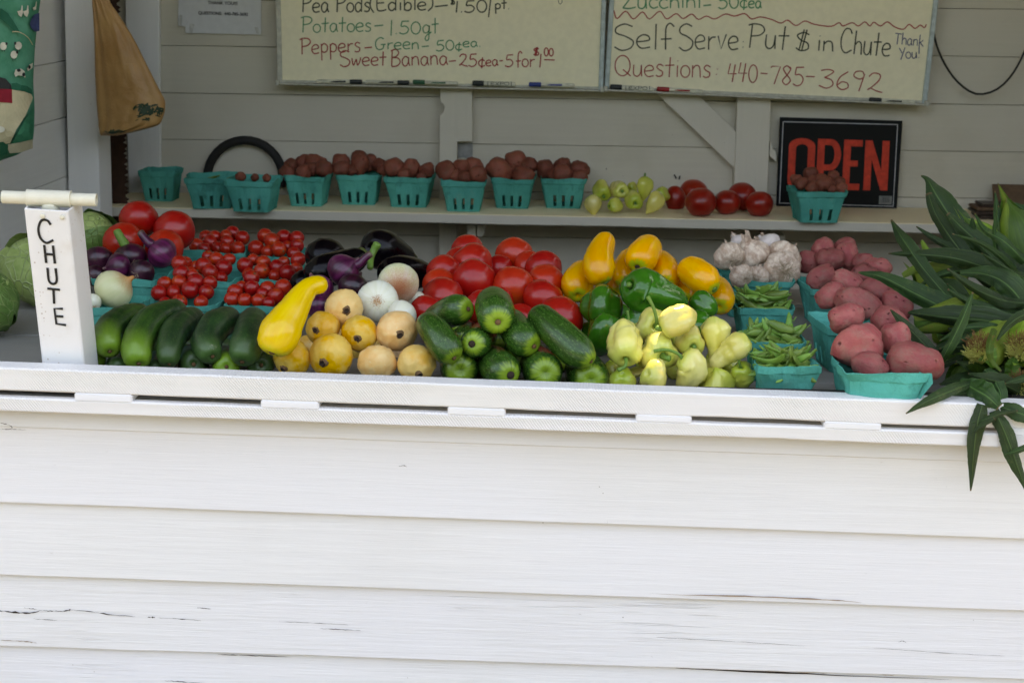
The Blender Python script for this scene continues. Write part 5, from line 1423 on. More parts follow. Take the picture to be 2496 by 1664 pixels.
fill_pods('K3', 66, 'green pea pod in the front basket at the rail', 3, hh=.028)
fill_pods('K2', 58, 'green pea pod in the middle one of the three pea baskets', 4, hh=.034)
fill_pods('K1', 50, 'green pea pod in the rear basket before the garlic', 5)
# a few yellow beans in the crooked shelf basket
o, c, d = sb[1]; rnd = random.Random(8)
for i in range(9):
    p = link('yellow_bean', PODS[3], M['banana_pepper_green'], None, (o.location.x + rnd.uniform(-.045, .03), o.location.y + rnd.uniform(-.03, .035), o.location.z + .062 + .008 * rnd.random()), (rnd.uniform(-.3, .3), rnd.uniform(-.5, .1), rnd.uniform(-.9, .9)))
    p.scale = (1.1, .55, .9); tag(p, 'thin yellow green bean in the crooked basket on the shelf', 'bean', 'yellow beans in the shelf basket')
# ------------------------------------------------------------------ handwriting: a stroke alphabet
def arc(cx, cy, rx, ry, a0, a1, n=14):
    return [(cx + rx * math.cos(R(a0 + (a1 - a0) * i / n)), cy + ry * math.sin(R(a0 + (a1 - a0) * i / n))) for i in range(n + 1)]
def sm(pts, n=5):
    out = []
    N = (len(pts) - 1) * n
    for i in range(N + 1):
        e = cr([tuple(p) for p in pts], i / N); out.append((e[0], e[1]))
    return out
GL = {   # width, strokes; x height .55, cap height 1
 'P': (.62, [[(.12, .95), (.08, 0)], sm([(-.02, .93), (.2, 1.0), (.48, .95), (.58, .75), (.42, .55), (.1, .48)])]),
 'e': (.50, [sm([(.02, .28), (.22, .30), (.40, .36), (.36, .52), (.20, .56), (.05, .42), (.03, .2), (.16, .02), (.42, .06)])]),
 'a': (.50, [sm([(.36, .48), (.2, .56), (.04, .38), (.06, .1), (.2, .0), (.34, .18), (.38, .5)]), sm([(.38, .5), (.37, .2), (.44, .0)])]),
 'o': (.48, [arc(.22, .27, .20, .27, 90, 450)]),
 'd': (.52, [sm([(.36, .45), (.2, .55), (.04, .38), (.06, .1), (.2, .0), (.34, .15)]), [(.40, 1.0), (.37, .0)]]),
 's': (.42, [sm([(.34, .48), (.18, .56), (.06, .44), (.16, .31), (.30, .22), (.28, .05), (.12, .0), (.02, .06)])]),
 '(': (.32, [sm([(.24, 1.08), (.08, .75), (.06, .3), (.22, -.12)])]), ')': (.32, [sm([(.06, 1.08), (.24, .75), (.24, .25), (.02, -.06)])]),
 'E': (.60, [sm([(.5, .95), (.2, .97), (.08, .9), (.08, .1), (.3, .0), (.52, .08)], 4), [(.08, .52), (.42, .55)]]),
 'i': (.22, [[(.1, .55), (.09, .0)], [(.11, .78), (.12, .75)]]),
 'b': (.50, [[(.08, 1.0), (.07, .02)], sm([(.08, .35), (.22, .54), (.38, .44), (.38, .12), (.22, .0), (.07, .08)])]),
 'l': (.20, [[(.1, 1.0), (.08, .0)]]), '-': (.42, [[(.05, .35), (.35, .36)]]), '_': (.72, [[(.05, .4), (.62, .4)]]),
 '1': (.25, [[(.14, .95), (.08, 0)]]), '.': (.20, [[(.06, .02), (.10, .0)]]),
 '5': (.58, [[(.5, .98), (.16, .96)], sm([(.16, .96), (.12, .58), (.32, .60), (.48, .38), (.40, .1), (.2, .0), (.02, .1)])]),
 '0': (.56, [arc(.26, .48, .23, .48, 90, 450, 18)]),
 '/': (.30, [[(.24, 1.05), (.06, -.15)]]),
 'p': (.50, [[(.08, .55), (.06, -.42)], sm([(.08, .45), (.22, .56), (.40, .42), (.38, .15), (.22, .05), (.08, .12)])]),
 't': (.44, [[(.22, .95), (.18, .0)], [(.0, .55), (.40, .58)]]),
 'q': (.52, [sm([(.38, .45), (.2, .55), (.04, .36), (.08, .1), (.24, .06), (.36, .2), (.40, .5)]), sm([(.40, .5), (.36, .0), (.30, -.38), (.14, -.36), (.2, -.12), (.5, .1)])]),
 'r': (.42, [[(.08, .55), (.07, .0)], sm([(.08, .35), (.2, .5), (.36, .52)])]),
 'G': (.68, [sm([(.52, .88), (.32, 1.0), (.08, .75), (.05, .3), (.2, .02), (.45, .1), (.52, .42)]), [(.34, .42), (.62, .44)]]),
 'n': (.50, [[(.06, .55), (.05, .0)], sm([(.06, .38), (.2, .54), (.36, .46), (.40, .0)])]),
 'c': (.44, [sm([(.38, .46), (.22, .56), (.05, .4), (.05, .15), (.2, .0), (.4, .08)])]),
 '#': (.44, [sm([(.38, .46), (.22, .56), (.05, .4), (.05, .15), (.2, .0), (.4, .08)]), [(.26, .75), (.20, -.15)]]),
 '$': (.60, [sm([(.50, .86), (.28, .96), (.06, .80), (.2, .56), (.44, .42), (.46, .12), (.2, .02), (.02, .16)]), [(.30, 1.12), (.14, .02)], [(.40, 1.12), (.24, .04)]]),
 'S': (.66, [sm([(.56, .92), (.32, 1.02), (.08, .88), (.08, .66), (.36, .52), (.58, .32), (.50, .06), (.24, -.04), (.02, .1)])]),
 'w': (.62, [sm([(.04, .52), (.12, .05), (.24, .30), (.30, .42), (.36, .05), (.5, .3), (.54, .55)])]),
 'B': (.60, [[(.12, .98), (.06, .0)], sm([(.04, .92), (.3, 1.0), (.46, .80), (.32, .58), (.12, .52), (.40, .48), (.52, .25), (.36, .02), (.06, -.02)])]),
 'f': (.42, [sm([(.44, .90), (.32, 1.04), (.20, .88), (.18, .4), (.18, -.02)]), [(.04, .40), (.36, .42)]]),
 'Z': (.66, [[(.08, .9), (.55, .94), (.04, .04)], sm([(.04, .04), (.3, .0), (.6, .08)])]),
 'u': (.50, [sm([(.05, .55), (.05, .12), (.2, .0), (.34, .15), (.38, .55)]), [(.38, .55), (.40, .0)]]),
 'h': (.50, [[(.08, 1.0), (.06, .0)], sm([(.07, .38), (.22, .54), (.38, .44), (.42, .0)])]),
 'v': (.44, [[(.04, .54), (.16, .02), (.38, .60)]]), ':': (.24, [[(.08, .42), (.10, .39)], [(.08, .08), (.10, .05)]]),
 'C': (.68, [sm([(.56, .80), (.44, .98), (.2, .96), (.04, .6), (.08, .2), (.3, .0), (.6, .14)])]),
 'T': (.60, [[(.28, .95), (.24, .0)], [(.0, .95), (.58, .92)]]), 'k': (.48, [[(.08, 1.0), (.06, .0)], [(.38, .55), (.08, .28)], [(.14, .32), (.42, .0)]]),
 'Y': (.52, [[(.04, .95), (.24, .5)], [(.5, 1.0), (.12, -.08)]]), '!': (.22, [[(.14, 1.0), (.10, .35)], [(.08, .05), (.10, .02)]]),
 'Q': (.80, [arc(.36, .48, .33, .48, 80, 440, 20), [(.38, .3), (.72, .0)]]),
 '4': (.56, [[(.14, .98), (.04, .42), (.50, .44)], [(.40, .95), (.28, -.02)]]),
 '7': (.52, [[(.02, .88), (.08, .96), (.46, .96), (.2, .0)]]),
 '8': (.52, [sm([(.40, .86), (.24, 1.0), (.08, .84), (.22, .56), (.42, .25), (.24, .0), (.06, .2), (.26, .52), (.42, .84), (.34, .96)])]),
 '3': (.56, [sm([(.06, .92), (.3, 1.0), (.48, .90), (.26, .62), (.20, .56), (.42, .46), (.48, .2), (.28, .0), (.02, .12)], 4)]),
 '6': (.52, [sm([(.40, 1.0), (.14, .66), (.06, .22), (.22, .0), (.42, .12), (.40, .36), (.22, .42), (.08, .24)])]),
 '9': (.52, [sm([(.40, .66), (.26, .58), (.08, .72), (.14, .94), (.34, .98), (.42, .82)]), [(.43, .85), (.28, -.04)]]),
 '2': (.56, [sm([(.06, .78), (.2, .98), (.42, .92), (.40, .62), (.16, .22), (.04, .08), (.14, .18), (.34, .06), (.54, .0)])]),
 'A': (.6, [[(.02, 0), (.28, 1), (.56, 0)], [(.12, .36), (.44, .36)]]), 'H': (.6, [[(.06, 1), (.06, 0)], [(.5, 1), (.5, 0)], [(.06, .5), (.5, .5)]]),
 'U': (.6, [sm([(.06, 1), (.06, .2), (.26, 0), (.48, .2), (.5, 1)])]), 'X': (.56, [[(.04, 1), (.5, 0)], [(.5, 1), (.04, 0)]]), 'O': (.7, [arc(.33, .5, .3, .5, 90, 450)]),
 ' ': (.34, []),
}
def ribbon(mb, pts, wid, nrm):
    n = len(pts); base = len(mb.v)
    for i, p in enumerate(pts):
        t = (pts[min(n - 1, i + 1)] - pts[max(0, i - 1)])
        if t.length < 1e-9: t = Vector((1, 0, 0))
        s = t.normalized().cross(nrm).normalized() * wid * (1 + .15 * mn.noise(p * 60))
        mb.v += [p - s, p + s]
    for i in range(n - 1): mb.f.append([base + 2 * i, base + 2 * i + 1, base + 2 * i + 3, base + 2 * i + 2])
def write_px(text, x0, y0, x1, y1, cap, place, wid, mb, nrm, jit=.02, slant=0.0):
    """writes text along a baseline given in pixels of the photo; place(px, py) is the point on the real surface"""
    tot = sum(GL[c][0] for c in text); rnd = random.Random(len(text) * 7 + int(x0))
    ln = math.hypot(x1 - x0, y1 - y0); k = ln / tot; ux, uy = (x1 - x0) / ln, (y1 - y0) / ln
    adv = 0
    for ch in text:
        w, strokes = GL[ch]; dy = rnd.uniform(-jit, jit) * cap; sc = 1 + rnd.uniform(-jit, jit) * 2
        for st_ in strokes:
            pts = []
            for (gx, gy) in st_:
                lx = (adv + gx * 1.0) * k + slant * gy * cap; ly = gy * cap * sc + dy
                pts.append(place(x0 + ux * lx + uy * ly, y0 + uy * lx - ux * ly))
            ribbon(mb, pts, wid, nrm)
        adv += w

# ------------------------------------------------------------------ whiteboards with their marker trays
def whiteboard(bl, br, tl, tr, label, Y, frame_l='board_frame', frame_r='board_frame'):
    c = at((bl[0] + br[0]) / 2, bl[1], Y)
    a, b, d, e = [at(x, y, Y) for x, y in (bl, br, tr, tl)]
    ux = (b - a).normalized(); w = (b - a).length; uz = Vector((-ux.z, 0, ux.x))
    hgt = .61
    root = empty('whiteboard', a, label, 'whiteboard', 'whiteboards hung on the back wall')
    def P(x, y, z): return a + ux * x + uz * z + Vector((0, y, 0))
    def bar(x0, x1, z0, z1, y0, y1, nm, mat, bev=.0015):
        mb = MB(); mb.hexa([P(x0, y0, z0), P(x1, y0, z0), P(x1, y1, z0), P(x0, y1, z0)], [P(x0, y0, z1), P(x1, y0, z1), P(x1, y1, z1), P(x0, y1, z1)])
        return mb.build(nm, mat, root, a, bev)
    bar(.012, w - .012, .010, hgt, .004, .012, 'panel', M['whiteboard'], 0)
    bar(0, .0125, 0, hgt, -.004, .014, 'frame', M[frame_l]); bar(w - .0125, w, 0, hgt, -.004, .014, 'frame', M[frame_r])
    bar(.013, w - .013, hgt - .012, hgt + .001, -.003, .0135, 'frame', M['board_frame'])
    tr_ = bar(.006, w - .006, .0, .0045, -.020, .0135, 'tray', M['board_frame'])
    bar(.006, w - .006, .005, .012, .0005, .0035, 'frame', M['board_frame'], .0005)
    bar(-.002, .008, -.001, .013, -.022, -.0045, 'corner_cap', M['board_frame'])
    bar(w - .008, w + .002, -.001, .013, -.022, -.0045, 'corner_cap', M['board_frame'])
    return root, a, (lambda px, py: at(px, py, Y + .0033)), P
WY = WALL_Y - .018 - .038
wb1, wa1, pl1, P1 = whiteboard((677, 206), (1470, 223), None or (677, 0), (1470, 0), 'left whiteboard listing pea pods, potatoes and peppers with their prices', WY, 'board_frame', 'board_frame_blue')
wb2, wa2, pl2, P2 = whiteboard((1473, 221), (2258, 257), (1473, 0), (2258, 0), 'right whiteboard, tilted, with the words Self Serve: Put $ in Chute', WY - .003, 'board_frame_blue', 'board_frame_blue')
NR = Vector((0, -1, 0))
def wline(parent, org, pl, mat, items, wid=.0015, name='lettering', label=None):
    mb = MB()
    for it in items:
        if it[0] == 'poly': ribbon(mb, [pl(x, y) for x, y in it[1]], wid, NR)
        else: write_px(it[0], it[1], it[2], it[3], it[4], it[5], pl, wid, mb, NR)
    o = mb.build(name, M[mat], parent, org)
    if label: o['label'] = label
wline(wb1, wa1, pl1, 'ink_soft', [('Pea Pods', 735, 31, 905, 29, 42), ('(Edible)', 900, 28, 1058, 25, 36), ('_', 1058, 26, 1098, 22, 22), ('$', 1098, 12, 1110, 12, 18), ('1.50', 1108, 31, 1190, 30, 30), ('/', 1186, 36, 1206, 34, 44), ('pt.', 1206, 24, 1244, 22, 26)], .0019, label='black handwriting Pea Pods (Edible) $1.50/pt.')
wline(wb1, wa1, pl1, 'ink_green', [('Potatoes', 735, 80, 908, 77, 38), ('-', 910, 78, 940, 76, 38), ('1', 948, 88, 964, 87, 40), ('.50', 962, 83, 1028, 84, 32), ('qt', 1030, 84, 1072, 82, 40),
      ('Green', 914, 122, 1024, 120, 30), ('-', 1026, 124, 1050, 122, 26), ('50#', 1062, 125, 1128, 122, 26), ('ea.', 1128, 116, 1174, 114, 24)], .0016, label='green handwriting Potatoes 1.50qt and Green 50 cents each')
wline(wb1, wa1, pl1, 'ink_red', [('Peppers', 733, 134, 882, 126, 40), ('-', 886, 128, 912, 126, 30), ('Sweet', 828, 162, 944, 160, 36), ('Banana', 952, 163, 1094, 158, 40), ('-', 1092, 160, 1116, 158, 28),
      ('25#', 1118, 163, 1184, 162, 30), ('ea', 1184, 162, 1216, 160, 26), ('-', 1216, 160, 1228, 160, 30), ('5', 1230, 163, 1254, 163, 30), ('for', 1256, 164, 1306, 164, 36), ('1', 1312, 165, 1324, 165, 34),
      ('$', 1300, 136, 1316, 136, 18), ('00', 1326, 137, 1350, 137, 20), ('poly', [(1326, 146), (1352, 147)])], .0017, label='red handwriting Peppers and Sweet Banana 25 cents each 5 for $1.00')
wline(wb1, wa1, pl1, 'ink_soft', [('poly', [(1361, 0), (1362, 8), (1366, 11), (1370, 6), (1370, -2)])], .0010)
wave = [(1496, 26), (1504, 46), (1525, 28), (1544, 47), (1566, 30), (1583, 47), (1608, 28), (1625, 47), (1648, 34), (1665, 46), (1686, 35), (1702, 48), (1722, 40), (1742, 47), (1768, 35), (1790, 40), (1815, 34), (1832, 47), (1853, 42), (1880, 48),
        (1903, 57), (1920, 50), (1940, 63), (1962, 52), (1985, 60), (2025, 65), (2045, 56), (2055, 64), (2077, 56), (2092, 64), (2108, 54), (2120, 64), (2130, 55), (2146, 64), (2163, 54), (2180, 66), (2202, 72), (2216, 60), (2230, 70), (2243, 62), (2253, 68), (2258, 60)]
wline(wb2, wa2, pl2, 'ink_red', [('poly', sm(wave, 4)), ('Questions', 1497, 186, 1736, 190, 52), (':', 1742, 184, 1752, 186, 40), ('440', 1772, 198, 1848, 202, 46), ('-', 1850, 190, 1874, 192, 30), ('785', 1876, 206, 1962, 210, 46), ('-', 1960, 200, 1990, 202, 40), ('3692', 1994, 214, 2152, 226, 46)], .0016, label='red handwriting Questions: 440-785-3692 under a wavy line')
wline(wb2, wa2, pl2, 'ink_soft', [('Self', 1496, 120, 1642, 120, 62), ('Serve', 1654, 122, 1804, 122, 60), (':', 1806, 118, 1818, 119, 40), ('Put', 1822, 116, 1924, 124, 60), ('$', 1938, 124, 1978, 126, 48), ('in', 1990, 124, 2036, 126, 46), ('Chute', 2046, 128, 2172, 140, 58)], .0019, label='black handwriting Self Serve: Put $ in Chute')
wline(wb2, wa2, pl2, 'ink_green', [('Zucchini', 1516, 22, 1712, 20, 40), ('-', 1712, 24, 1738, 22, 26), ('50#', 1750, 22, 1824, 20, 34), ('ea', 1824, 20, 1858, 20, 32)], .0018, label='green handwriting Zucchini 50 cents each')
wline(wb2, wa2, pl2, 'ink_blue', [('Thank', 2180, 108, 2252, 114, 28), ('You!', 2192, 144, 2244, 142, 28)], .0013, label='blue handwriting Thank You!')
# markers lying in the trays
def marker(x0, x1, y0, y1, cap, capleft, lab, fat=False, text=False, Y=WY - .0125):
    a, b = at(x0, y0, Y), at(x1, y1, Y); r = .0066 if fat else .0056
    d = (b - a); L = d.length; d.normalize(); 
    if not capleft: a, b, d = b, a, -d
    root = empty('marker_pen', a, lab, 'marker', 'dry erase markers on the whiteboard trays')
    tube_part('cap', [(a, r * 1.12), (a + d * L * .28, r * 1.12)], M[cap], root, a, nseg=14, caps=('blunt', 'blunt'))
    tube_part('barrel', [(a + d * L * .27, r), (a + d * L * .9, r), (b, r * .82)], M['marker_body'], root, a, nseg=14, caps=('flat', 'blunt'))
    if text:
        mb = MB(); rng = [(x0 + (x1 - x0) * t) for t in (.42, .86)]
        f = lambda px, py: at(px, py, Y - r - .0006)
        write_px('EXPO', rng[0], (y0 + y1) / 2 + 4, rng[1], (y0 + y1) / 2 + 4.5, 8, f, .0006, mb, NR, 0)
        for t in (.36, .9): ribbon(mb, [f(x0 + (x1 - x0) * t, (y0 + y1) / 2 - 5), f(x0 + (x1 - x0) * t, (y0 + y1) / 2 + 5)], .0008, NR)
        mb.build('lettering', M['ink_black'], root, a)
    else:
        mb = MB(); f = lambda px, py: at(px, py, Y - r - .0006); t0, t1 = (.36, .72) if capleft else (.28, .64)
        pts = [(t0, 1), (t0 + .1, -1.5), (t1, -2.5), (t1, 1.5), (t0 + .12, 2)]
        ps = [f(x0 + (x1 - x0) * t, (y0 + (y1 - y0) * t) + q) for t, q in pts]; mb.add(ps, [[0, 1, 2, 3, 4]])
        mb.build('logo_stripe', M[cap], root, a)
marker(771, 883, 199, 200, 'cap_black', False, 'leftmost marker with a black cap on its right end')
marker(890, 998, 200, 202, 'cap_black', False, 'second marker from the left, black cap on its right end')
marker(1006, 1117, 200, 204, 'cap_green', True, 'marker with a green cap')
marker(1151, 1257, 203, 206, 'cap_black', True, 'fat black capped marker with EXPO lettering on the left whiteboard tray', True, True)
marker(1289, 1401, 206, 209, 'cap_blue', True, 'marker with a blue cap')
marker(1487, 1594, 212, 218, 'cap_black', True, 'fat black capped marker at the left end of the tilted whiteboard tray', True, True)
marker(1601, 1713, 217, 224, 'cap_red', True, 'marker with a red cap')
marker(2118, 2230, 243, 250, 'cap_black', True, 'black capped marker at the right end of the tilted tray')

# ------------------------------------------------------------------ printed note pinned to the wall
NY = WALL_Y - .006
def flat_quad(name, px, Y, mat, parent, org, th=.0008, bend=0.0):
    return quad_prism(px, Y, Y + th).build(name, mat, parent, org)
na = at(540, 60, NY)
note = empty('paper_note', na, 'white printed paper note pinned to the wall left of the whiteboards', 'note')
flat_quad('sheet', [(454, -150), (638, -150), (636, 85), (452, 81)], NY, M['paper'], note, na)
flat_quad('sheet', [(437, -140), (458, -140), (452, 66), (434, 64)], NY + .0015, M['paper'], note, na)
def text_mesh(txt, size, mat, name, parent, org, pos, rot, bold=.0):
    cu = bpy.data.curves.new('txt', 'FONT'); cu.body = txt; cu.size = size; cu.align_x = 'CENTER'; cu.offset = bold; cu.extrude = .0002
    ob = bpy.data.objects.new('txt', cu); COL.objects.link(ob); bpy.context.view_layer.update()
    me = bpy.data.meshes.new_from_object(ob.evaluated_get(bpy.context.evaluated_depsgraph_get())); bpy.data.objects.remove(ob); bpy.data.curves.remove(cu)
    me.materials.clear(); o = link(name, me, mat, parent, Vector(pos) - org, rot); return o
NROT = (R(90), R(.9), 0)
text_mesh('THANK YOU!!!', .0125, M['paper_ink'], 'printed_line', note, na, at(543, 12, NY - .0012), NROT, .0003)
text_mesh('QUESTIONS:  440-785-3692', .0118, M['paper_ink'], 'printed_line', note, na, at(544, 37.5, NY - .0012), NROT, .0003)
for px in ([(462, 58), (474, 60), (468, 82), (461, 80)], [(620, 66), (628, 68), (634, 84), (625, 82)], [(438, 36), (444, 38), (443, 64), (436, 64)]):
    flat_quad('pin', px, NY - .001, M['tape'], note, na, .0006)

# ------------------------------------------------------------------ OPEN sign
OY = WALL_Y - .030
oa = at(2040, 508, OY)
sign = empty('open_sign', oa, 'black OPEN sign with big red letters leaning on the back wall', 'sign')
quad_prism([(1901, 286), (2200, 295), (2186, 511), (1892, 502)], OY, OY + .006).build('panel', M['sign_black'], sign, oa, .001)
bl_, br_, tr2, tl2 = (1900, 495), (2177, 503), (2188, 304), (1909, 297)
op = lambda px, py: at(px, py, OY - .0008)
mb = MB()
for p, q in ((tl2, tr2), (tr2, br_), (br_, bl_), (bl_, tl2)): ribbon(mb, [op(*p), op(*q)], .0011, NR)
mb.build('border_line', M['sign_line'], sign, oa)
def sgn(u, v):     # u 0..1 across, v 0..1 up inside the lettering field
    x0, x1 = 1918 + (1 - v) * -1, 2170
    bx, by = 1918 + (2164 - 1918) * u, 462 + 2.6 * u
    tx, ty = 1924 + (2170 - 1924) * u, 336 + 8 * u
    return op(bx + (tx - bx) * v, by + (ty - by) * v)
def letter(outer, inner, nm):
    bm = bmesh.new()
    def loop(pts): return [bm.verts.new(sgn(*p) - oa) for p in pts]
    lo = loop(outer); edges = [bm.edges.new((lo[i], lo[(i + 1) % len(lo)])) for i in range(len(lo))]
    if inner:
        li = loop(inner); edges += [bm.edges.new((li[i], li[(i + 1) % len(li)])) for i in range(len(li))]
    bmesh.ops.triangle_fill(bm, edges=edges, use_beauty=True, normal=(0, -1, 0))
    me = bpy.data.meshes.new(nm); bm.to_mesh(me); bm.free(); link(nm, me, M['sign_red'], sign)
def rrect(x0, x1, y0, y1, rx, ry, n=6):
    out = []
    for cx, cy, a0 in ((x1 - rx, y1 - ry, 0), (x0 + rx, y1 - ry, 90), (x0 + rx, y0 + ry, 180), (x1 - rx, y0 + ry, 270)):
        out += [(cx + rx * math.cos(R(a0 + 90 * i / n)), cy + ry * math.sin(R(a0 + 90 * i / n))) for i in range(n + 1)]
    return out
letter(rrect(0, .262, 0, 1, .125, .16), rrect(.072, .190, .12, .88, .055, .08), 'letter')
letter([(.285, 0), (.355, 0), (.355, .38), (.42, .38)] + [(.42 + .10 * math.cos(R(a)), .69 + .31 * math.sin(R(a))) for a in range(-75, 76, 15)] + [(.42, 1), (.285, 1)],
       [(.355, .50), (.41, .50)] + [(.41 + .045 * math.cos(R(a)), .69 + .19 * math.sin(R(a))) for a in range(-75, 76, 15)] + [(.41, .88), (.355, .88)], 'letter')
letter([(.545, 0), (.715, 0), (.715, .13), (.615, .13), (.615, .47), (.69, .47), (.69, .59), (.615, .59), (.615, .87), (.73, .87), (.73, 1), (.545, 1)], None, 'letter')
letter([(.755, 0), (.825, 0), (.825, .62), (.925, 0), (.995, 0), (.995, 1), (.925, 1), (.925, .40), (.825, 1), (.755, 1)], None, 'letter')
mb = MB(); mb.add([op(2143, 477), op(2175, 478), op(2173, 499), op(2142, 498)], [[3, 2, 1, 0]]); mb.build('price_sticker', plain('grey sticker', (.16, .17, .16), .6), sign, oa)
mb = MB(); f = lambda px, py: at(px, py, OY - .0014)
for k in range(7): ribbon(mb, [f(2151 + k * 2.8, 481), f(2150.5 + k * 2.8, 494)], .0006 if k % 2 else .0003, NR)
mb.build('bar_lines', M['ink_black'], sign, oa)

# ------------------------------------------------------------------ hoop, saw, cable, leather case
def px_tube(name, pts, r, mat, label, cat, nseg=14, caps=('blunt', 'blunt'), group=None):
    P = [(at(x, y, Y), r) for x, y, Y in pts]; o0 = P[0][0].copy()
    me = tube_mesh(name, P, o0, nseg=nseg, caps=caps, step=.02); o = link(name, me, mat, None, o0); tag(o, label, cat, group); return o
hp = [(597 + 92 * math.cos(R(a)), 434 - 92 * math.sin(R(a)), WALL_Y - .022) for a in range(196, -17, -10)]
px_tube('rubber_hoop', hp, .0128, M['rubber'], 'black rubber hoop standing behind the shelf baskets', 'hoop', 16)
px_tube('hanging_cable', [(2279, -60, 3.99), (2274, 60, 3.99), (2290, 130, 3.99), (2325, 190, 3.99), (2365, 224, 3.99), (2396, 230, 3.99), (2435, 215, 3.99), (2470, 178, 3.99), (2500, 120, 3.99), (2530, 40, 3.99), (2540, -60, 3.99)], .0030, M['cable'],
        'dark cable hanging in a loop right of the tilted whiteboard', 'cable', 8)
# two man saw blade hanging behind the paper bag, teeth to the right
SYY = 3.80
v, f = [], []
def sawx(py): return 264 + (py - 330) * .045
n = 130
for i in range(n + 1):
    py = -130 + (560 + 130) * i / n
    ph = (py % 26) / 26
    tooth = 5 if ph < .18 else (-4 if .25 < ph < .55 else (5 if ph < .8 else -1))
    a, b = at(sawx(py) + (2 if py > 300 else 6), py, SYY), at(sawx(py) + 39 + tooth, py, SYY)
    v += [a, b, a + Vector((0, .0018, 0)), b + Vector((0, .0018, 0))]
for i in range(n):
    k = i * 4
    f += [[k, k + 1, k + 5, k + 4], [k + 3, k + 2, k + 6, k + 7], [k + 1, k + 3, k + 7, k + 5], [k + 2, k, k + 4, k + 6]]
so0 = v[0].copy()
sw = link('rusty_saw', mesh_from('rusty_saw', rel(v, so0), f, None, False), M['rust'], None, so0)
tag(sw, 'long rusty toothed saw blade hanging in the left corner behind the brown bag', 'saw')
# leather case and card on the shelf
lc = at(2415, 510, 3.88); sz_ = shelf_z(lc.x)
case = empty('leather_case', (lc.x, 3.88, sz_), 'dark brown folded leather case lying on the shelf behind the corn', 'case')
CA = Vector((lc.x, 3.88, sz_))
for k, (x0, x1, z0, z1, y0, y1, m_) in enumerate([(-.042, .035, .001, .011, -.05, .04, 'leather'), (-.050, .05, .012, .020, -.045, .05, 'leather'), (-.046, .055, .021, .029, -.03, .06, 'kraft'), (-.03, .05, .030, .037, -.02, .06, 'leather')]):
    mb = MB(); mb.box((CA.x + x0, CA.y + y0, CA.z + z0), (CA.x + x1, CA.y + y1, CA.z + z1)); mb.build('flap' if k else 'base', M[m_], case, CA, .003, seg=2)
kb = at(2478, 485, 3.96)
mb = MB(); zz = shelf_z(kb.x); mb.hexa([(kb.x - .06, 3.93, zz), (kb.x + .12, 3.93, zz), (kb.x + .12, 3.96, zz), (kb.x - .06, 3.96, zz)], [(kb.x - .06, 3.99, zz + .075), (kb.x + .12, 3.99, zz + .075), (kb.x + .12, 4.00, zz + .075), (kb.x - .06, 4.00, zz + .075)])
o = mb.build('card_box', M['kraft'], None, (kb.x, 3.96, zz), .002); tag(o, 'brown card box at the right end of the shelf', 'box')

# ------------------------------------------------------------------ brown bag hanging in front of the saw
g = G('brown waxed bag'); v = g.coord(); n = g.noise(v, 9, 4); cz = g.noise(g.coord(scale=(1, 1, .25)), 16, 5, .65, .8)
c = g.mix(g.ramp(n, .3, .7), (.38, .185, .060), (.48, .26, .095))
c = g.mix(g.math('MULTIPLY', g.ramp(g.noise(v, 90, 4, .8), .68, .74), .5), c, (.55, .42, .28))
g.bump(cz, .0015, 1); g.bump(g.noise(v, 38, 4, .7, 1.2), .0025, 1); bagm = g.fin(c, .42, .45)
bg_rows = [(-120, 222, 238), (-60, 222, 255), (0, 224, 267), (30, 226, 285), (62, 228, 306), (100, 230, 329), (140, 231, 349), (190, 232, 374), (225, 234, 392), (246, 235, 402), (270, 237, 402), (290, 239, 396), (305, 240, 386), (316, 242, 352), (326, 243, 310), (331, 246, 285)]
def bag_surf(t, u, back):
    e = cr([(r[0], r[1], r[2]) for r in bg_rows], t); py, xl, xr = e
    px = xl + (xr - xl) * u
    bul = .060 * (max(0, math.sin(math.pi * max(0.0, min(1, u)))) ** .5) * (.25 + .75 * min(1, t * 1.3)) * (1 if t < .9 else max(.1, (1 - t) * 10))
    fold = .007 * mn.noise(Vector((u * 2.5 + t * .6, t * 2.2, 3))) - .022 * max(0, 1 - abs(u - .11) * 12) - .010 * max(0, 1 - abs(u - .80 - .04 * math.sin(t * 5)) * 9)
    fold += .006 * abs(mn.noise(Vector((u * 6 + t * 3, t * 7, 1)))) + .003 * mn.noise(Vector((u * 12, t * 18, 5)))
    if back: return at(px, py, 3.52 + bul * .5)
    return at(px, py, 3.50 - bul * .5 - fold * math.sin(math.pi * u))
v, f = [], []; nu, nv = 26, 48
for back in (0, 1):
    for i in range(nv + 1):
        for j in range(nu + 1): v.append(bag_surf(i / nv, j / nu, back))
S_ = (nv + 1) * (nu + 1)
for i in range(nv):
    for j in range(nu):
        a = i * (nu + 1) + j; f.append([a, a + nu + 1, a + nu + 2, a + 1]); b = S_ + a; f.append([b, b + 1, b + nu + 2, b + nu + 1])
    a = i * (nu + 1); f.append([a, S_ + a, S_ + a + nu + 1, a + nu + 1]); a += nu; f.append([a, a + nu + 1, S_ + a + nu + 1, S_ + a])
for j in range(nu): a = nv * (nu + 1) + j; f.append([a, S_ + a, S_ + a + 1, a + 1])
bo = at(240, 0, 3.5)
bag = link('brown_bag', mesh_from('brown_bag', rel(v, bo), f, None, True), bagm, None, bo)
tag(bag, 'crumpled brown bag with dark green print hanging on the left post', 'bag')
rnd = random.Random(5); prm = plain('dark green print', (.020, .045, .020), .6)
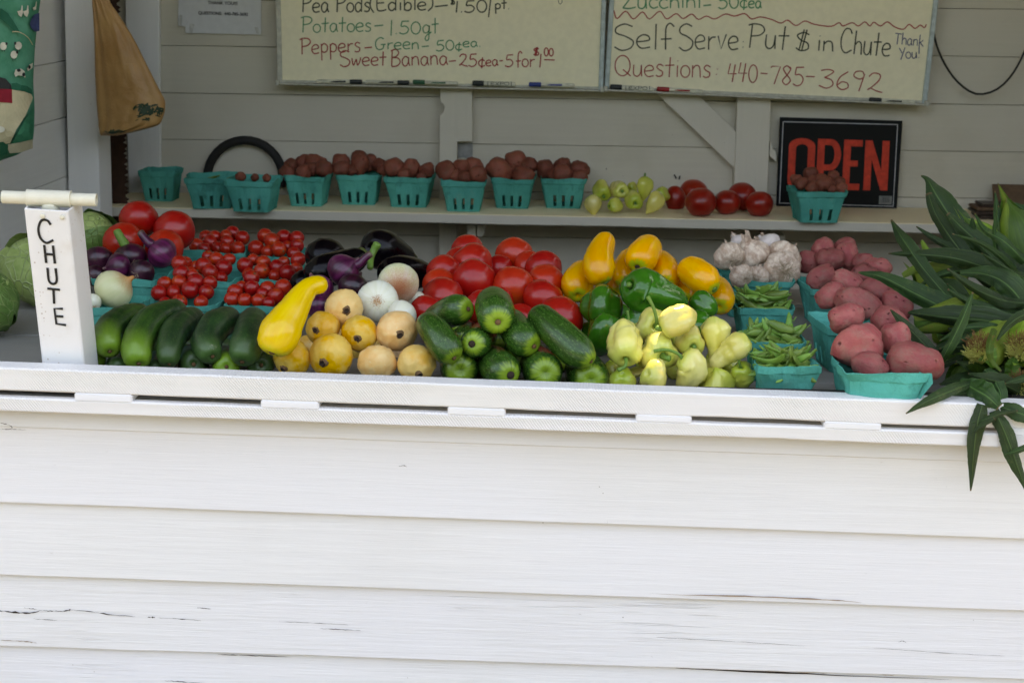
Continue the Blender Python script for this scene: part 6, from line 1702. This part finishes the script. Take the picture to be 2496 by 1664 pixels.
for cu, ct, su, st2, n, sz0 in ((.72, .665, .075, .016, 60, .075), (.93, .675, .025, .018, 24, .055), (.72, .735, .05, .006, 14, .05), (.44, .905, .10, .014, 60, .075)):
    mb = MB()
    for k in range(n):
        u0, t0 = cu + rnd.gauss(0, su), ct + rnd.gauss(0, st2)
        a = rnd.uniform(0, 6.28); L = rnd.uniform(.4, 1.2) * sz0; w = rnd.uniform(.15, .4) * sz0
        P_ = []
        for (x, y) in ((-1, 0), (-.4, .7), (.5, .8), (1, .1), (.3, -.6), (-.5, -.7)):
            uu = u0 + (x * L * math.cos(a) - y * w * math.sin(a)); tt = t0 + (x * L * math.sin(a) + y * w * math.cos(a)) * .35
            uu, tt = min(.985, max(.03, uu)), min(.985, max(.02, tt)); P_.append(bag_surf(tt, uu, 0) + Vector((0, -.0014, 0)))
        mb.add(P_, [[5, 4, 3, 2, 1, 0]])
    o = mb.build('leaf_print', prm, bag, bo); o['kind'] = 'stuff'

# ------------------------------------------------------------------ farm print fabric sleeve
FYc = 2.95
def fab_y(px, py):
    c_, w_ = -22, fab_w(py); q = max(-1, min(1, (px - c_) / w_)); return FYc - .085 * math.sqrt(max(0, 1 - q * q)) * min(1, .3 + (405 - py) / 110)
def fab_w(py):
    pts = [(-150, 124), (0, 120), (60, 112), (120, 107), (200, 104), (290, 106), (335, 105), (358, 102), (378, 88), (392, 64), (402, 34), (406, 6)]
    for (a, wa), (b, wb) in zip(pts, pts[1:]):
        if py <= b: return wa + (wb - wa) * (py - a) / (b - a)
    return 4
v, f = [], []; nv, nu = 60, 28
for i in range(nv + 1):
    py = -150 + 556 * (1 - (1 - i / nv) ** 1.5)
    for j in range(nu):
        a = 2 * math.pi * j / nu; w_ = fab_w(py); px = -22 + w_ * math.cos(a)
        dd = .085 * min(1, .3 + (405 - py) / 110) * math.sin(a)
        q = at(px, py - (14 * math.cos(a) if py > 300 else 14 * math.cos(a) * max(0, (py - 150) / 150)) , FYc - dd)
        q += Vector((0, .004 * mn.noise(q * 14), 0)); v.append(q)
for i in range(nv):
    for j in range(nu): a = i * nu + j; b = i * nu + (j + 1) % nu; f.append([a, a + nu, b + nu, b])
f.append([nv * nu + j for j in range(nu)])
fo = at(-22, 0, FYc)
def fabm(name, col, col2):
    g = G(name); v = g.coord(); c = g.mix(g.ramp(g.noise(v, 22, 4, .6), .35, .65), col, col2); g.bump(g.noise(v, 500, 2), .0004); g.bump(g.noise(v, 7, 3), .006); return g.fin(c, .9, .1)
fabg = fabm('green farm fabric', (.045, .23, .14), (.075, .30, .20))
sl_ = link('fabric_sleeve', mesh_from('fabric_sleeve', rel(v, fo), f, None, True), fabg, None, fo)
tag(sl_, 'green stuffed fabric sleeve printed with a farm, sheep and cows, hanging at the left edge', 'fabric sleeve')
def fpt(px, py, k=0): return at(px, py, fab_y(px, py) - .009 - k * .0012)
def patch(nm, pts, mat, k=0, dense=True):
    """print patch laid on the cloth: subdivided so that it follows the curve"""
    if dense:
        o2 = []
        for i in range(len(pts)):
            a, b = pts[i], pts[(i + 1) % len(pts)]; m = max(1, int(math.hypot(b[0] - a[0], b[1] - a[1]) / 8))
            o2 += [(a[0] + (b[0] - a[0]) * t / m, a[1] + (b[1] - a[1]) * t / m) for t in range(m)]
        pts = o2
    bm = bmesh.new(); vs = [bm.verts.new((x, y, 0)) for x, y in pts]
    ed = [bm.edges.new((vs[i], vs[(i + 1) % len(vs)])) for i in range(len(vs))]
    bmesh.ops.triangle_fill(bm, edges=ed, use_beauty=True)
    if dense: bmesh.ops.subdivide_edges(bm, edges=[e for e in bm.edges if e.calc_length() > 24], cuts=2, use_grid_fill=False)
    bmesh.ops.triangulate(bm, faces=bm.faces[:])
    for q in bm.verts: q.co = fpt(q.co.x, q.co.y, k) - fo
    me = bpy.data.meshes.new(nm); bm.to_mesh(me); bm.free(); return link(nm, me, mat, sl_)
cream = fabm('cream print', (.52, .46, .30), (.60, .52, .34)); dk = plain('dark print', (.03, .03, .03), .9); wht = plain('white print', (.62, .60, .50), .9)
patch('field_print', [(-60, 217), (0, 216), (30, 219), (60, 224), (76, 230), (80, 238), (78, 246), (62, 282), (40, 316), (24, 350), (-10, 352), (-60, 346)], cream, 0)
patch('road_print', [(20, 352), (48, 348), (80, 340), (80, 362), (50, 372), (24, 374), (18, 362)], fabm('pale stone print', (.50, .46, .32), (.60, .55, .4)), 1)
patch('barn_print', [(-40, 215), (29, 218), (30, 252), (-40, 246)], plain('red print', (.30, .015, .030), .9), 1)
patch('roof_print', [(-40, 188), (-4, 188), (14, 192), (26, 206), (29, 218), (-40, 215)], dk, 2)
patch('hill_print', [(-50, 12), (4, 22), (20, 34), (34, 54), (48, 78), (34, 78), (24, 66), (6, 50), (-50, 20)], fabm('dark green print', (.012, .10, .06), (.02, .13, .08)), 1)
patch('pond_print', [(76, 48), (84, 36), (96, 32), (96, 76), (86, 78), (77, 70), (73, 60)], plain('blue print', (.045, .07, .19), .9), 1)
patch('bush_print', [(28, 204), (40, 202), (52, 208), (66, 210), (78, 218), (80, 232), (60, 222), (29, 218)], fabm('hedge print', (.015, .12, .07), (.02, .15, .09)), 1)
patch('crop_print', [(82, 262), (80, 340), (28, 350), (46, 320), (64, 286)], fabm('crop print', (.016, .15, .08), (.03, .20, .11)), 1)
patch('bush_print', [(-20, 350), (8, 346), (20, 356), (18, 374), (4, 382), (-20, 378)], fabm('bush print', (.012, .11, .06), (.02, .14, .08)), 2)
def ell(cx, cy, rx, ry, n=10, rot=0): return [(cx + rx * math.cos(a + rot) , cy + ry * math.sin(a + rot)) for a in [6.283 * i / n for i in range(n)]]
for cx, cy, hx in ((8, 113, 1), (45, 112, -1), (34, 134, 1)):
    patch('sheep_print', ell(cx, cy, 8.5, 10), wht, 1, False); patch('sheep_head_print', ell(cx + 8 * hx, cy - 6, 3, 4, 7), dk, 2, False)
    for lx in (-3, 3): patch('sheep_leg_print', [(cx + lx - .7, cy + 9), (cx + lx + .7, cy + 9), (cx + lx + .7, cy + 14), (cx + lx - .7, cy + 14)], dk, 2, False)
patch('cow_print', [(38, 170), (52, 168), (60, 174), (62, 190), (56, 186), (44, 184), (38, 188), (35, 180)], wht, 1, False); patch('cow_patch_print', ell(46, 172, 5, 4, 8), dk, 2, False); patch('cow_patch_print', ell(58, 182, 4, 5, 8), dk, 2, False)
patch('cow_print', [(72, 158), (80, 154), (79, 166), (68, 174), (66, 168)], wht, 1, False); patch('cow_patch_print', ell(72, 164, 3, 5, 8), dk, 2, False)
for cx in (52, 66): patch('goose_print', [(cx - 10, 28), (cx - 1, 26), (cx + 1, 14), (cx + 3, 14), (cx + 4, 32), (cx, 42), (cx - 6, 38)], wht, 1, False)
patch('goose_print', [(80, 20), (86, 16), (88, 4), (90, 5), (88, 24), (82, 26)], wht, 1, False)
patch('cloud_print', ell(0, 316, 12, 8, 12), wht, 2, False)
mb = MB(); write_px('s', 13, 321, 21, 321, 16, lambda x, y: fpt(x, y, 3), .0008, mb, NR, 0)
ribbon(mb, [fpt(x, y, 3) for x, y in sm([(30, 78), (44, 78), (58, 84), (70, 94), (80, 110)], 4)], .0008, NR)
mb.build('line_print', cream, sl_, fo)

# ------------------------------------------------------------------ the money chute with its plastic tee handle
CHY = 1.985
ctl, ctr, cbl, cbr = (57, 508), (166, 515), (103, 900), (194, 903)
c0 = at(150, 885, CHY)
ch = empty('money_chute', c0, 'white square plastic chute lettered CHUTE standing behind the rail', 'chute')
dep, th = .062, .0022
fl, fr_, bl2, br2 = at(*ctl, CHY - .02), at(*ctr, CHY - .02), at(*cbl, CHY + .012), at(*cbr, CHY + .012)
# a square tube: four thin walls meeting at slightly rounded corners
upv = ((fl - bl2) + (fr_ - br2)).normalized(); acr = (fr_ - fl).normalized()
wv = (fr_ - fl).length
inn = acr.cross(upv).normalized()
if inn.y < 0: inn = -inn
def loop_pts(base, inset, k=1.0):
    out = []
    w2, d2, rc = wv * k - 2 * inset, dep * k - 2 * inset, .004
    for cx, cy, a0 in ((w2 - rc, rc, 270), (w2 - rc, d2 - rc, 0), (rc, d2 - rc, 90), (rc, rc, 180)):
        for i in range(4):
            a = R(a0 + 30 * i); out.append(base + acr * (inset + cx + rc * math.cos(a)) + inn * (inset + cy + rc * math.sin(a)))
    return out
hgt = (fl - bl2).length + .03
b0 = fl - (fl - bl2).normalized() * hgt; ax = (fl - bl2).normalized()
V, Fc = [], []
for lp in (loop_pts(b0, 0), loop_pts(fl - ax * .0012, 0), loop_pts(fl, .0006), loop_pts(fl, th), loop_pts(b0, th)): V += lp
for k in range(4):
    for i in range(16): Fc.append([k * 16 + i, k * 16 + (i + 1) % 16, (k + 1) * 16 + (i + 1) % 16, (k + 1) * 16 + i])
link('chute_tube', mesh_from('chute_tube', rel(V, c0), Fc, None, False), M['chute'], ch)
def chp(u, v): return fl + acr * wv * u - ax * v - inn * .0012
mb = MB()
for t, (cx, cy, s_) in zip('CHUTE', ((.46, .0316, .034), (.49, .0655, .027), (.50, .0980, .024), (.49, .1285, .024), (.56, .160, .025))):
    w_, strokes = GL[t]
    if t == 'E': strokes = [[(.48, 1.0), (.08, .98), (.1, .04), (.54, .0)], [(.10, .52), (.46, .52)]]
    for st_ in strokes:
        k = s_; wdt = {'C': .024, 'H': .017, 'U': .016, 'T': .019, 'E': .019}[t]
        ribbon(mb, [fl + acr * (wv * cx + (gx / w_ - .5) * wdt) - ax * (cy - (gy - .5) * k) - inn * .0012 for gx, gy in st_], .0018, -inn)
o = mb.build('lettering', M['ink_black'], ch, c0); o['label'] = 'black hand painted letters CHUTE running down the front'
for u in (.42, .86):
    tube_part('rivet', [(chp(u, .009), .0038), (chp(u, .009) - inn * .0022, .0034)], M['pvc'], ch, c0, nseg=12, caps=('flat', 'blunt'))
# tee handle
hc = fl + acr * wv * .52 + inn * dep * .40 + ax * .014
hd_ = (at(236, 489, CHY) - at(8, 478, CHY)).normalized(); hd_ = (hd_ + Vector((0, .10, 0))).normalized()
tp = at(121, 484, hc.y)
def hollow(name, a, b, r, mat, wall=.0022):
    d = (b - a).normalized(); s = d.cross(Vector((0, 0, 1))).normalized(); q = s.cross(d); n = 24; V, Fc = [], []
    for p, rad in ((a, r - wall), (a, r), (b, r), (b, r - wall)):
        for i in range(n): an = 6.28318 * i / n; V.append(p + (s * math.cos(an) + q * math.sin(an)) * rad)
    for k in range(4):
        for i in range(n): Fc.append([k * n + i, k * n + (i + 1) % n, ((k + 1) % 4) * n + (i + 1) % n, ((k + 1) % 4) * n + i])
    return link(name, mesh_from(name, rel(V, c0), Fc, None, False), mat, ch)
rp = .0092; half = .0655
hollow('pipe', tp - hd_ * half, tp - hd_ * .020, rp, M['pvc']); hollow('pipe', tp + hd_ * .020, tp + hd_ * half, rp, M['pvc'])
hollow('tee_fitting', tp - hd_ * .0300, tp + hd_ * .0290, rp + .0028, M['pvc'], .003)
hollow('tee_collar', tp - hd_ * .0312, tp - hd_ * .0296, rp + .0033, M['pvc'], .003); hollow('tee_collar', tp + hd_ * .0286, tp + hd_ * .0302, rp + .0033, M['pvc'], .003)
tube_part('stem_pipe', [(tp - ax * .006, .0125), (tp - ax * .035, .0125)], M['pvc'], ch, c0, nseg=22, caps=('flat', 'flat'))

# ------------------------------------------------------------------ sweet corn
def blade(name, pts, mat, parent, o0, vee=.25, nseg=40, twist=0.0, wav=.10, curl=0.0):
    """a long leaf: pts = (px, py, half width px, Y); folded along its midrib, wavy along its edges"""
    P = []
    for px, py, w, Y in pts:
        p = at(px, py, Y); P.append((p.x, p.y, p.z, w * .84 * zdepth(p) / F))
    V, U, Fc = [], [], []; m = 9; seed = pts[0][0] * .37
    for i in range(nseg + 1):
        t = i / nseg; e = cr(P, t); c_ = Vector(e[:3]); a = Vector(cr(P, max(0, t - .02))[:3]); b = Vector(cr(P, min(1, t + .02))[:3])
        d = (b - a).normalized(); view = (c_ - EYE).normalized()
        s = d.cross(view).normalized(); nn = s.cross(d).normalized()      # nn points to or from the viewer
        ang = twist * (t - .5) + .75 * mn.noise(Vector((t * 2.2, seed, 0)))
        s2 = s * math.cos(ang) + nn * math.sin(ang); n2 = nn * math.cos(ang) - s * math.sin(ang)
        for j in range(m):
            u = -1 + 2 * j / (m - 1)
            w = e[3] * (1 + .10 * mn.noise(Vector((t * 8, seed, 2 + (u > 0)))) + .07 * mn.noise(Vector((t * 34, seed, 4 + (u > 0)))))
            fold = vee * 1.7 * abs(u) ** 1.2 + 2.6 * wav * mn.noise(Vector((t * 10 + 9 * (u > 0), seed, u))) * abs(u) ** 2 + curl * u * u + .12 * mn.noise(Vector((t * 4, seed, u * 2.5)))
            V.append(c_ + s2 * u * w * (1 - .12 * vee) + n2 * w * fold); U.append((j / (m - 1), t))
    for i in range(nseg):
        for j in range(m - 1): a = i * m + j; Fc.append([a, a + 1, a + m + 1, a + m])
    return link(name, mesh_from(name, rel(V, o0), Fc, U), mat, parent)
def corn_ear(spine, label, mat='corn_husk', silk=None, leaves=(), Y=2.2, wraps=3, group='ears of sweet corn heaped at the right end'):
    """spine px: (px, py, r, Y) from the stalk end to the silk tip"""
    pts = [(at(x, y, yy), r * zdepth(at(x, y, yy)) / F) for x, y, r, yy in spine]
    o0 = pts[0][0].copy(); root = empty('corn_ear', o0, label, 'corn', group)
    v, f, u = tube_data(pts, nseg=28, caps=('soft', 'point'), lobes=5, lamp=.03, namp=.05, nfreq=.8, seed=pts[0][0].x * 9)
    link('husk', mesh_from('husk', rel(v, o0), f, u), M[mat], root)
    d = (pts[-1][0] - pts[0][0]).normalized(); rnd = random.Random(int(spine[0][0]))
    # wrapped husk leaves standing slightly off the ear
    sd = d.cross(Vector((0, 0, 1))); sd = sd.normalized() if sd.length > .05 else Vector((1, 0, 0)); ud = sd.cross(d)
    L = (pts[-1][0] - pts[0][0]).length
    for k in range(wraps):
        a0 = rnd.uniform(0, 6.28); V, U, Fc = [], [], []; nu, nv = 8, 14; wd = rnd.uniform(.7, 1.2); ext = rnd.uniform(1.0, 1.18)
        for i in range(nv + 1):
            t = i / nv; e = cr([(p.x, p.y, p.z, r) for p, r in pts], min(1, t * ext * .98)); c_ = Vector(e[:3]) + d * max(0, t * ext - 1) * L
            ww = wd * (math.sin(math.pi * (.12 + t * .86)) ** .7)
            for j in range(nu + 1):
                q = -1 + 2 * j / nu; an = a0 + q * ww; rad = e[3] * (1.07 + .05 * k + .05 * abs(q) + .06 * mn.noise(Vector((t * 5, q * 2, k + a0)))) * (1 if t < .8 else max(.15, (1.05 - t) * 3.6))
                V.append(c_ + (sd * math.cos(an) + ud * math.sin(an)) * rad); U.append((j / nu, t))
        for i in range(nv):
            for j in range(nu): a = i * (nu + 1) + j; Fc.append([a, a + nu + 1, a + nu + 2, a + 1])
        link('husk_leaf', mesh_from('husk_leaf', rel(V, o0), Fc, U), M[mat if k % 2 else ('corn_husk' if mat != 'corn_husk' else 'corn_husk_dark')], root)
    if silk:
        tip = pts[-1][0]; r_ = pts[-2][1]
        for nm, mt, n, L2, sp in (('silk', 'silk', 300, silk * .8, .40), ('dry_silk', 'silk_brown', 150, silk * .9, .28)):
            mb = MB()
            for k in range(n):
                a = rnd.uniform(0, 6.28); p0 = tip - d * r_ * .3 + (sd * math.cos(a) + ud * math.sin(a)) * r_ * rnd.uniform(.05, .5)
                dd = (d * .5 + Vector((0, 0, 1.3 if nm != 'silk' else .9)) + (sd * math.cos(a) + ud * math.sin(a)) * rnd.uniform(.1, sp)).normalized(); pp = [p0 + Vector((0, 0, silk * (.35 if nm != 'silk' else 0)))]
                for t in range(5):
                    dd = (dd + Vector((rnd.uniform(-.22, .22), rnd.uniform(-.22, .22), rnd.uniform(-.25, .25) - .10))).normalized()
                    pp.append(pp[-1] + dd * L2 / 5 * (1 if nm == 'silk' or t < 4 else 1.6))
                vv, ff, _ = tube_data([(q, .0005 if nm == 'silk' else .00045) for q in pp], nseg=3, caps=('blunt', 'blunt'), step=L2 / 5); mb.add(vv, ff)
            mb.build(nm, M[mt], root, o0, 0, True)
    for lf in leaves:
        kw = lf[1] if len(lf) > 1 else {}
        blade('leaf', lf[0], M[kw.pop('mat', 'corn_leaf')], root, o0, **kw)
    return root
# back ears
corn_ear([(2560, 720, 46, 2.40), (2512, 640, 50, 2.40), (2476, 560, 40, 2.41), (2452, 488, 20, 2.42)], 'bright green ear of corn standing at the upper right edge', 'corn_husk', None, [
    ([(2440, 680, 12, 2.40), (2438, 600, 15, 2.40), (2432, 530, 12, 2.42), (2425, 466, 2, 2.44)], dict(vee=.5)),
    ([(2560, 620, 20, 2.42), (2530, 560, 22, 2.43), (2500, 515, 14, 2.44), (2470, 494, 3, 2.45)], dict(vee=.2))])
corn_ear([(2510, 720, 42, 2.42), (2450, 645, 46, 2.42), (2395, 585, 40, 2.42), (2350, 530, 14, 2.42)], 'yellowish green ear of corn lying behind the tall leaf spears', 'corn_husk', None, [
    ([(2496, 700, 30, 2.40), (2400, 620, 33, 2.42), (2330, 545, 38, 2.45), (2285, 480, 34, 2.48), (2262, 440, 10, 2.50), (2245, 428, 2, 2.5)], dict(vee=.35, wav=.06)),
    ([(2420, 700, 20, 2.36), (2340, 610, 26, 2.38), (2285, 530, 20, 2.42), (2262, 470, 10, 2.45)], dict(vee=.3)),
    ([(2372, 600, 12, 2.38), (2374, 560, 14, 2.38), (2370, 530, 3, 2.38)], dict(vee=.5)),
    ([(2496, 672, 26, 2.34), (2420, 620, 30, 2.36), (2350, 560, 22, 2.38), (2310, 520, 6, 2.40)], dict(vee=.3))])
corn_ear([(2400, 800, 40, 2.32), (2350, 745, 42, 2.35), (2285, 700, 36, 2.38), (2225, 655, 16, 2.40)], 'pale ear of corn behind the potatoes, crossed by dark leaves', 'corn_husk', None, [
    ([(2430, 800, 22, 2.22), (2330, 740, 24, 2.25), (2255, 660, 22, 2.30), (2205, 590, 22, 2.34), (2172, 535, 3, 2.38)], dict(vee=.35)),
    ([(2496, 700, 28, 2.26), (2420, 660, 33, 2.28), (2330, 630, 28, 2.30), (2240, 620, 15, 2.32), (2165, 618, 2, 2.34)], dict(vee=.3)),
    ([(2420, 650, 16, 2.36), (2340, 615, 16, 2.38), (2290, 590, 12, 2.4), (2233, 552, 2, 2.42)], dict(vee=.3)),
    ([(2290, 640, 18, 2.36), (2262, 615, 12, 2.38), (2246, 585, 4, 2.4)], dict(mat='corn_husk')),
    ([(2200, 672, 8, 2.32), (2240, 655, 14, 2.32), (2300, 655, 18, 2.33), (2360, 680, 20, 2.33)], dict(mat='corn_husk', vee=.2))])
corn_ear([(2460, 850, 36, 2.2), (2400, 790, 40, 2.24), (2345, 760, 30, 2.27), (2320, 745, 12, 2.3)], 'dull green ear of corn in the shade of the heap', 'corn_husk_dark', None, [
    ([(2420, 800, 30, 2.18), (2330, 765, 38, 2.20), (2230, 715, 32, 2.22), (2150, 675, 16, 2.24), (2092, 664, 3, 2.25)], dict(vee=.25, wav=.06)),
    ([(2510, 810, 28, 2.15), (2420, 785, 36, 2.15), (2320, 775, 34, 2.16), (2240, 765, 14, 2.17), (2212, 762, 3, 2.18)], dict(vee=.3, wav=.05))])
corn_ear([(2460, 740, 28, 2.34), (2500, 770, 34, 2.3), (2530, 800, 30, 2.28), (2560, 830, 12, 2.25)], 'green ear of corn at the right edge, half covered by a curling leaf', 'corn_husk', None, [
    ([(2340, 665, 6, 2.24), (2400, 668, 24, 2.22), (2450, 690, 36, 2.20), (2490, 735, 40, 2.19), (2515, 790, 30, 2.18)], dict(vee=.2, wav=.15)),
    ([(2360, 800, 16, 2.2), (2350, 740, 26, 2.24), (2320, 700, 24, 2.27), (2280, 680, 10, 2.3)], dict(vee=.4))])
corn_ear([(2440, 810, 36, 2.20), (2420, 830, 44, 2.12), (2395, 860, 42, 2.06), (2382, 872, 28, 2.03)], 'ear of corn facing forward with yellow silk turning brown', 'corn_husk', .024, [
    ([(2375, 930, 8, 1.99), (2330, 948, 18, 1.958), (2265, 975, 14, 1.936), (2208, 1008, 2, 1.928)], dict(vee=.3)),
    ([(2280, 905, 6, 2.06), (2310, 850, 15, 2.04), (2345, 780, 16, 2.04), (2372, 712, 3, 2.05)], dict(vee=.35)),
    ([(2290, 880, 14, 2.08), (2250, 835, 20, 2.09), (2205, 790, 15, 2.10), (2170, 754, 2, 2.11)], dict(vee=.25)),
    ([(2425, 800, 10, 2.05), (2412, 850, 12, 2.0), (2420, 880, 8, 2.0), (2440, 905, 3, 2.0)], dict(mat='corn_husk_dark'))])
corn_ear([(2540, 760, 36, 2.22), (2515, 800, 44, 2.14), (2495, 840, 42, 2.08), (2482, 868, 26, 2.04)], 'bright green ear of corn at the right edge with frayed silk', 'corn_husk', .022, [
    ([(2540, 760, 14, 2.04), (2490, 770, 16, 2.03), (2450, 800, 10, 2.03), (2430, 830, 3, 2.03)], dict(vee=.3)),
    ([(2470, 920, 24, 2.04), (2468, 890, 20, 2.04), (2475, 870, 6, 2.04)], dict(mat='corn_husk_dark')),
    ([(2600, 900, 20, 2.0), (2530, 915, 18, 1.99), (2480, 925, 10, 1.99), (2450, 935, 2, 1.99)], dict(vee=.3))])
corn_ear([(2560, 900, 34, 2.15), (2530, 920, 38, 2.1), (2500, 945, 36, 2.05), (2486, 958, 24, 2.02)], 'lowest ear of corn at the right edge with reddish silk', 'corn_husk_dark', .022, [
    ([(2340, 925, 8, 2.00), (2370, 945, 34, 1.975), (2405, 965, 32, 1.95), (2435, 992, 12, 1.935)], dict(vee=.3, wav=.2)),
    ([(2400, 900, 14, 2.02), (2425, 930, 22, 2.0), (2440, 965, 20, 1.98), (2430, 990, 8, 1.96)], dict(vee=.4, wav=.1)),
    ([(2395, 985, 16, 1.942), (2383, 1030, 25, 1.936), (2374, 1100, 18, 1.933), (2366, 1196, 2, 1.93)], dict(vee=.4)),
    ([(2425, 1000, 16, 1.942), (2448, 1050, 24, 1.934), (2475, 1120, 22, 1.93), (2500, 1195, 3, 1.93)], dict(vee=.4)),
    ([(2425, 985, 8, 1.955), (2460, 998, 22, 1.945), (2495, 1010, 24, 1.94), (2550, 1030, 14, 1.94)], dict(vee=.2, mat='corn_leaf')),
    ([(2370, 1030, 2, 1.94), (2400, 1022, 9, 1.935), (2440, 1008, 8, 1.935), (2480, 1000, 4, 1.94)], dict(vee=.3)),
    ([(2372, 1058, 2, 1.935), (2390, 1040, 8, 1.930), (2425, 1020, 6, 1.93)], dict(vee=.3)),
    ([(2450, 1107, 2, 1.93), (2480, 1098, 9, 1.925), (2530, 1080, 10, 1.925)], dict(vee=.3))])
for k, (sp, mt, lab) in enumerate([([(2230, 790, 20, 2.2), (2290, 775, 30, 2.2), (2345, 755, 30, 2.2), (2380, 745, 12, 2.2)], 'corn_husk_dark', 'stubby green ear of corn beside the upright narrow leaf'),
        ([(2470, 700, 30, 2.3), (2420, 745, 34, 2.26), (2390, 770, 26, 2.22), (2372, 785, 10, 2.2)], 'corn_husk', 'light green ear of corn in the middle of the heap')]):
    corn_ear(sp, lab, mt, None, [
        ([(2500, 740 + 30 * k, 12, 2.18), (2440, 730 + 30 * k, 20, 2.17), (2370, 700 + 40 * k, 14, 2.17), (2310, 655 + 50 * k, 3, 2.18)], dict(vee=.4, wav=.2)),
        ([(2500, 640 + 40 * k, 14, 2.3), (2450, 590 + 60 * k, 18, 2.3), (2400, 560 + 50 * k, 10, 2.32), (2376, 520 + 60 * k, 2, 2.34)], dict(vee=.4, wav=.2)),
        ([(2480, 830 + 20 * k, 14, 2.1), (2420, 800 + 20 * k, 16, 2.1), (2350, 800 + 24 * k, 12, 2.1), (2290, 830 + 20 * k, 2, 2.1)], dict(vee=.4, wav=.2))])
# long loose blades of one stripped stalk lying through the heap
st0 = Vector((at(2420, 820, 2.2)))
stalk = empty('corn_stalk_leaves', st0, 'loose dark corn leaves crossing one another through the heap of ears', 'corn leaves')
rnd = random.Random(21)
for k in range(26):
    bx, by = rnd.uniform(2360, 2540), rnd.uniform(640, 960); a = R(rnd.choice([150, 165, 125, 195, 110, 215]) + rnd.uniform(-12, 12)); L_ = rnd.uniform(110, 240); w_ = rnd.uniform(7, 17); Yb = rnd.uniform(2.08, 2.16) + (960 - by) / 320 * .20
    cv_ = rnd.uniform(-.35, .35); q = []
    for t in (0, .33, .66, 1.0):
        an = a + cv_ * t; q.append((bx + math.cos(an) * L_ * t, by - math.sin(an) * L_ * t + 30 * t * t, max(1.5, w_ * (1 - t ** 2.2) + 1), Yb - .02 * t))
    if q[-1][0] < 2215 or q[-1][1] > 968: continue
    blade('leaf', q, M['corn_leaf' if k % 5 else 'corn_husk_dark'], stalk, st0, vee=rnd.uniform(.2, .6), wav=.18)
# dark heap of husks underneath so that the ears rest on something
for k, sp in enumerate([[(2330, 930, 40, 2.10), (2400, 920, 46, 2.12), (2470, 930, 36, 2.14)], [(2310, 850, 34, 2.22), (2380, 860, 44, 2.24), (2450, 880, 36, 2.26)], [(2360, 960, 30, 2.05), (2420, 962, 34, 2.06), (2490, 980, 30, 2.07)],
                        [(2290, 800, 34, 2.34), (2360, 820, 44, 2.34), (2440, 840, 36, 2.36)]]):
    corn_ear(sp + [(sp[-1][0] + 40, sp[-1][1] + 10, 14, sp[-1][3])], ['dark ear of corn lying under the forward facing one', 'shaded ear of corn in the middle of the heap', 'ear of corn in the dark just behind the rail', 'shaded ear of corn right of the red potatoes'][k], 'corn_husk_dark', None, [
        ([(sp[0][0] + 120, sp[0][1] - 10, 22, sp[0][3] - .02), (sp[0][0] + 50, sp[0][1] - 6, 30, sp[0][3] - .04), (sp[0][0] - 10, sp[0][1] - 2, 16, sp[0][3] - .05), (sp[0][0] - 40, sp[0][1] + 6, 3, sp[0][3] - .05)], dict(vee=.3)),
        ([(sp[0][0] + 150, sp[0][1] + 10, 22, sp[0][3] - .03), (sp[0][0] + 80, sp[0][1] - 26, 26, sp[0][3] - .05), (sp[0][0] + 30, sp[0][1] - 40, 14, sp[0][3] - .05), (sp[0][0], sp[0][1] - 50, 3, sp[0][3] - .04)], dict(vee=.3))], wraps=2)
